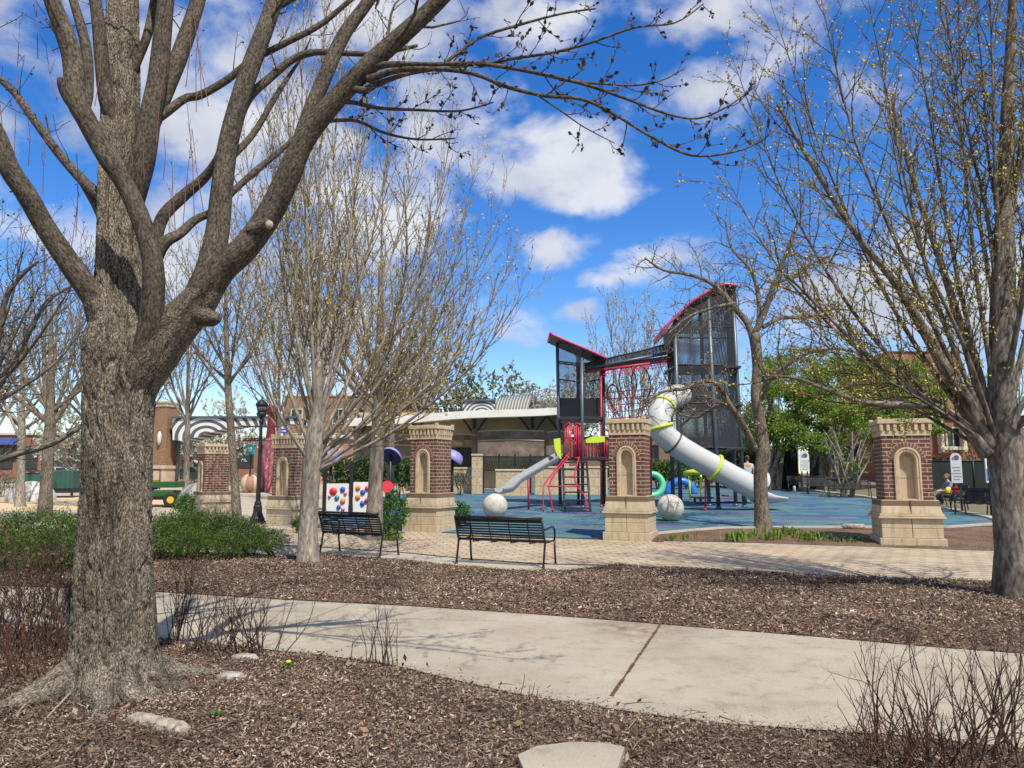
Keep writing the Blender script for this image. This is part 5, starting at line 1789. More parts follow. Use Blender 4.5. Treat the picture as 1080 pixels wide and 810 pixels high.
# person by the tube slide
pl = at(788.5, 500, 31.6); pz_ = gz(pl.x, pl.y)
proot = empty('person', (pl.x, pl.y, pz_ + .0), 0, 'person with tied up brown hair and pale grey top standing behind the tube slide', 'person')
bv = [x(0, 0, .98), x(0, 0, 1.2), x(0, 0, 1.45), x(0, 0, 1.58), x(0, 0, 1.64)]
be = [(0, 1), (1, 2), (2, 3), (3, 4)]; br = [(.16, .11), (.13, .10), (.16, .10), .05, .055]
for s in (-1, 1):
    b = len(bv); bv += [x(s * .19, 0, 1.47), x(s * .25, .02, 1.2), x(s * .2, -.2, 1.02), x(s * .18, -.28, 1.0)]
    be += [(2, b), (b, b + 1), (b + 1, b + 2), (b + 2, b + 3)]; br += [.055, .042, .034, .03]
    b = len(bv); bv += [x(s * .10, 0, .92), x(s * .11, -.01, .5), x(s * .11, .03, .08), x(s * .11, -.12, .035)]
    be += [(0, b), (b, b + 1), (b + 1, b + 2), (b + 2, b + 3)]; br += [.09, .06, .04, .035]
skin_mesh('body', bv, be, br, M_SKIN, proot)
sv = bv[:4]; se = [(0, 1), (1, 2), (2, 3)]; sr = [(.18, .13), (.15, .12), (.18, .12), .065]
for s in (-1, 1):
    b = len(sv); sv += [x(s * .19, 0, 1.47), x(s * .24, .015, 1.25)]; se += [(2, b), (b, b + 1)]; sr += [.07, .055]
skin_mesh('top', sv, se, sr, mat('pale_grey_cloth', (.42, .43, .46), .8), proot)
tv = [bv[0]]; te = []; tr_ = [(.175, .125)]
for s in (-1, 1):
    b = len(tv); tv += [x(s * .10, 0, .92), x(s * .11, -.01, .5), x(s * .11, .03, .12)]; te += [(0, b), (b, b + 1), (b + 1, b + 2)]; tr_ += [.105, .075, .055]
skin_mesh('trousers', tv, te, tr_, mat('navy_trousers', (.02, .025, .05), .8), proot)
head(proot, (0, 0, 1.74), (.3, 1, 0), M_HAIR)
for ob in list(proot.children): pass
proot.location.z = pz_ + .34 - .34
proot.scale = (1.06, 1.06, 1.06)

# ------------------------------------------------------------------ lamp posts
def make_lamp():
    root = empty('street_lamp', (0, 0, 0))
    mb = MB()
    mb.lathe([(.29, 0), (.29, .10), (.25, .13), (.25, .20), (.21, .26), (.155, .42), (.15, .62), (.125, .66), (.125, .74), (.10, .80)], (0, 0, 0), 16, 0, False)
    mb.build('base', M_BLACK2, root)
    mb = MB()
    mb.lathe([(.085, .78), (.075, 2.0), (.06, 3.55), (.085, 3.58), (.085, 3.66), (.055, 3.70), (.055, 3.78)], (0, 0, 0), 12, 0, False)
    mb.build('pole', M_BLACK2, root)
    mb = MB()
    for z in (2.95, 3.45):
        mb.tube([(-.62, 0, z), (.62, 0, z)], .02, 8)
        for s in (-1, 1): mb.sphere((s * .62, 0, z), .035, 8, 6)
    mb.build('banner_arm', M_BLACK2, root)
    mb = MB()
    mb.lathe([(.09, 3.78), (.15, 3.84), (.19, 3.92), (.13, 3.98)], (0, 0, 0), 14)
    mb.lathe([(.215, 4.20), (.225, 4.24), (.20, 4.30), (.10, 4.40), (.04, 4.44), (.04, 4.50), (.01, 4.56)], (0, 0, 0), 14)
    for k in range(6):
        a = k * math.pi / 3
        mb.tube([(.14 * math.cos(a), .14 * math.sin(a), 3.97), (.20 * math.cos(a), .20 * math.sin(a), 4.22)], .012, 5)
    lan = mb.build('lantern', M_BLACK2, root)
    mb = MB()
    mb.lathe([(.125, 3.985), (.17, 4.08), (.19, 4.195)], (0, 0, 0), 14)
    g_ = mb.build('globe', mat('smoked_glass', (.14, .14, .145), .2), lan)
    return root
lamp = make_lamp()
q = Vector((at(271.5, 545, 24.8).x, 24.8, 0))
lamp.location = q
lamp.scale = (.92, .92, .92)
tag(lamp, 'black cast iron lamp post rising between the hedge and the brick pillars', 'lamp post', 'black lamp posts')
for k, (px, Y, s, lab) in enumerate(((89.5, 62, .95, 'small far black lamp post in front of the white blossoming tree'), (332, 60, .95, 'distant black lamp post seen between the broom tree stems'))):
    c = copy_tree(lamp); p = at(px, 505, Y); c.location = (p.x, Y, 0); c.scale = (s, s, s)
    tag(c, lab, 'lamp post', 'black lamp posts')

# ------------------------------------------------------------------ sensory play panels
q = gnd(366, 546)
sp_ = empty('sensory_panel', q, R(4), 'two white play panels with coloured knobs between black posts behind the left bench', 'play panel')
S = 1 / ppm(q.y)
def sx(px): return (px - 366) * S
def sz(py): return (546 - py) * S
mb = MB()
for px in (342.3, 369.4, 391.5): 
    m2 = MB(); m2.box((sx(px), 0, sz(495) / 2 + .1), (.11, .11, sz(495) + .25 + (.55 if px < 345 else 0)), bev=.01)
    m2.build('post', M_BLACK2, sp_)
M_WHITE = mat('white_panel', (.72, .71, .69), .5)
KC = {'r': (.62, .03, .04), 'b': (.03, .09, .45), 't': (.02, .25, .22), 'o': (.80, .20, .03), 'p': (.65, .25, .32)}
KM = {k: mat('knob_' + n, c, .4) for (k, c), n in zip(KC.items(), ('red', 'blue', 'teal', 'orange', 'pink'))}
def play_board(x0, x1, y0, y1, knobs, dy):
    m2 = MB(); m2.box(((sx(x0) + sx(x1)) / 2, dy, (sz(y0) + sz(y1)) / 2), (sx(x1) - sx(x0), .05, sz(y0) - sz(y1)), bev=.015)
    bd = m2.build('board', M_WHITE, sp_)
    for (kx, ky, kr, kc) in knobs:
        m2 = MB()
        r = kr * S
        m2.sphere((sx(kx), dy - .03, sz(ky)), 1, 14, 8, 0, (r, .07, r))
        m2.build('knob', KM[kc], bd)
play_board(344.7, 367, 543, 511, [(351.5, 519, 4.0, 'r'), (361, 517, 2.8, 'b'), (355.5, 525.5, 2.6, 't'), (361.5, 529, 2.9, 'o'), (357.5, 535, 2.3, 'b'), (364, 521, 2.0, 'p'), (348, 524, 1.8, 'p'), (362, 537, 2.0, 'p')], -.02)
play_board(371.8, 390, 541, 509.5, [(376.5, 515.5, 2.7, 'o'), (376.5, 525, 2.8, 'o'), (381.5, 520, 2.8, 'b'), (386, 516, 2.6, 'r'), (381.5, 531.5, 2.8, 'b'), (386, 528.5, 2.6, 'r')], .02)
m2 = MB()
for px0, px1 in ((342.3, 369.4), (369.4, 391.5)):
    for py in (516, 538): m2.box(((sx(px0) + sx(px1)) / 2, .035, sz(py)), (sx(px1) - sx(px0), .03, .04))
m2.build('bracket', M_BLACK2, sp_)
def mushroom(px, py_top, py_bot, w, Y, lab, tilt=0, back=0):
    c = at(px, py_bot, Y); g0 = gz(c.x, c.y)
    rt = empty('mushroom_canopy', (c.x, Y, g0), 0, lab, 'canopy', 'purple mushroom canopies')
    m2 = MB()
    r = w / 2 / ppm(Y); h = (py_bot - py_top) / ppm(Y)
    n = 28
    mt = Matrix.Rotation(tilt, 3, 'Y') @ Matrix.Rotation(back, 3, 'X')
    rows = []
    zc = c.z - g0
    prof = [(0.02, h), (.35 * r, h * .97), (.68 * r, h * .8), (.9 * r, h * .5), (r, .1 * h), (.97 * r, 0), (.6 * r, .12 * h), (.05, .2 * h)]
    for (a, z) in prof:
        rows.append(m2.add([mt @ Vector((a * math.cos(2 * math.pi * j / n), a * math.sin(2 * math.pi * j / n), z + .05 * h * math.sin(6 * math.pi * j / n) * a / r)) + Vector((0, 0, zc)) for j in range(n)]))
    for i_, (a, b) in enumerate(zip(rows, rows[1:])):
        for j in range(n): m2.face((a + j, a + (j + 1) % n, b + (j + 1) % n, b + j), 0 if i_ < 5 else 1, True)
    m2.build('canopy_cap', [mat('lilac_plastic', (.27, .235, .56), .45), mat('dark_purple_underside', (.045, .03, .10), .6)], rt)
    m2 = MB(); m2.tube([(0, 0, 0), (0, 0, zc + h * .4)], .055, 10)
    m2.build('post', M_BLACK2, rt)
mushroom(349, 474.5, 487, 24, q.y + .8, 'lilac mushroom canopy above the coloured play panels, near the broom tree')
mushroom(412, 475, 482, 24, q.y + 1.6, 'tilted purple mushroom canopy with dark underside left of the brick pillar', R(20), R(-42))
mushroom(477, 475, 485, 22, q.y + 1.8, 'lilac mushroom canopy half hidden behind the brick pillar between benches', R(28))
rt = gnd(409, 543)
mb = MB()
rt = Vector((at(409, 513, 24.5).x, 24.5, gz(at(409, 513, 24.5).x, 24.5)))
zc = at(409, 513, 24.5).z - rt.z
mb.tube([(0, -.12, zc), (0, .16, zc - .05)], .19, 20)
mb.tube([(0, .02, 0), (0, .02, zc)], .05, 8, 1)
mb.sphere((.24, 0, zc - .12), .09, 12, 8, 2)
o = mb.build('play_drum', [mat('red_drum', (.68, .03, .04), .4), M_BLACK2, KM['t']])
o.location = rt; tag(o, 'red play drum on a black post beside the speckled tree trunk', 'drum')
# ------------------------------------------------------------------ leafy plants
def leaf_quads(name, pos, size, mats, parent, origin, seed, ratio=.5, upbias=.3, mi=None, outdir=None):
    rs = np.random.RandomState(seed)
    pos = np.asarray(pos, float)
    n = len(pos)
    d = rs.normal(size=(n, 3)); d[:, 2] += upbias
    if outdir is not None: d += outdir * 1.1
    d /= np.linalg.norm(d, axis=1, keepdims=True)
    w = np.cross(d, rs.normal(size=(n, 3))); w /= np.maximum(np.linalg.norm(w, axis=1, keepdims=True), 1e-9)
    s = size * rs.uniform(.55, 1.35, n)
    e = d * s[:, None]; w = w * (s * ratio / 2)[:, None]
    bend = np.cross(w, d) * .4
    v = np.stack([pos, pos + e * .5 + w + bend, pos + e, pos + e * .5 - w + bend], 1).reshape(-1, 3) - np.array(origin)
    me = bpy.data.meshes.new(name)
    me.vertices.add(4 * n); me.loops.add(4 * n); me.polygons.add(n)
    me.vertices.foreach_set('co', v.astype(np.float32).ravel())
    me.loops.foreach_set('vertex_index', np.arange(4 * n, dtype=np.int32))
    me.polygons.foreach_set('loop_start', np.arange(0, 4 * n, 4, dtype=np.int32))
    if mi is None: mi = rs.randint(0, len(mats), n)
    me.polygons.foreach_set('material_index', np.asarray(mi, np.int32))
    for m in mats: me.materials.append(m)
    me.update()
    o = bpy.data.objects.new(name, me); COL.objects.link(o); o.parent = parent
    return o

def lobes_points(lobes, n, seed, shell=.55, rough=.25):
    """points in the outer part of a union of ellipsoids; returns points and outward directions"""
    rs = np.random.RandomState(seed)
    vol = np.array([l[1][0] * l[1][1] * l[1][2] for l in lobes]) ** .67
    k = rs.choice(len(lobes), n, p=vol / vol.sum())
    c = np.array([tuple(l[0]) for l in lobes])[k]; r = np.array([l[1] for l in lobes])[k]
    d = rs.normal(size=(n, 3)); d /= np.linalg.norm(d, axis=1, keepdims=True)
    u = shell + (1 - shell) * rs.rand(n) ** .6
    ph = rs.uniform(0, 6.28, 6)
    bumpy = 1 + rough * (np.sin(d[:, 0] * 7 + c[:, 0] * 3 + ph[0]) * np.sin(d[:, 2] * 8 + ph[1]) + .6 * np.sin(d[:, 0] * 15 + d[:, 1] * 12 + ph[2] + c[:, 1]))
    p = c + d * r * (u * bumpy)[:, None]
    return p, d

def leafset(name, cols, rough=.6, trans=.25):
    out = []
    for k, c in enumerate(cols):
        m = mat(name, c, rough, 0, .3)
        t = m.node_tree
        tr_n = N(t, 'ShaderNodeBsdfTranslucent'); tr_n.inputs['Color'].default_value = (*c, 1)
        mx = N(t, 'ShaderNodeMixShader'); mx.inputs[0].default_value = trans
        L(t, bsdf(m).outputs[0], mx.inputs[1]); L(t, tr_n.outputs[0], mx.inputs[2])
        L(t, mx.outputs[0], t.nodes['Material Output'].inputs['Surface'])
        out.append(m)
    return out
LF_JUN = leafset('juniper_needle', [(.045, .10, .012), (.085, .15, .016), (.024, .058, .010), (.13, .20, .024)])
LF_BOX = leafset('boxwood_leaf', [(.025, .085, .012), (.05, .13, .02), (.08, .19, .03)])
LF_DARK = leafset('dark_hedge_leaf', [(.02, .05, .01), (.035, .08, .015), (.055, .11, .02)])
LF_LIME = leafset('lime_leaf', [(.165, .265, .035), (.25, .36, .055), (.10, .18, .025), (.33, .42, .09)], .55, .45)
LF_OLV = leafset('olive_leaf', [(.16, .17, .05), (.22, .23, .09), (.10, .12, .04)], .6, .35)
LF_WHT = leafset('blossom', [(.70, .70, .60), (.58, .60, .48), (.42, .48, .26)], .7, .3)
LF_PALE = leafset('pale_bud', [(.42, .40, .32), (.50, .48, .42), (.30, .28, .18)], .7, .3)
LF_TWIG = leafset('fine_twig', [(.16, .13, .10), (.22, .18, .13), (.12, .10, .08)], .8, .0)
M_STEM = mat('plant_stem', (.07, .05, .035), .9)

def hedge(name, lab, cat, pxs, n, size, mats, seed, ratio=.35, shell=.35, group=None, up=.5):
    """pxs: lobes as (px, py centre, half width px, half height px, depth Y, half depth m)"""
    lobes = []
    for (px, py, hw, hh, Y, hd) in pxs:
        s_ = 1 / ppm(Y)
        lobes.append((at(px, py, Y), (hw * s_, hd, hh * s_)))
    c = sum((l[0] for l in lobes), Vector()) / len(lobes)
    o3 = Vector((c.x, c.y, gz(c.x, c.y)))
    root = empty(name, o3, 0, lab, cat, group)
    p, d = lobes_points(lobes, n, seed, shell)
    zmin = np.array([gz(a[0], a[1]) for a in p])
    keep = p[:, 2] > zmin
    leaf_quads('foliage', p[keep], size, mats, root, o3, seed, ratio, up, None, d[keep])
    mb = MB()
    g = random.Random(seed)
    for l in lobes:
        for k in range(5):
            a = Vector((l[0].x + g.uniform(-.3, .3) * l[1][0], l[0].y + g.uniform(-.3, .3) * l[1][1], 0)); a.z = gz(a.x, a.y)
            b = l[0] + Vector((g.uniform(-.7, .7) * l[1][0], g.uniform(-.7, .7) * l[1][1], g.uniform(.1, .7) * l[1][2]))
            mb.tube([a, a.lerp(b, .5) + Vector((g.uniform(-.08, .08), 0, .05)), b], [.02, .014, .006], 5)
    mb.build('stem', M_STEM, root, o3)
    return root
J = [(5, 566, 26, 26, 13.2, .9), (40, 560, 26, 24, 13.6, .9), (70, 566, 22, 24, 13.4, .8), (-30, 570, 30, 28, 13.0, .9), (60, 578, 30, 20, 12.6, .7), (15, 582, 28, 20, 12.3, .7), (98, 562, 22, 22, 14, .8), (-70, 572, 30, 28, 12.8, .9)]
hedge('juniper_hedge', 'spreading bright green juniper hedge left of the big maple trunk', 'hedge', J, 52000, .048, LF_JUN, 3, .22, .45, 'low juniper hedges')
J = [(170, 563, 16, 20, 14.2, .8), (192, 559, 20, 20, 14.6, .8), (215, 557, 22, 19, 15, .8), (240, 561, 22, 19, 15, .8), (262, 564, 20, 15, 14.9, .7), (283, 570, 17, 11, 14.6, .6), (200, 572, 24, 14, 13.9, .6), (240, 573, 24, 12, 14.1, .6), (140, 565, 22, 20, 14, .8)]
hedge('juniper_hedge', 'spreading dark green juniper hedge between the maple trunk and the lamp post', 'hedge', J, 52000, .048, LF_JUN, 4, .22, .45, 'low juniper hedges')
BX = 'round boxwood bushes'
hedge('boxwood_bush', 'round boxwood bush left of the sideways turned pillar', 'bush', [(196, 532, 9, 11, 24, .35)], 1500, .06, LF_BOX, 5, .6, .5, BX)
hedge('boxwood_bush', 'clipped boxwood bush between the speckled trunk and the brick pillar', 'bush', [(415, 541, 15, 20, 19.6, .45), (408, 556, 10, 11, 19.2, .4)], 3200, .06, LF_BOX, 6, .6, .5, BX)
hedge('boxwood_bush', 'small boxwood bush peeping out right of the brick pillar by the bench', 'bush', [(485, 541, 11, 11, 21.6, .4)], 1600, .06, LF_BOX, 7, .6, .5, BX)
hedge('flower_clump', 'low bright green leafy clump at the foot of the boxwood and pillar', 'plant', [(414, 571, 13, 9, 18.3, .3)], 900, .10, LF_LIME, 8, .25, .2)
hedge('flower_clump', 'low green leafy clump right of the broom tree trunk', 'plant', [(318, 553, 9, 7, 16.6, .3)], 600, .09, LF_LIME, 9, .3, .2)
# strap leaved clump on the bed by the honeylocust
def grass_clump(lab, pxs, n, hgt, seed, mats, group=None):
    g = random.Random(seed)
    mb = MB()
    q0 = gnd(*pxs[0])
    for (px, py) in pxs:
        q = gnd(px, py)
        for k in range(n):
            a = q + Vector((g.gauss(0, .16), g.gauss(0, .12), 0)); a.z = gz(a.x, a.y) + .03
            an = g.uniform(0, 6.28); h = hgt * g.uniform(.5, 1.1); o = h * g.uniform(.3, .9)
            d = Vector((math.cos(an), math.sin(an), 0)); s_ = Vector((-d.y, d.x, 0)) * .018
            m1 = a + d * o * .35 + Vector((0, 0, h * .75)); t_ = a + d * o + Vector((0, 0, h * g.uniform(.5, .95)))
            i = mb.add([a - s_, a + s_, m1 + s_, m1 - s_, t_])
            mm = g.randrange(len(mats))
            mb.face((i, i + 1, i + 2, i + 3), mm); mb.face((i + 3, i + 2, i + 4), mm)
    o = mb.build('grass_clump', mats, None, tuple(q0))
    tag(o, lab, 'plant', group, 'stuff')
GG = 'strappy green clumps in the bed by the pillars'
grass_clump('bright strappy green clump left of the crooked tree trunk in the mulch', [(782, 570), (790, 568), (776, 572)], 34, .26, 3, LF_LIME[:3], GG)
grass_clump('wide bright strappy green clump right of the crooked tree trunk in the mulch', [(822, 568), (834, 566), (845, 570), (812, 571), (856, 572)], 34, .28, 4, LF_LIME[:3], GG)
grass_clump('small dark strappy green clump nearer the brick pillar in the mulch', [(868, 571), (884, 573), (902, 573)], 20, .18, 5, LF_BOX, GG)
grass_clump('tiny green tuft beside the foot of the slide pillar', [(712, 571), (722, 569)], 22, .14, 6, LF_LIME[:3], GG)

# ------------------------------------------------------------------ trees farther back
PB = dict(n=[3.2, 3.2], t0=[.2, .15], ang=[.6, .65], len=[1.5, .6], r=[.018, .009], seg=[6, 4], wig=[.12, .16], up=[.07, .06], rmin=.007, mat=[1, 1], bud=7, bsize=.09, bmat=0, taper=.5)
def fan(bx, by, cx, cy, hw, hh, n, seed, r=.05):
    g = random.Random(seed)
    out = []
    for k in range(n):
        a = math.pi * (k + .5) / n + g.uniform(-.08, .08)
        s_ = g.uniform(.75, 1.05)
        out.append(((bx + g.uniform(-2, 2), by + g.uniform(-12, 12)), (cx - math.cos(a) * hw * s_, cy - math.sin(a) * hh * s_), r * g.uniform(.8, 1.15)))
    return out
def back_tree(name, lab, seed, px, base_y, Y, fork_y, w, cx, cy, hw, hh, n=9, P=None, bark=None, bud=None, group=None, lean=0, depth=1.5, **kw):
    q = dict(PB); q.update(P or {})
    s_ = 1 / ppm(Y)
    b = at(px, base_y, Y); gzz = gz(b.x, b.y)
    by = 405 - 0
    # foot of the trunk exactly on the ground
    lo, hi = 400, 900
    for _ in range(40):
        md = (lo + hi) / 2
        if at(px, md, Y).z > gzz: lo = md
        else: hi = md
    base_y = lo
    tr_ = [(px, base_y, w), (px + lean * .3, base_y + (fork_y - base_y) * .35, w * .9), (px + lean * .7, base_y + (fork_y - base_y) * .7, w * .86), (px + lean, fork_y, w * .78), (px + lean * 1.1, fork_y + (cy - hh - fork_y) * .3, w * .42), (px + lean * 1.2, fork_y + (cy - hh - fork_y) * .6, w * .2)]
    tips = fan(px + lean, fork_y + 2, cx, cy, hw, hh, n, seed, w * .20 * s_)
    return bare_tree(name, lab, seed, Y, tr_, tips, .05, q, bark or M_BARK_FAR, bark or M_BARK_FAR, bud or M_BUD_OLV, group, 9, depth, .25, **kw)
GT = 'bare budding trees round the playground'
back_tree('plane_tree', 'slim tree with speckled cream bark rising behind the left bench', 51, 394, 566, 18.4, 420, 17, 400, 330, 95, 150, 11, dict(n=[4.2, 4.2], bsize=.046, bud=11, len=[1.2, .5], r=[.014, .007], rmin=.0045), M_BARK_FAR, M_BUD_OLV, GT, 6)
back_tree('plane_tree', 'slim speckled tree between the sideways pillar and the lamp post', 52, 250, 548, 23.5, 400, 9, 235, 330, 75, 110, 9, dict(n=[3.6, 3.6], bsize=.055, bud=8), M_BARK_LICHEN, M_BUD_OLV, GT, -10)
back_tree('plane_tree', 'speckled trunked tree beside the white dome, left of the maple', 53, 47, 540, 26, 440, 13, 60, 350, 100, 120, 10, dict(n=[3.2, 3.6], bsize=.06), M_BARK_LICHEN, M_BUD_OLV, GT, 6)
back_tree('plane_tree', 'pale trunked bare tree at the picture edge beyond the white dome', 54, 21, 520, 36, 450, 9, 25, 390, 70, 90, 8, dict(bsize=.09), M_BARK_GREY, M_BUD_OLV, GT, 2)
back_tree('plane_tree', 'slim pale tree just behind the speckled tree, rooted by the pavilion', 55, 411, 520, 27, 440, 9, 425, 370, 75, 75, 8, dict(bsize=.07), M_BARK_FAR, M_BUD_OLV, GT, 2)
for k_, (px_, Y_, fy_, w_, cx_, cy_, hw_, hh_, lab_) in enumerate((
        (140, 44, 455, 7, 140, 370, 52, 95, 'bare tree whose crown shows just left of the maple fork'),
        (196, 40, 440, 7, 196, 360, 55, 95, 'bare tree behind the far brick tower and maple trunk'),
        (292, 46, 450, 6, 292, 350, 55, 110, 'bare tree rising behind the red sculpture and lamp post'),
        (330, 38, 440, 7, 345, 340, 60, 110, 'bare tree standing behind the lilac canopy and broom tree'),
        (92, 34, 440, 8, 92, 360, 60, 100, 'bare tree between the white dome and the maple trunk'),
        (-8, 50, 450, 8, -5, 380, 60, 90, 'bare tree at the picture edge behind the blue awning'),
        (445, 50, 440, 6, 450, 370, 50, 75, 'bare tree in front of the far block, over the pavilion roof'))):
    back_tree('ash_tree', lab_, 140 + k_, px_, 515, Y_, fy_, w_, cx_, cy_, hw_, hh_, 10, dict(n=[2.6, 2.8], bsize=.08, bud=5, len=[1.7, .7], r=[.020, .010], rmin=.009), M_BARK_FAR, M_BUD_OLV, GT, 2, depth=2)
# bare crown entering from the left, whose trunk stands outside the picture
PL = dict(n=[4.0, 4.0], len=[1.1, .5], bsize=.04, bud=6, r=[.012, .006], rmin=.004, wig=[.14, .18])
Tl = back_tree('ash_tree', 'dark limbed bare tree reaching in from the picture edge behind the maple', 56, -70, 600, 13, 470, 20, -10, 350, 125, 130, 9, PL, M_BARK_RIGHT, M_BUD_DARK, GT, 0,
          extra=[[(-70, 500, 15, 0), (-20, 490, 10, .2), (20, 478, 7, .3), (55, 468, 6, .4), (92, 446, 4.5, .6), (120, 430, 3, .8)], [(-65, 480, 14, 0), (-15, 425, 10, .3), (20, 370, 7, .5), (48, 320, 5, .6), (78, 300, 2.5, .8)], [(-65, 470, 13, 0), (-10, 380, 8, -.3), (8, 310, 5.5, -.5), (40, 275, 2.5, -.6)]])
# white blossoming trees far at the left
WB_ = dict(n=[2.2, 2.4], bud=16, bsize=.26, r=[.03, .014], rmin=.012, len=[1.6, .8], t0=[.1, .1])
GW = 'white blossoming trees beyond the plaza'
for k, (px, Y, fy, cx, cy, hw, hh, lab) in enumerate(((78, 56, 488, 76, 470, 36, 42, 'white blossoming tree left of the maple trunk'), (125, 60, 488, 125, 468, 34, 34, 'white blossoming tree hidden behind the maple trunk'), (203, 64, 492, 203, 478, 22, 26, 'small white blossoming tree beside the far brick tower'), (240, 66, 488, 242, 466, 34, 46, 'white blossoming tree below the zebra striped canopy'))):
    back_tree('pear_tree', lab, 60 + k, px, 512, Y, fy, 4, cx, cy, hw, hh, 9, WB_, M_BARK_FAR, LF_WHT[0] if k % 2 else LF_WHT[1], GW, 0)
# pale bare tree behind the towers, trees over the pavilion roof
back_tree('pear_tree', 'tall pale bare tree standing behind the two play towers', 66, 668, 505, 52, 470, 6, 668, 425, 62, 112, 13, dict(n=[2.4, 2.6], bud=9, bsize=.13, r=[.03, .014], rmin=.013, len=[2.2, .9], up=[.12, .1], ang=[.45, .5]), M_BARK_GREY, LF_PALE[1], GT, 0, depth=2.5)
for k, (px, Y, cx, cy, hw, hh, lab, bd) in enumerate(((520, 72, 518, 432, 44, 44, 'greening tree rising behind the pavilion roof and ribbed vault', LF_OLV[1]), (565, 80, 566, 432, 26, 24, 'pale budding tree low behind the right end of the pavilion roof', LF_PALE[1]), (470, 78, 470, 425, 40, 40, 'grey budding tree behind the pavilion above the brick pillar', LF_OLV[2]), (610, 70, 612, 430, 30, 38, 'white blossoming tree behind the left play tower', LF_WHT[1]))):
    back_tree('lime_tree', lab, 70 + k, px, 500, Y, 470, 5, cx, cy, hw, hh, 9, dict(n=[2.2, 2.4], bud=14, bsize=.26, r=[.03, .014], rmin=.013, len=[1.9, .9], t0=[.1, .1]), M_BARK_FAR, bd, 'trees behind the pavilion', 0, depth=2.5)
for k, (px, cx, cy, hw, hh, Y, lab) in enumerate(((365, 350, 440, 60, 40, 88, 'hazy bare tree far behind the broom tree stems'), (905, 905, 405, 85, 40, 62, 'brownish bare tree crown over the lime green shrubs'), (840, 835, 420, 60, 60, 58, 'bare twiggy tree behind the crooked tree'), (1075, 1080, 420, 80, 60, 48, 'bare twiggy tree behind the elm by the red brick house'))):
    back_tree('lime_tree', lab, 80 + k, px, 500, Y, 470, 5, cx, cy, hw, hh, 9, dict(n=[2.0, 2.4], bud=6, bsize=.16, r=[.03, .014], rmin=.013, len=[2.0, .9], t0=[.1, .1]), M_BARK_FAR, M_BUD_OLV, GT, 0, depth=2.5)

# lime green leafy trees at the right
def leafy(name, lab, seed, px, base_y, Y, lobes, n, size, mats, group, tw=.16, stems=3):
    L3 = []
    for (x_, y_, hw, hh, dY) in lobes:
        s_ = 1 / ppm(Y + dY)
        L3.append((at(x_, y_, Y + dY), (hw * s_, max(hw, hh) * s_ * .8, hh * s_)))
    q = at(px, base_y, Y); q.z = gz(q.x, q.y)
    root = empty(name, q, 0, lab, 'tree', group)
    g = random.Random(seed)
    sub = []
    for c, r in L3:                                     # each lobe becomes many small clumps with gaps between
        for k in range(16):
            d = Vector((g.gauss(0, 1), g.gauss(0, 1), g.gauss(0, 1))).normalized() * g.uniform(.35, .95)
            k_ = g.uniform(.22, .42)
            sub.append((c + Vector((d.x * r[0], d.y * r[1], d.z * r[2])), (r[0] * k_, r[1] * k_, r[2] * k_ * .8)))
    p, d = lobes_points(sub, n, seed, .15, .3)
    keep = p[:, 2] > q.z + .25
    leaf_quads('crown', p[keep], size, mats, root, q, seed, .6, .2, None, d[keep] * .4)
    T = Tree(seed)
    for k in range(stems):
        for c, r in g.sample(L3, min(len(L3), 4)):
            a = q + Vector((g.uniform(-.15, .15) * stems, g.uniform(-.2, .2), -.05))
            e = c + Vector((g.uniform(-.4, .4) * r[0], g.uniform(-.4, .4) * r[1], g.uniform(-.2, .5) * r[2]))
            mid = a.lerp(e, .45); mid.x = a.x + (e.x - a.x) * .3 + g.uniform(-.15, .15)
            T.limb([(a, tw), (mid, tw * .6), (e, tw * .15)], 5, 7, 0)
    T.mesh('trunk', [0], [M_BARK_FAR], root, q)
    return root
GL = 'lime green leafy trees at the edge of the playground'
leafy('spring_tree', 'bright lime green leafy tree right beside the tall play tower', 91, 812, 512, 42.0, [(822, 425, 26, 34, 0), (838, 455, 30, 24, -1), (805, 455, 22, 26, .5), (850, 410, 26, 28, 1), (815, 395, 20, 22, 1)], 19000, .14, LF_LIME, GL)
leafy('spring_tree', 'lime green leafy tree above the twisted pale trunks', 92, 872, 510, 41.0, [(870, 410, 34, 28, 0), (885, 440, 34, 28, -1), (858, 455, 26, 24, -.5), (905, 420, 28, 30, 1), (890, 388, 32, 18, 1), (868, 470, 26, 16, -1)], 21000, .14, LF_LIME, GL)
leafy('spring_tree', 'lime green leafy tree behind the nearest brick pillar', 93, 935, 510, 44.0, [(925, 400, 32, 24, 0), (950, 425, 32, 30, 0), (930, 450, 30, 30, 0), (975, 420, 26, 26, 1), (985, 445, 24, 18, 0), (965, 395, 26, 18, 1)], 19000, .14, LF_LIME, GL)
leafy('spring_tree', 'yellowish green leafy tree beyond the dark fence near the tower', 94, 790, 500, 52.0, [(795, 440, 24, 34, 0), (780, 455, 20, 24, 0), (838, 385, 40, 18, 3)], 8000, .17, LF_OLV + LF_LIME[:2], GL)
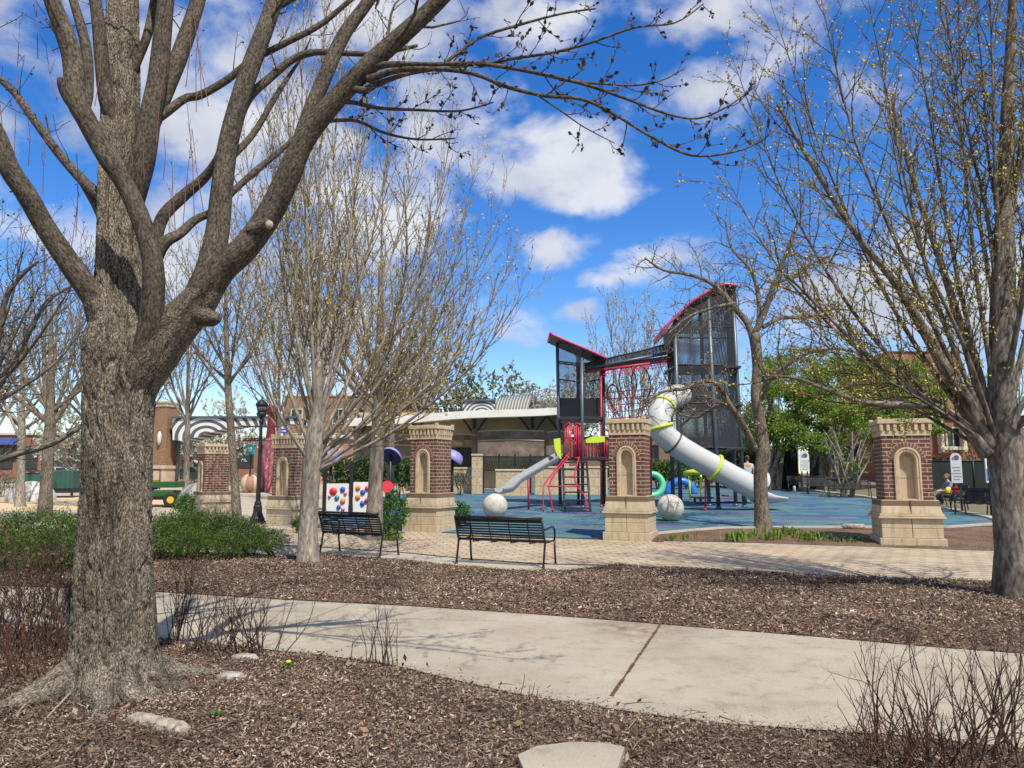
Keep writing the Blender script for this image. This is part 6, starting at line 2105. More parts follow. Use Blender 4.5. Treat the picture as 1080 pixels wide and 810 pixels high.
# twisted multi stemmed shrub tree before the fence
T = Tree(95)
q = gnd(893, 520); q = Vector((q.x, 35.5, gz(q.x, 35.5)))
g = T.rng
for k in range(16):
    px = 893 + g.uniform(-7, 9)
    ex = px + g.uniform(-32, 24); ey = g.uniform(452, 478)
    a = at(px, 520, 35.5); a.z = q.z - .03
    e = at(ex, ey, 35.5 + g.uniform(-.8, .8))
    T.limb([(a, .05), (a.lerp(e, .3) + Vector((g.uniform(-.2, .2), g.uniform(-.2, .2), .1)), .042), (a.lerp(e, .65) + Vector((g.uniform(-.25, .25), g.uniform(-.2, .2), 0)), .032), (e, .015)], 5, 7, 0)
    T.spawn(*[(T.t[-1][0].tolist(), T.t[-1][1].tolist())][0] if False else ([Vector(p) for p in T.t[-1][0]], list(T.t[-1][1])), 0, dict(PB, n=[1.6, 1.8], len=[.8, .4], mat=[1, 1], bud=14, bsize=.14))
root = empty('shrub_tree', q, 0, 'shrubby tree with many twisted pale stems in front of the dark fence', 'tree')
T.mesh('trunk', [0], [M_BARK_GREY], root, q)
T.mesh('crown', [1], [M_BARK_FAR, LF_LIME[0]], root, q, buds=True)
# dark evergreen hedges behind the towers
HD = 'dark hedges behind the playground'
hedge('evergreen_hedge', 'dark clipped hedge behind the tube slide and the climbing arch', 'hedge', [(650 + 15 * k, 497, 11, 12, 43, .6) for k in range(6)], 4500, .16, LF_BOX, 31, .6, .5, HD)
hedge('evergreen_hedge', 'tall dark hedge behind the tall tower posts', 'hedge', [(735 + 14 * k, 490, 11, 17, 45, .7) for k in range(7)], 6000, .18, LF_DARK, 32, .6, .5, HD)
hedge('evergreen_hedge', 'dark green hedge below the mushroom canopies beside the stair rail', 'hedge', [(350 + 15 * k, 497 + (k % 2), 12, 14, 33, .6) for k in range(7)], 5500, .14, LF_BOX + LF_DARK, 33, .6, .5, HD)
hedge('evergreen_hedge', 'ragged dark hedge at the picture edge right of the seated woman', 'hedge', [(985 + 16 * k, 500, 13, 14, 42, .7) for k in range(8)], 4000, .18, LF_DARK, 34, .6, .5, HD)
hedge('brown_shrub', 'small brown shrub by the stone base of the pavilion', 'bush', [(485, 505, 8, 8, 37, .4)], 900, .12, LF_TWIG, 35, .3, .3)
hedge('ornamental_grass', 'tan dry ornamental grass at the foot of the red tapered sculpture', 'plant', [(283, 502, 12, 10, 52, .6)], 1600, .30, leafset('dry_grass', [(.42, .27, .14), (.50, .35, .20)], .8, .2), 36, .12, .2, None, 1.5)
hedge('brown_shrub', 'brown low shrubs behind the white dome at the picture edge', 'bush', [(2, 508, 14, 10, 44, .6), (-16, 506, 14, 12, 44, .6)], 1200, .16, LF_TWIG + LF_OLV[2:], 37, .3, .3)

# ------------------------------------------------------------------ buildings
M_GLASS = mat('dark_glass', (.02, .026, .034), .12, 0, .6)
M_CREAM = mat('cream_trim', (.58, .52, .40), .8)
M_ROOFW = mottled('white_membrane', [(.3, (.62, .60, .54)), (.5, (.70, .68, .62)), (.7, (.76, .74, .68))], 1.2, .8)
M_BEIGE = mottled('beige_stucco', [(.3, (.40, .31, .185)), (.7, (.48, .375, .23))], .8, .9)
def building(name, lab, px0, px1, ytop, Y, depth, wm, wins, roof_m=None, frame_m=None, cornice=True):
    a, b = at(px0, ytop, Y), at(px1, ytop, Y)
    g0 = min(gz(a.x, Y), gz(b.x, Y)) - .3
    w = b.x - a.x
    cx = (a.x + b.x) / 2
    root = empty(name, (cx, Y + depth / 2, g0), 0, lab, 'building')
    h = a.z - g0
    mb = MB(); mb.box((0, 0, h / 2), (w, depth, h))
    mb.build('wall', wm, root, uv=True)
    mb = MB(); mb.box((0, 0, h + .12), (w + .3, depth + .3, .24), bev=.03)
    mb.build('roof', roof_m or M_CREAM, root)
    for (x0, x1, y0, y1) in wins:
        p, q = at(x0, y0, Y), at(x1, y1, Y)
        lx0, lx1 = p.x - cx, q.x - cx; z1, z0 = p.z - g0, q.z - g0
        mb = MB()
        t = .12; yf = -depth / 2 - .03
        for c_, d_ in ((((lx0 + lx1) / 2, yf, z0 - t / 2), (lx1 - lx0 + 2 * t, .12, t)), (((lx0 + lx1) / 2, yf, z1 + t / 2), (lx1 - lx0 + 2 * t, .12, t)), ((lx0 - t / 2, yf, (z0 + z1) / 2), (t, .12, z1 - z0)), ((lx1 + t / 2, yf, (z0 + z1) / 2), (t, .12, z1 - z0)), (((lx0 + lx1) / 2, yf + .02, (z0 + z1) / 2), (.06, .06, z1 - z0 + t))):
            mb.box(c_, d_)
        fr = mb.build('window', frame_m or M_CREAM, root)
        mb = MB(); mb.box(((lx0 + lx1) / 2, -depth / 2 - .012, (z0 + z1) / 2), (lx1 - lx0, .02, z1 - z0))
        mb.build('pane', M_GLASS, fr)
    return root
M_DBROWN = mat('dark_brown_frame', (.05, .035, .03), .6)
building('brick_building', 'long red brick shop building with dark openings left of the maple trunk', -60, 150, 459, 74, 12, M_BRICK_RED, [(-30 + 26 * k, -14 + 26 * k, 472, 493) for k in range(7)], M_CREAM, M_DBROWN)
building('brick_building', 'brick shop building behind the white blossoming tree and zebra canopy', 196, 300, 462, 82, 12, M_BRICK_RED, [(204 + 24 * k, 218 + 24 * k, 470, 492) for k in range(4)], M_CREAM, M_DBROWN)
building('brick_building', 'reddish brick building with tan top storey behind the broom tree stems', 300, 402, 418, 92, 14, M_BRICK_TAN, [(308 + 22 * k, 318 + 22 * k, 432, 446) for k in range(4)] + [(308 + 22 * k, 318 + 22 * k, 458, 474) for k in range(4)])
bb_ = building('brick_building', 'brick block with pale stone band peeping over the pavilion roof', 404, 436, 411, 90, 12, M_BRICK_RED, [], M_BRICK_TAN, M_CREAM)
pa_, pb_ = at(411, 418, 89.9), at(428, 421, 89.9)
mb = MB(); mb.box(((pa_.x + pb_.x) / 2 - bb_.location.x, -6.05, (pa_.z + pb_.z) / 2 - bb_.location.z), (pb_.x - pa_.x, .12, .36), bev=.02); mb.build('stone_band', M_CREAM, bb_)
building('stucco_building', 'salmon coloured stucco wall between the broom tree and pavilion', 336, 362, 462, 60, 6, mat('salmon_stucco', (.52, .26, .17), .9), [(341, 347, 470, 482), (352, 357, 470, 482)])
building('brick_building', 'distant brown brick block whose roof shows above the lime trees', 938, 1012, 372, 120, 20, M_BRICK_RED, [(946 + 16 * k, 953 + 16 * k, 384, 396) for k in range(4)], M_DBROWN)
building('brick_building', 'distant low brick house above the pavilion end by the left play tower', 556, 590, 424, 96, 10, M_BRICK_TAN, [(562, 567, 428, 434), (575, 580, 428, 434)], M_DBROWN)
building('brick_building', 'low brown brick block seen through the legs of the tall tower', 598, 812, 463, 78, 10, M_BRICK, [(606 + 26 * k, 616 + 26 * k, 470, 484) for k in range(8)], M_DBROWN, M_DBROWN)
# red brick house with a bay window
hs = building('brick_house', 'red brick house with cream framed window behind the seated woman', 966, 1250, 442, 50, 10, M_BRICK_RED, [(998, 1012, 452, 471), (1032, 1044, 456, 466), (1078, 1092, 452, 470)], M_DBROWN)
mb = MB()
a = at(994, 440, 49.5); g0 = hs.location
for px in (993.5, 1017):
    p = at(px, 470, 49.6); mb.box((p.x - g0.x, p.y - g0.y, p.z - g0.z + .9), (.22, .3, 2.6), bev=.02)
p0, p1 = at(993.5, 473, 49.6), at(1017, 473, 49.6)
mb.box(((p0.x + p1.x) / 2 - g0.x, p0.y - g0.y, p0.z - g0.z), (p1.x - p0.x + .3, .35, .22), bev=.02)
mb.build('window_surround', M_CREAM, hs)
p = at(1040, 486, 46)
mb = MB(); mb.box((0, 0, .2), (9, .4, 1.0), bev=.03); mb.box((0, 0, .75), (9.2, .5, .14), bev=.03)
o = mb.build('low_wall', M_CREAM); o.location = (p.x + 2.0, 46, gz(p.x, 46)); tag(o, 'low cream topped garden wall before the red brick house', 'wall')
p = at(1031, 489, 44)

# pavilion
YP = 43.0
a0 = at(485, 500, YP)
PZ = gz(2, YP)
pav = empty('pavilion', (a0.x, YP, PZ), 0, 'flat roofed beige pavilion with white overhanging roof, dark brackets and brown mesh screens', 'building')
PO = Vector((a0.x, YP, PZ))
def vb(mb, name, m, uv=False): return mb.build(name, m, pav, PO, uv)
def pvx(px, Y=YP): return at(px, 480, Y).x
def pvz(py, Y=YP): return at(485, py, Y).z
mb = MB()
n = 28
rows = []
for k in range(n + 1):                                       # roof with a gently waving edge
    u = k / n
    px = 366 + (606 - 366) * u
    yt = 441 - 13 * u + .9 * math.sin(u * 9)
    rows.append([at(px, yt, YP - .9), at(px, yt + 8.2 - .8 * u, YP - .9)])
i = mb.add([r[0] for r in rows] + [r[1] for r in rows] + [r[0] + Vector((0, 8.5, .35)) for r in rows] + [r[1] + Vector((0, 8.5, .35)) for r in rows])
q = n + 1
for k in range(n):
    mb.face((i + k, i + q + k, i + q + k + 1, i + k + 1)); mb.face((i + k, i + k + 1, i + 2 * q + k + 1, i + 2 * q + k))
    mb.face((i + q + k, i + 3 * q + k, i + 3 * q + k + 1, i + q + k + 1)); mb.face((i + 2 * q + k, i + 2 * q + k + 1, i + 3 * q + k + 1, i + 3 * q + k))
mb.face((i, i + 2 * q, i + 3 * q, i + q)); mb.face((i + n, i + q + n, i + 3 * q + n, i + 2 * q + n))
vb(mb, 'roof', M_ROOFW)
mb = MB()
x0, x1 = pvx(372, YP + 1), pvx(600, YP + 1)
zt = pvz(444, YP + 1) + .5
mb.box(((x0 + x1) / 2, YP + 3.6, (PZ - .3 + zt) / 2), (x1 - x0, 5, zt - PZ + .3))
vb(mb, 'wall', M_BEIGE)
mb = MB()
for px in (378, 412, 440, 470, 500, 530, 561, 590):
    xx = pvx(px, YP + .8)
    mb.box((xx, YP + .98, (PZ + zt) / 2), (.26, .26, zt - PZ), bev=.02)
vb(mb, 'column', M_DBROWN) if False else None
for px in (378, 436, 500, 562, 592):
    xx = pvx(px, YP + .4)
    mb = MB(); mb.box((xx, YP + .6, (PZ + zt) / 2 - .1), (.30, .30, zt - PZ - .2), bev=.02)
    vb(mb, 'column', mat('taupe_column', (.20, .17, .13), .8))
    mb = MB()
    for s in (-1, 1):
        pts = [Vector((xx + s * (.15 + 1.0 * t), YP + .5, zt - 1.15 + 1.0 * math.sin(t * math.pi / 2))) for t in [j / 8 for j in range(9)]]
        mb.tube(pts, .07, 6)
    mb.tube([(xx, YP + .45, zt - 1.0), (xx, YP + .3, zt - .45), (xx, YP + .15, zt - .2)], .07, 6)
    vb(mb, 'bracket', M_DARK)
M_MESH = mottled('brown_mesh', [(.3, (.09, .068, .052)), (.5, (.16, .122, .095)), (.7, (.26, .20, .155))], 1.6, .9)
M_ROPE = mat('tan_edge', (.38, .30, .20), .9)
def screen(px0, px1, y0, y1, dY=0.0):
    mb = MB()
    k = 10
    t_ = []
    for j in range(k + 1):
        u = j / k
        px = px0 + (px1 - px0) * u
        sag = 1.2 * math.sin(u * math.pi)
        a = at(px, y0 - sag, YP + .2 + dY); b = at(px, y1, YP + .2 + dY)
        t_.append(a)
        mb.add([a, b, b + Vector((0, .04, 0)), a + Vector((0, .04, 0))])
    for j in range(k):
        e = 4 * j; f = e + 4
        mb.face((e, e + 1, f + 1, f)); mb.face((e + 3, f + 3, f + 2, e + 2)); mb.face((e, f, f + 3, e + 3)); mb.face((e + 1, e + 2, f + 2, f + 1))
    s_ = vb(mb, 'mesh_screen', M_MESH)
    mb = MB(); mb.tube(t_, .045, 6)
    mb.build('edge_rope', M_ROPE, s_, PO)
screen(380, 436, 459, 468); screen(380, 436, 470, 482)
screen(504, 574, 455, 463, -.3); screen(504, 574, 465, 481, -.3); screen(576, 600, 456, 480, -.1)
screen(474, 503, 459, 464)
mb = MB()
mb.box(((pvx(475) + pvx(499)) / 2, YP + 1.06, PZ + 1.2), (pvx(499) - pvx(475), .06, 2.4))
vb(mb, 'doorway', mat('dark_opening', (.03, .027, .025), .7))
mb = MB(); p = at(500.5, 476, YP - .3); mb.box((p.x, YP - .3, PZ + 1.1), (.24, .24, 2.2)); vb(mb, 'door_post', M_DARK)
mb = MB(); p = at(484, 468, YP + .9); mb.box((p.x, YP + .98, p.z), (.42, .04, .2)); vb(mb, 'notice', M_CREAM)
# stone walls and the iron fence in front of it
M_BLOCK = m_brick('stone_block', (.50, .40, .27), (.44, .35, .23), (.30, .23, .15), .9, .42, .015)
def stone_wall(px0, px1, ytop, Y, lab, th=.4):
    a, b = at(px0, ytop, Y), at(px1, ytop, Y)
    z = gz((a.x + b.x) / 2, Y)
    mb = MB(); h = a.z - z
    mb.box((0, 0, h / 2 - .1), (b.x - a.x, th, h + .2)); 
    o = mb.build('stone_wall', M_BLOCK, uv=True)
    mb = MB(); mb.box((0, 0, h + .05), (b.x - a.x + .08, th + .08, .10), bev=.015)
    r = empty('stone_wall', ((a.x + b.x) / 2, Y, z), 0, lab, 'wall', 'stone walls before the pavilion')
    o.name = 'wall'; o.parent = r
    mb.build('coping', M_STONE, r)
stone_wall(523, 556, 497, 36.5, 'low beige block wall behind the straight grey slide')
stone_wall(564, 640, 494, 37.5, 'beige block wall behind the red stairs')
stone_wall(478, 501, 495, 39, 'grey stone wall by the pavilion door', .5)
stone_wall(498, 509, 481, 38.2, 'square stone pier at the end of the iron fence', .6)
p0, p1 = at(510, 496, 38.6), at(576, 496, 38.6)
z0 = gz(p0.x, 38.6)
fr = empty('iron_fence', ((p0.x + p1.x) / 2, 38.6, z0), 0, 'black iron lattice fence standing before the pavilion mesh screens', 'fence')
w = p1.x - p0.x
zb, ztp = at(540, 497, 38.6).z - z0, at(540, 480.5, 38.6).z - z0
for k in range(5):
    mb = MB(); mb.box((-w / 2 + w * k / 4, 0, ztp / 2 + .05), (.09, .09, ztp + .1), bev=.01); mb.build('post', M_BLACK2, fr)
mb = MB()
for z in (zb + .05, ztp - .05): mb.tube([(-w / 2, 0, z), (w / 2, 0, z)], .022, 6)
k = 26
for j in range(k):
    xa = -w / 2 + w * j / k; xb = xa + w / k * 1.0
    mb.tube([(xa, 0, zb + .05), (xb, 0, ztp - .05)], .012, 4); mb.tube([(xb, 0.02, zb + .05), (xa, 0.02, ztp - .05)], .012, 4)
mb.build('lattice', M_BLACK2, fr)
# stair rail among the hedge
mb = MB()
for dY in (0, 1.1):
    mb.tube([at(352, 499, 30 + dY), at(392, 478, 32 + dY), at(402, 477, 32.4 + dY)], .035, 6)
    for px, py, Y in ((352, 499, 30), (372, 488, 31), (392, 478, 32)):
        q = at(px, py, Y + dY); mb.tube([q, Vector((q.x, q.y, gz(q.x, q.y)))], .025, 6)
for s in range(6):
    q = at(354 + 8 * s, 505, 30.4 + .35 * s); 
    mb.tube([at(352 + 8 * s, 499 - 4.2 * s + 6, 30 + .4 * s), at(352 + 8 * s, 499 - 4.2 * s + 6, 31.1 + .4 * s)], .02, 5)
q = at(372, 500, 30.5)
o = mb.build('stair_rail', M_BLACK2, None, (q.x, q.y, gz(q.x, q.y))); tag(o, 'sloping black metal stair rail in the hedge beyond the play panels', 'handrail')

# ribbed vault and zebra striped canopies
def m_rings(name, cx, cz, period, c1, c2):
    m = mat(name, rough=.7)
    t = m.node_tree
    c = N(t, 'ShaderNodeTexCoord')
    sp = N(t, 'ShaderNodeSeparateXYZ'); L(t, c.outputs['Object'], sp.inputs[0])
    def M_(op, a, b=None):
        k = N(t, 'ShaderNodeMath', operation=op)
        for i, v in enumerate((a, b)):
            if v is None: continue
            if isinstance(v, (int, float)): k.inputs[i].default_value = v
            else: L(t, v, k.inputs[i])
        return k.outputs[0]
    dx = M_('SUBTRACT', sp.outputs[0], cx); dz = M_('MULTIPLY', M_('SUBTRACT', sp.outputs[2], cz), 1.35)
    r = M_('SQRT', M_('ADD', M_('MULTIPLY', dx, dx), M_('MULTIPLY', dz, dz)))
    s_ = M_('GREATER_THAN', M_('SINE', M_('MULTIPLY', r, 6.283 / period)), 0.0)
    L(t, mixc(t, s_, c1, c2), bsdf(m).inputs['Base Color'])
    return m
def zebra(lab, px0, px1, ytop, bottom, Y, cpx, cpy, period_px, group='zebra striped canopies', tower=None):
    c = at((px0 + px1) / 2, ytop, Y)
    g0 = gz(c.x, Y)
    root = empty('striped_canopy', (c.x, Y, g0), 0, lab, 'canopy', group)
    mb = MB()
    top = [at(px, ytop, Y) for px, _ in bottom]; bot = [at(px, py, Y) for px, py in bottom]
    O = Vector((c.x, Y, g0))
    th = 2.2
    k = len(bottom)
    for j in range(k - 1):
        a, b, c2, d = bot[j] - O, bot[j + 1] - O, top[j + 1] - O, top[j] - O
        mb.quad(a, b, c2, d); 
        bk = Vector((0, th, 0))
        mb.quad(b + bk, a + bk, d + bk, c2 + bk); mb.quad(a + bk, b + bk, b, a); mb.quad(d, c2, c2 + bk, d + bk)
    p = at(cpx, cpy, Y) - O
    mb.build('striped_face', m_rings('zebra_stripe', p.x, p.z, period_px / ppm(Y), (.085, .09, .095), (.64, .66, .67)), root)
    mb = MB()
    a, b = at(px0 - 1, ytop - 1.0, Y) - O, at(px1 + 1, ytop - 1.0, Y) - O
    mb.box((a + b) / 2 + Vector((0, .0, 0)), ((b - a).length, .3, 2.2 / ppm(Y)), bev=.02)
    mb.build('top_beam', M_POST, root)
    for px in (px0 + 1, px1 - 1):
        q = at(px, ytop, Y) - O
        mb = MB(); mb.tube([(q.x, th / 2, 0), (q.x, th / 2, q.z)], .13, 10)
        mb.build('post', M_POST, root)
zebra('black and white zebra striped canopy beside the far brick tower', 182, 316, 441, [(182, 464), (192, 465), (204, 462), (218, 457.5), (236, 452), (255, 448.5), (275, 449.5), (290, 448), (316, 447)], 56, 217, 461, 8.2)
zebra('small zebra striped arch showing above the pavilion roof', 488, 522, 423.5, [(488, 434), (496, 436), (505, 436), (514, 436), (522, 436)], 62, 508, 436, 4.2)
mb = MB()
Yv = 64
for k in range(24):
    u = k / 23
    px = 520 + 36 * u
    yb = 434; yt = 420.5 - 3.5 * math.sin(u * 2.2)
    a, b = at(px, yb, Yv), at(px + 5, yt, Yv + 3)
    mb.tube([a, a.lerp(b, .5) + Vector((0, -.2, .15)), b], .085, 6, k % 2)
a = at(538, 434, Yv)
for px in (521, 555):
    q = at(px, 434, Yv); mb.tube([Vector((q.x, q.y, gz(q.x, q.y))), q], .15, 8)
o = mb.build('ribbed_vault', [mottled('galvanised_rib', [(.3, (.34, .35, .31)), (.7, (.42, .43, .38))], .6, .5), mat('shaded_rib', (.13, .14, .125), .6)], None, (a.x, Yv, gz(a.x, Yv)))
tag(o, 'pale ribbed metal vault roof behind the pavilion, right of the zebra arch', 'roof')
# far brick tower
Yt = 57
c = at(171, 505, Yt); g0 = gz(c.x, Yt)
tw = empty('brick_tower', (c.x, Yt, g0), R(-14), 'tall brick tower with wall lantern and stone base left of the zebra canopy', 'tower')
s_ = 1 / ppm(Yt)
zz = lambda py: at(177, py, Yt).z - g0
mb = MB(); mb.box((0, 0, (zz(492) - .2) / 2), (1.72, 1.72, zz(492) + .2), bev=.03); mb.box((0, 0, zz(493)), (1.9, 1.9, .25), bev=.03); mb.build('plinth', M_STONE, tw)
mb = MB(); mb.box((0, 0, (zz(492) + zz(430)) / 2), (1.42, 1.42, zz(430) - zz(492))); mb.build('shaft', M_BRICK_TAN, tw, uv=True)
mb = MB(); mb.box((0, 0, zz(428)), (1.56, 1.56, .3), bev=.03); mb.box((0, 0, zz(425.5)), (1.66, 1.66, .16), bev=.02); mb.build('cap', M_STONE, tw)
mb = MB(); mb.lathe([(.05, 0), (.14, .25), (.16, .75), (.08, .95), (.02, 1.05)], (.25, -.85, zz(470)), 10); mb.box((.25, -.74, zz(464)), (.08, .16, .08)); mb.build('lantern', mat('frosted_lantern', (.6, .6, .58), .4), tw)

# ------------------------------------------------------------------ things on the plaza at the left
def m_gores(name, cols, n):
    m = mat(name, rough=.8)
    t = m.node_tree
    c = N(t, 'ShaderNodeTexCoord'); sp = N(t, 'ShaderNodeSeparateXYZ'); L(t, c.outputs['Object'], sp.inputs[0])
    a = N(t, 'ShaderNodeMath', operation='ARCTAN2'); L(t, sp.outputs[1], a.inputs[0]); L(t, sp.outputs[0], a.inputs[1])
    mu = N(t, 'ShaderNodeMath', operation='MULTIPLY_ADD'); L(t, a.outputs[0], mu.inputs[0]); mu.inputs[1].default_value = n / 6.2832; mu.inputs[2].default_value = 100.3
    md = N(t, 'ShaderNodeMath', operation='MODULO'); L(t, mu.outputs[0], md.inputs[0]); md.inputs[1].default_value = 2
    gt = N(t, 'ShaderNodeMath', operation='GREATER_THAN'); L(t, md.outputs[0], gt.inputs[0]); gt.inputs[1].default_value = 1
    L(t, mixc(t, gt.outputs[0], cols[0], cols[1]), bsdf(m).inputs['Base Color'])
    return m
def dome(px0, px1, ytop, ybot, lab, cols, rz=0, n=10):
    q = gnd((px0 + px1) / 2, ybot)
    r = (px1 - px0) / 2 / ppm(q.y); h = (ybot - ytop) / ppm(q.y)
    c = Vector((q.x, q.y + r * .8, gz(q.x, q.y + r * .8)))
    mb = MB()
    prof = [(r, -.1), (r * 1.0, .03)] + [(r * math.cos(a), h * math.sin(a)) for a in [math.pi / 2 * k / 10 for k in range(1, 10)]] + [(.03, h)]
    mb.lathe(prof, (0, 0, 0), 40)
    o = mb.build('play_dome', m_gores('dome_panel', cols, n)); o.location = c; o.rotation_euler.z = R(rz)
    tag(o, lab, 'dome', 'low segmented domes on the plaza')
dome(-3, 44, 508.5, 529, 'white and grey segmented dome on the sand coloured paving left of the maple', ((.58, .56, .51), (.34, .33, .28)), 10, 12)
dome(76, 122, 519, 540, 'grey dome peeping out from behind the maple trunk on its left', ((.26, .26, .27), (.33, .33, .34)), 0, 14)
dome(178, 226, 510, 537, 'grey striped dome right of the green utility vehicle, behind the round boxwood', ((.16, .16, .16), (.30, .295, .28)), 20, 16)
q = gnd(261, 520); r = 11.3 / ppm(q.y)
mb = MB(); mb.sphere((0, 0, r * .82), r, 36, 20)
o = mb.build('striped_ball', m_gores('ball_stripe', ((.36, .19, .14), (.55, .42, .29)), 8)); o.location = q + Vector((0, r, 0)); o.location.z = gz(q.x, q.y + r)
tag(o, 'big tan and rust striped ball on the plaza left of the lamp post', 'ball')
# red tapered sculpture with a pole
q = at(284, 505, 50); g0 = gz(q.x, 50)
sr_ = empty('sculpture', (q.x, 50, g0), 0, 'tall pink and red flared sculpture with square red head behind the lamp post', 'sculpture')
zz = lambda py: at(280, py, 50).z - g0
mb = MB(); k_ = 1 / ppm(50)
mb.lathe([(15 * k_, -.05), (13.5 * k_, zz(496)), (9 * k_, zz(480)), (6.5 * k_, zz(465)), (5.5 * k_, zz(462))], (0, 0, 0), 8, 0, False)
mb.build('skirt', mat('pink_steel', (.42, .13, .14), .6), sr_)
mb = MB(); mb.lathe([(5.5 * k_, zz(462)), (4.5 * k_, zz(450)), (4 * k_, zz(436))], (0, 0, 0), 8, 0, False); mb.build('neck', mat('deep_red_steel', (.26, .025, .035), .5), sr_)
mb = MB(); mb.lathe([(5 * k_, zz(438)), (12.5 * k_, zz(430.5)), (11 * k_, zz(428))], (0, 0, 0), 4, 0, False); o = mb.build('head', mat('deep_red_steel', (.26, .025, .035), .5), sr_); o.rotation_euler.z = R(40)
mb = MB(); mb.tube([(3 * k_, .1, zz(430)), (3.2 * k_, .1, zz(414))], .13, 8); mb.build('mast', M_DARK, sr_)
# green container on legs
q = gnd(64, 524.5); g0 = q.z
k_ = 1 / ppm(q.y)
gc_ = empty('utility_trailer', (q.x, q.y, g0), R(6), 'green ribbed utility trailer box on dark legs beyond the white dome', 'trailer')
w, h0, h1 = 33 * k_, 9 * k_, 28 * k_
M_GRN = mat('dark_green_paint', (.03, .095, .07), .5)
mb = MB(); mb.box((0, 0, (h0 + h1) / 2), (w, 1.5, h1 - h0), bev=.03)
for k in range(7): mb.box((-w / 2 + w * (k + .5) / 7, -.765, (h0 + h1) / 2), (.05, .03, h1 - h0 - .1))
mb.build('box', M_GRN, gc_)
mb = MB(); mb.box((0, 0, h0 - .12), (w * 1.02, 1.4, .24), bev=.02); mb.build('chassis', M_DARK, gc_)
for sx_ in (-.46, .46):
    for sy in (-.55, .55):
        mb = MB(); mb.box((w * sx_, sy, (h0 - .2) / 2), (.1, .1, h0 - .2)); mb.build('leg', M_DBROWN, gc_)
for k, (px, lab) in enumerate(((28, 'dark green bin left of the ribbed green trailer box'), (39, 'dark green bin touching the speckled tree, beside the ribbed trailer'))):
    q = at(px, 505, 50); g0 = gz(q.x, 50)
    rt = empty('waste_bin', (q.x, 50, g0), 0, lab, 'bin', 'dark green bins by the trailer')
    mb = MB(); mb.lathe([(.36, 0), (.42, 1.1), (.43, 1.15)], (0, 0, 0), 14, 0, False); mb.build('body', M_GRN, rt)
    mb = MB(); mb.lathe([(.45, 1.15), (.45, 1.22), (.25, 1.36), (.05, 1.40)], (0, 0, 0), 14); mb.build('lid', M_DARK, rt)
# green utility vehicle
q = gnd(172, 533); q = Vector((at(170, 533, 36).x, 36, gz(at(170, 533, 36).x, 36)))
uv_ = empty('utility_vehicle', q, R(8), 'small green utility vehicle with yellow wheel rims and dark cargo bed behind the maple trunk', 'vehicle')
M_JG = mat('tractor_green', (.012, .085, .02), .45)
mb = MB()
mb.box((.15, 0, .62), (1.15, 1.35, .30), bev=.06); mb.box((-.9, 0, .66), (.8, 1.25, .34), bev=.08); mb.box((-1.25, 0, .58), (.25, 1.2, .22), bev=.06)
mb.build('body', M_JG, uv_)
mb = MB()
mb.box((.2, 0, .93), (1.25, 1.42, .05), bev=.01)
for sy in (-.69, .69): mb.box((.2, sy, 1.06), (1.25, .05, .24), bev=.01)
for sx_ in (-.4, .8): mb.box((sx_, 0, 1.06), (.05, 1.42, .24), bev=.01)
mb.build('cargo_bed', M_JG, uv_)
mb = MB(); mb.box((0, 0, .42), (2.5, 1.1, .16), bev=.03); mb.build('chassis', M_DARK, uv_)
mb = MB(); mb.box((-.55, 0, .86), (.45, 1.1, .12), bev=.04); mb.box((-.36, 0, 1.1), (.1, 1.1, .4), bev=.04); mb.build('seat', mat('seat_yellow', (.55, .40, .02), .6), uv_)
mb = MB()
for sy in (-.6, .6):
    mb.tube([(-.30, sy, .8), (-.32, sy, 1.75)], .03, 8); mb.tube([(-1.0, sy, .8), (-.85, sy, 1.72), (-.32, sy, 1.75)], .03, 8)
mb.tube([(-.32, -.6, 1.75), (-.32, .6, 1.75)], .03, 8)
mb.build('roll_frame', M_DARK, uv_)
for sx_ in (-.95, .62):
    for sy in (-.62, .62):
        mb = MB(); mb.tube([(sx_, sy - .13, .34), (sx_, sy - .11, .34), (sx_, sy + .11, .34), (sx_, sy + .13, .34)], [.27, .34, .34, .27], 20)
        wh = mb.build('wheel', mat('rubber_tyre', (.018, .018, .018), .8), uv_)
        mb = MB(); mb.tube([(sx_, sy - .142, .34), (sx_, sy + .142, .34)], .16, 16)
        mb.build('rim', mat('yellow_rim', (.62, .42, .02), .5), wh)
# parked car
def car(px, py, Y, rz, col, lab):
    q = at(px, py, Y); q.z = gz(q.x, Y)
    rt = empty('parked_car', q, R(rz), lab, 'car', 'cars parked beyond the plaza')
    prof = [(-2.2, .35), (2.15, .35), (2.2, .62), (2.05, .80), (1.15, .92), (.55, 1.38), (-.9, 1.42), (-1.7, .98), (-2.15, .92), (-2.25, .6)]
    mb = MB()
    mb.prism([(x_, z_) for x_, z_ in prof], -.85, .85, 0, lambda x_, z_, y_: (x_, -y_, z_))
    b = mb.build('body', mat('car_paint', col, .3, .3), rt)
    mb = MB()
    for sy in (-.862, .862):
        i = mb.add([(1.0, sy, .93), (.52, sy, 1.32), (-.1, sy, 1.34), (-.1, sy, .93)]); mb.face((i, i + 1, i + 2, i + 3))
        i = mb.add([(-.2, sy, .93), (-.2, sy, 1.34), (-.85, sy, 1.35), (-1.5, sy, .97)]); mb.face((i, i + 1, i + 2, i + 3))
    mb.build('window', M_GLASS, rt)
    for sx_ in (-1.4, 1.4):
        for sy in (-.78, .78):
            mb = MB(); mb.tube([(sx_, sy - .11, .33), (sx_, sy + .11, .33)], .33, 18)
            w_ = mb.build('wheel', mat('rubber_tyre', (.018, .018, .018), .8), rt)
            mb = MB(); mb.tube([(sx_, sy - .125, .33), (sx_, sy + .125, .33)], .19, 14); mb.build('rim', mat('alloy_rim', (.45, .45, .46), .35, .6), w_)
            
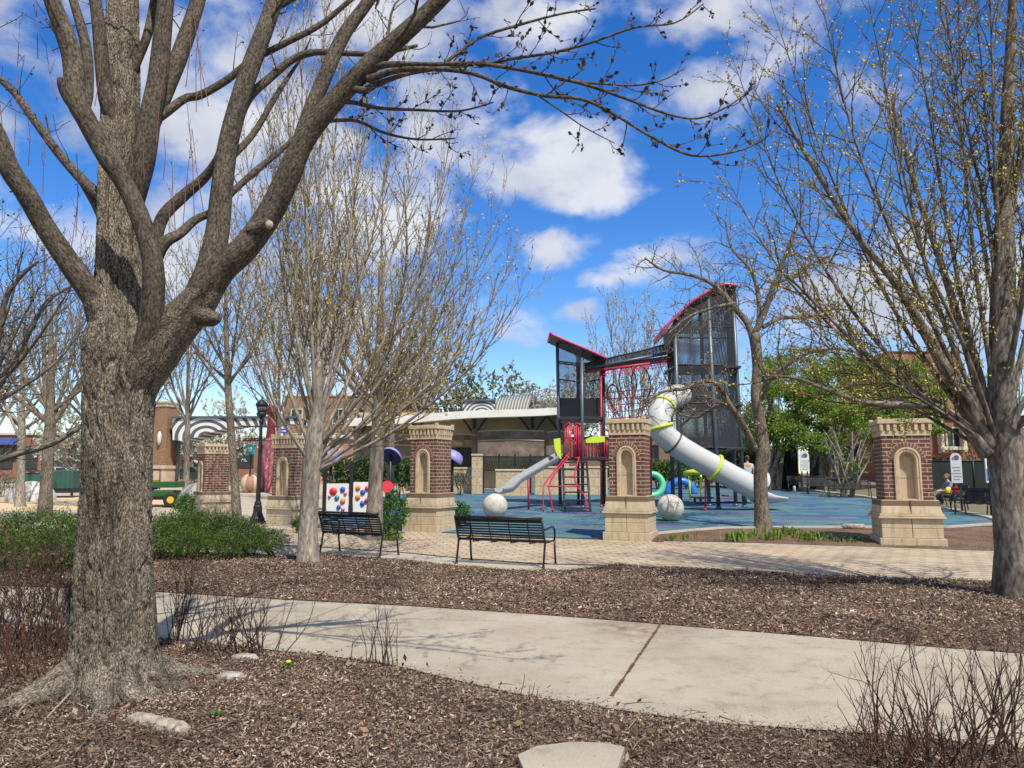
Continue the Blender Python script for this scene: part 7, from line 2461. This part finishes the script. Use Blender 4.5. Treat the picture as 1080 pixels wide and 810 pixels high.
car(197, 500, 62, 10, (.06, .075, .075), 'dark grey green parked car between the far brick tower and sideways pillar')
car(66, 500, 60, 4, (.62, .63, .64), 'white parked car half hidden by the green trailer')
# awning, street signs, banner
mb = MB()
p = at(4, 469, 73.2)
mb.prism([(-.9, 0), (0, 0), (0, .7)], -1.6, 1.6, 0, lambda x_, z_, y_: (y_, x_, z_))
o = mb.build('awning', mat('blue_awning', (.03, .06, .22), .8)); o.location = (p.x, 73.9, p.z); tag(o, 'blue shop awning on the brick building at the picture edge', 'awning')
def sign_post(name, lab, px, y0, y1, w, Y, m, extra=None, cat='sign'):
    c = at(px, (y0 + y1) / 2, Y); g0 = gz(c.x, Y)
    rt = empty(name, (c.x, Y, g0), 0, lab, cat)
    h = (y1 - y0) / ppm(Y); ww = w / ppm(Y); zc = c.z - g0
    mb = MB(); mb.tube([(0, .06, 0), (0, .06, zc + h / 2)], .05, 8); mb.build('post', M_DARK, rt)
    mb = MB(); mb.box((0, 0, zc), (ww, .05, h), bev=.01); bd = mb.build('board', m, rt)
    return rt, bd, ww, h, zc
rt, bd, ww, h, zc = sign_post('street_sign', 'teal banner sign above the striped ball, left of the lamp post', 264.5, 469, 479, 9, 48, mat('teal_sign', (.02, .28, .25), .5))
mb = MB(); mb.box((-.05, -.032, zc + h * .12), (ww * .55, .01, h * .22)); mb.box((-.05, -.032, zc - h * .15), (ww * .4, .01, h * .12)); mb.build('sign_mark', mat('pale_blue', (.35, .55, .75), .5), bd)
rt, bd, ww, h, zc = sign_post('street_sign', 'small blue and white sign high beside the sculpture head', 299, 452, 457, 8, 50, mat('blue_sign', (.03, .13, .62), .5))
mb = MB(); mb.box((0, -.032, zc), (ww * .7, .01, h * .3)); mb.build('sign_mark', mat('sign_white', (.7, .7, .7), .5), bd)
# round topped information boards
def info_board(px, y0, y1, w, Y, lab, stripe, rz=0):
    c = at(px, (y0 + y1) / 2, Y); g0 = gz(c.x, Y)
    rt = empty('information_board', (c.x, Y, g0), R(rz), lab, 'sign', 'round topped white boards')
    h = (y1 - y0) / ppm(Y); ww = w / ppm(Y); z0 = c.z - g0 - h / 2
    r = ww / 2
    poly = [(-r, z0), (r, z0)] + [(r * math.cos(a), z0 + h - r + r * math.sin(a)) for a in [math.pi * k / 16 for k in range(17)]]
    mb = MB(); mb.prism(poly, -.03, .03, 0, lambda x_, z_, y_: (x_, -y_, z_)); bd = mb.build('board', mat('board_white', (.60, .62, .62), .5), rt)
    mb = MB()
    for s in (-.6, .6): mb.box((r * s, .06, (z0 + h * .4) / 2), (.06, .06, z0 + h * .4))
    mb.build('post', M_DARK, rt)
    mb = MB()
    mb.tube([(r * .1, -.032, z0 + h - r * .95), (r * .1, -.042, z0 + h - r * .95)], r * .5, 16, 0); mb.tube([(-r * .45, -.033, z0 + h - r * 1.1), (-r * .45, -.043, z0 + h - r * 1.1)], r * .28, 12, 1)
    for k in range(5): mb.box((-.04 * r + .1 * r * (k % 2), -.034, z0 + h * (.12 + .1 * k)), (ww * (.62 + .1 * (k % 3)), .01, h * .022), m=2)
    mb.build('print', [mat('print_dark', (.07, .09, .13), .6), mat('print_mauve', stripe, .6), mat('print_grey', (.22, .24, .26), .6)], bd)
info_board(848.5, 476, 497, 9.5, 39.5, 'white round topped board in front of the dark fence', (.12, .16, .25))
info_board(1008.5, 478, 509, 10, 26.5, 'white round topped board behind the seated woman', (.35, .12, .35), -20)
rt, bd, ww, h, zc = sign_post('notice_board', 'white notice with bright blue lower square beside the elm trunk', 1044, 484, 509, 9.5, 25, mat('notice_white', (.70, .71, .72), .5), None, 'sign')
mb = MB(); mb.box((0, -.03, zc - h * .16), (ww * .86, .012, h * .48)); mb.box((-.02, -.038, zc - h * .10), (ww * .5, .012, h * .05), m=1); mb.box((.02, -.038, zc - h * .2), (ww * .4, .012, h * .05), m=1); mb.build('print', [mat('print_blue', (.03, .17, .62), .5), mat('print_white', (.7, .7, .7), .5)], bd)
# dark screened fence
def dark_fence(px0, px1, y0, Y, lab):
    a, b = at(px0, y0, Y), at(px1, y0, Y)
    g0 = gz((a.x + b.x) / 2, Y)
    rt = empty('screened_fence', ((a.x + b.x) / 2, Y, g0), 0, lab, 'fence', 'dark screened fences')
    w = b.x - a.x; h = a.z - g0
    mb = MB(); mb.box((0, .04, h / 2), (w, .03, h)); mb.build('screen', mottled('dark_screen', [(.3, (.010, .016, .015)), (.7, (.022, .03, .028))], .8, .8), rt)
    n = max(2, int(w / 2.2))
    for k in range(n + 1):
        mb = MB(); mb.tube([(-w / 2 + w * k / n, 0, 0), (-w / 2 + w * k / n, 0, h + .08)], .035, 8); mb.build('post', M_BLACK2, rt)
    mb = MB(); mb.tube([(-w / 2, 0, h), (w / 2, 0, h)], .025, 6); mb.build('top_rail', M_BLACK2, rt)
dark_fence(815, 840, 470, 43, 'dark green screened fence panel nearest the tall tower')
dark_fence(853, 905, 471, 42.5, 'wide dark green screened fence behind the round topped board')
dark_fence(972, 1080, 486, 40, 'low dark screened fence behind the seated woman')
# white plastic cup like bollard by the far benches
q = gnd(838, 520); mb = MB(); mb.lathe([(.07, 0), (.07, .32), (.05, .36)], (0, 0, 0), 10)
o = mb.build('path_marker', mat('pale_marker', (.5, .46, .4), .7)); o.location = q; tag(o, 'small pale marker post at the rim of the blue surface by the far benches', 'marker')
q = gnd(497, 512); mb = MB(); mb.box((0, 0, .22), (.45, .3, .3), bev=.06); mb.box((-.12, 0, .44), (.2, .28, .2), bev=.05)
for s in (-1, 1): mb.tube([(s * .15, -.17, .09), (s * .15, .17, .09)], .09, 10, 1)
o = mb.build('toy_wagon', [mat('pale_blue_plastic', (.36, .47, .58), .5), M_DARK]); o.location = q; tag(o, 'small pale blue toy wagon by the stone wall beyond the ball', 'toy')

# ------------------------------------------------------------------ foreground plants, stones and sticks
M_SHRUB = m_bark('dry_stem', (.035, .022, .018), (.085, .055, .045), (.16, .11, .09), 60, .4, .2, .004)
M_SHRUB_RED = m_bark('red_dry_stem', (.06, .027, .018), (.13, .062, .042), (.22, .125, .09), 60, .4, .2, .004)
LF_DRY = leafset('dry_leaf', [(.17, .085, .045), (.11, .06, .035), (.22, .14, .085)], .8, .2)
def dry_shrub(lab, spots, n, hpx, seed, spread=.16, mats=None, leaf=0, lean=.25, group='leafless shrubs round the path', dens=1.0, rk=1.0):
    T = Tree(seed)
    g = T.rng
    q0 = gnd(*spots[0])
    P = dict(n=[5.5 * dens, 6.5 * dens], t0=[.25, .15], ang=[.6, .65], len=[.24, .10], r=[.0032, .0018], seg=[5, 3], wig=[.14, .16], up=[.10, .06], rmin=.0010, mat=[0, 0], bud=leaf, bsize=.03, bmat=0, taper=.4)
    for (px, py) in spots:
        q = gnd(px, py)
        for k in range(n):
            a = q + Vector((g.gauss(0, spread), g.gauss(0, spread), .0))
            hh = hpx / ppm(q.y) * g.uniform(.55, 1.08)
            d = Vector((g.gauss(0, lean), g.gauss(0, lean), 1))
            pp, rr = T.walk(a, d, hh, 8, .10, .04, rk * g.uniform(.0035, .0065), .0018)
            T.add(pp, rr, 5, 0)
            T.spawn(pp, rr, 0, dict(P, len=[hh * .42, hh * .18], r=[.0032 * rk, .0018 * rk]))
    rt = empty('dry_shrub', q0, 0, lab, 'shrub', group)
    T.mesh('stems', [0], [mats or M_SHRUB] + ([LF_DRY[0]] if leaf else [M_BUD_DARK]), rt, q0, buds=bool(leaf))
dry_shrub('dense thicket of leafless brown stems at the picture edge left of the maple', [(8, 700), (35, 705), (60, 700), (20, 690), (50, 690), (-10, 700), (72, 690)], 15, 116, 101, .14, M_SHRUB, 5)
dry_shrub('low reddish brown thicket of leafless stems under the maple trunk', [(5, 725), (40, 722), (70, 705), (25, 712)], 12, 64, 102, .14, M_SHRUB_RED, 12, .35)
dry_shrub('leafless brown shrub fanning out right of the maple roots over the path', [(205, 692), (225, 694), (245, 694), (262, 695), (285, 697)], 9, 86, 103, .08, M_SHRUB, 0, .45, rk=1.35)
dry_shrub('thin dark upright stems tight against the right side of the maple trunk', [(182, 682), (186, 684)], 8, 98, 104, .03, M_SHRUB, 0, .08)
dry_shrub('small sparse leafless shrub in front of the path below the left bench', [(385, 703), (400, 705), (413, 706)], 4, 62, 105, .06, M_SHRUB, 0, .14, rk=1.3)
dry_shrub('tall leafless shrub with dark branching stems in the lower corner by the path', [(950, 812), (985, 820), (1020, 815), (1055, 822), (1085, 812), (1000, 835), (1040, 840), (1070, 805)], 6, 150, 106, .09, M_SHRUB, 0, .30, rk=1.45)
dry_shrub('reddish thin leafless stems in the lower corner before the dark shrub', [(910, 812), (930, 820), (965, 822), (990, 824)], 8, 85, 107, .07, M_SHRUB_RED, 0, .30)
dry_shrub('few tiny leafless twigs at the edge of the path', [(540, 741), (565, 744)], 2, 26, 108, .05, M_SHRUB, 0, .2, dens=.6)
rs_ = np.random.RandomState(77)
pts_ = []
for _ in range(2600):
    x_, y_ = rs_.uniform(-5, 5), rs_.uniform(2.6, 6.8)
    if inside(near_poly, x_, y_) and abs(x_) < y_ * .75 + .4 and noise.noise((x_ * .8, y_ * .8, 5.5)) > -.05: pts_.append((x_, y_, .075 + .03 * (noise.noise((x_ * 1.3, y_ * 1.3, 3)) + .5 * noise.noise((x_ * 4, y_ * 4, 12)))))
rt_ = leaf_quads('leaf_litter', pts_, .05, LF_DRY + leafset('pale_litter', [(.30, .21, .13), (.38, .30, .21)], .9, .1), None, (0, 0, 0), 78, .55, 0.0)
tag(rt_, 'dry brown leaves scattered over the near planting bed', 'leaf litter', kind='stuff')
mb = MB()
g = random.Random(79)
for _ in range(420):
    x_, y_ = g.uniform(-4.6, 4.6), g.uniform(2.7, 6.6)
    if not inside(near_poly, x_, y_): continue
    z_ = .072 + .03 * (noise.noise((x_ * 1.3, y_ * 1.3, 3)) + .5 * noise.noise((x_ * 4, y_ * 4, 12)))
    a_ = g.uniform(0, 6.28); l_ = g.uniform(.06, .24); r_ = g.uniform(.0018, .0045)
    d_ = Vector((math.cos(a_), math.sin(a_), g.uniform(-.05, .12)))
    p_ = Vector((x_, y_, z_))
    mb.tube([p_, p_ + d_ * l_ * .5 + Vector((g.uniform(-.012, .012), g.uniform(-.012, .012), .006)), p_ + d_ * l_], [r_, r_ * .9, r_ * .5], 5)
o = mb.build('twig_litter', mottled('litter_twig', [(.3, (.10, .07, .05)), (.5, (.24, .18, .13)), (.7, (.42, .35, .27))], 1.5, .9, bumpk=0))
tag(o, 'thin broken twigs strewn over the near planting bed', 'twig litter', kind='stuff')
def rock(px, py, w, h, d, lab, m, seed, name='stone', cat='stone', rz=0, flat=.8):
    q = gnd(px, py)
    k_ = 1 / ppm(q.y)
    mb = MB(); mb.sphere((0, 0, 0), 1, 30, 18)
    sx_, sy_, sz_ = w * k_ / 2, d / 2, h * k_ / 2
    for i, v in enumerate(mb.v):
        p = Vector(v); kk = 1 + .22 * noise.noise(p * 1.5 + Vector((seed, 0, 0))) + .09 * noise.noise(p * 5 + Vector((0, seed, 0)))
        z_ = max(-.6, min(flat, p.z * kk))
        mb.v[i] = (p.x * kk * sx_, p.y * kk * sy_, z_ * sz_)
    o = mb.build(name, m); o.location = q + Vector((0, 0, .05 + sz_ * .35)); o.rotation_euler = (0, R(0), R(rz))
    tag(o, lab, cat)
    return o
M_ROCK = mottled('pale_rock', [(.3, (.20, .175, .15)), (.5, (.33, .295, .255)), (.7, (.44, .40, .35))], 14, .95, 7, .6, .012, 50)
M_WOODROT = mottled('weathered_wood', [(.3, (.15, .12, .09)), (.5, (.34, .285, .225)), (.7, (.50, .43, .345))], 22, .95, 7, .7, .01, 60)
q0, q1 = gnd(134, 770), gnd(198, 781)
mb = MB()
g = random.Random(5)
ks = [k / 14 for k in range(15)]
mb.tube([q0.lerp(q1, k) + Vector((0, .012 * math.sin(k * 5), .055 + .008 * math.sin(k * 7))) for k in ks], [.05 * (.35 + .75 * min(1, k * 4 + .25)) * min(1, (1 - k) * 4 + .45) * (1 + .10 * math.sin(k * 23)) for k in ks], 28)
for i, v in enumerate(mb.v):
    p = Vector(v); nn_ = noise.noise((p.x * 6, p.y * 60, p.z * 60)) * .010 + noise.noise(p * 25) * .008
    mb.v[i] = (p.x + nn_ * .5, p.y + nn_, max(.0, p.z + nn_))
o = mb.build('wood_chunk', M_WOODROT, None, tuple(q0)); tag(o, 'weathered grey wood chunk lying in the mulch before the maple', 'wood')
rock(243, 722, 26, 9, .14, 'flat pale stone in the mulch right of the maple roots', M_ROCK, 5)
rock(258, 702, 28, 9, .12, 'flat pale stone at the tip of the maple root', M_ROCK, 7)
rock(900, 558, 24, 8, .3, 'flat pale rock on the kerb left of the nearest pillar', M_ROCK, 9, 'stone', 'stone', 0, .5)
sl = G2([(546, 815), (566, 805), (604, 800), (640, 801.5), (659, 806), (654, 823), (645, 850), (560, 850)])
mb = MB()
mb.prism(sl, .0, .092)
o = mb.build('stepping_stone', M_PATH, None, (sl[0][0], sl[0][1], 0))
tag(o, 'flat concrete stepping stone set in the mulch at the bottom edge', 'paving slab')
def stick(pts, r, lab, m):
    P = [gnd(px, py) + Vector((0, 0, .06 + h)) for px, py, h in pts]
    mb = MB(); mb.tube(P, [r * (1 - .5 * k / (len(P) - 1)) for k in range(len(P))], 7)
    o = mb.build('fallen_stick', m, None, tuple(P[0])); tag(o, lab, 'stick')
M_STICK = mottled('bare_stick', [(.3, (.24, .17, .11)), (.7, (.42, .33, .24))], 20, .9)
stick([(130, 726, .03), (100, 735, .05), (72, 748, .04), (46, 770, .0)], .011, 'curved pale bare stick leaning at the maple foot', M_STICK)
stick([(60, 722, .05), (40, 742, .03), (14, 766, 0)], .009, 'straight thin pale stick left of the maple foot', M_STICK)
stick([(150, 722, .05), (128, 734, .04), (96, 737, .02)], .008, 'dark thin stick lying across the maple roots', M_SHRUB)
stick([(98, 736, .02), (108, 748, .05), (98, 765, .01)], .006, 'small hooked pale stick before the maple', M_STICK)
def dandelion(px, py, fl, lab, seed):
    g = random.Random(seed)
    q = gnd(px, py) + Vector((0, 0, .05))
    rt = empty('dandelion', q, 0, lab, 'weed')
    mb = MB()
    for k in range(16):
        a = k * 6.28 / 16 + g.uniform(-.2, .2); l_ = g.uniform(.05, .10)
        d = Vector((math.cos(a), math.sin(a), 0)); s_ = Vector((-d.y, d.x, 0)) * .010
        i = mb.add([Vector((0, 0, 0)), d * l_ * .5 + s_ + Vector((0, 0, .03)), d * l_ + Vector((0, 0, g.uniform(.005, .05))), d * l_ * .5 - s_ + Vector((0, 0, .03))])
        mb.face((i, i + 1, i + 2, i + 3), g.randrange(2))
    mb.build('leaves', LF_BOX[1:], rt)
    if fl:
        mb = MB(); mb.tube([(0, 0, 0), (.005, 0, .05)], .003, 5, 1); mb.sphere((.005, 0, .055), 1, 12, 6, 0, (.022, .022, .012)); mb.build('flower', [mat('dandelion_yellow', (.8, .55, .01), .6), LF_BOX[1]], rt)
dandelion(303, 712, True, 'dandelion with one yellow flower near the path edge', 1)
dandelion(214, 688, False, 'green weed rosette under the leafless shrub', 2)
dandelion(144, 722, False, 'green weed in the hollow between the maple roots', 3)
dandelion(228, 765, False, 'small green weed alone in the mulch', 4)
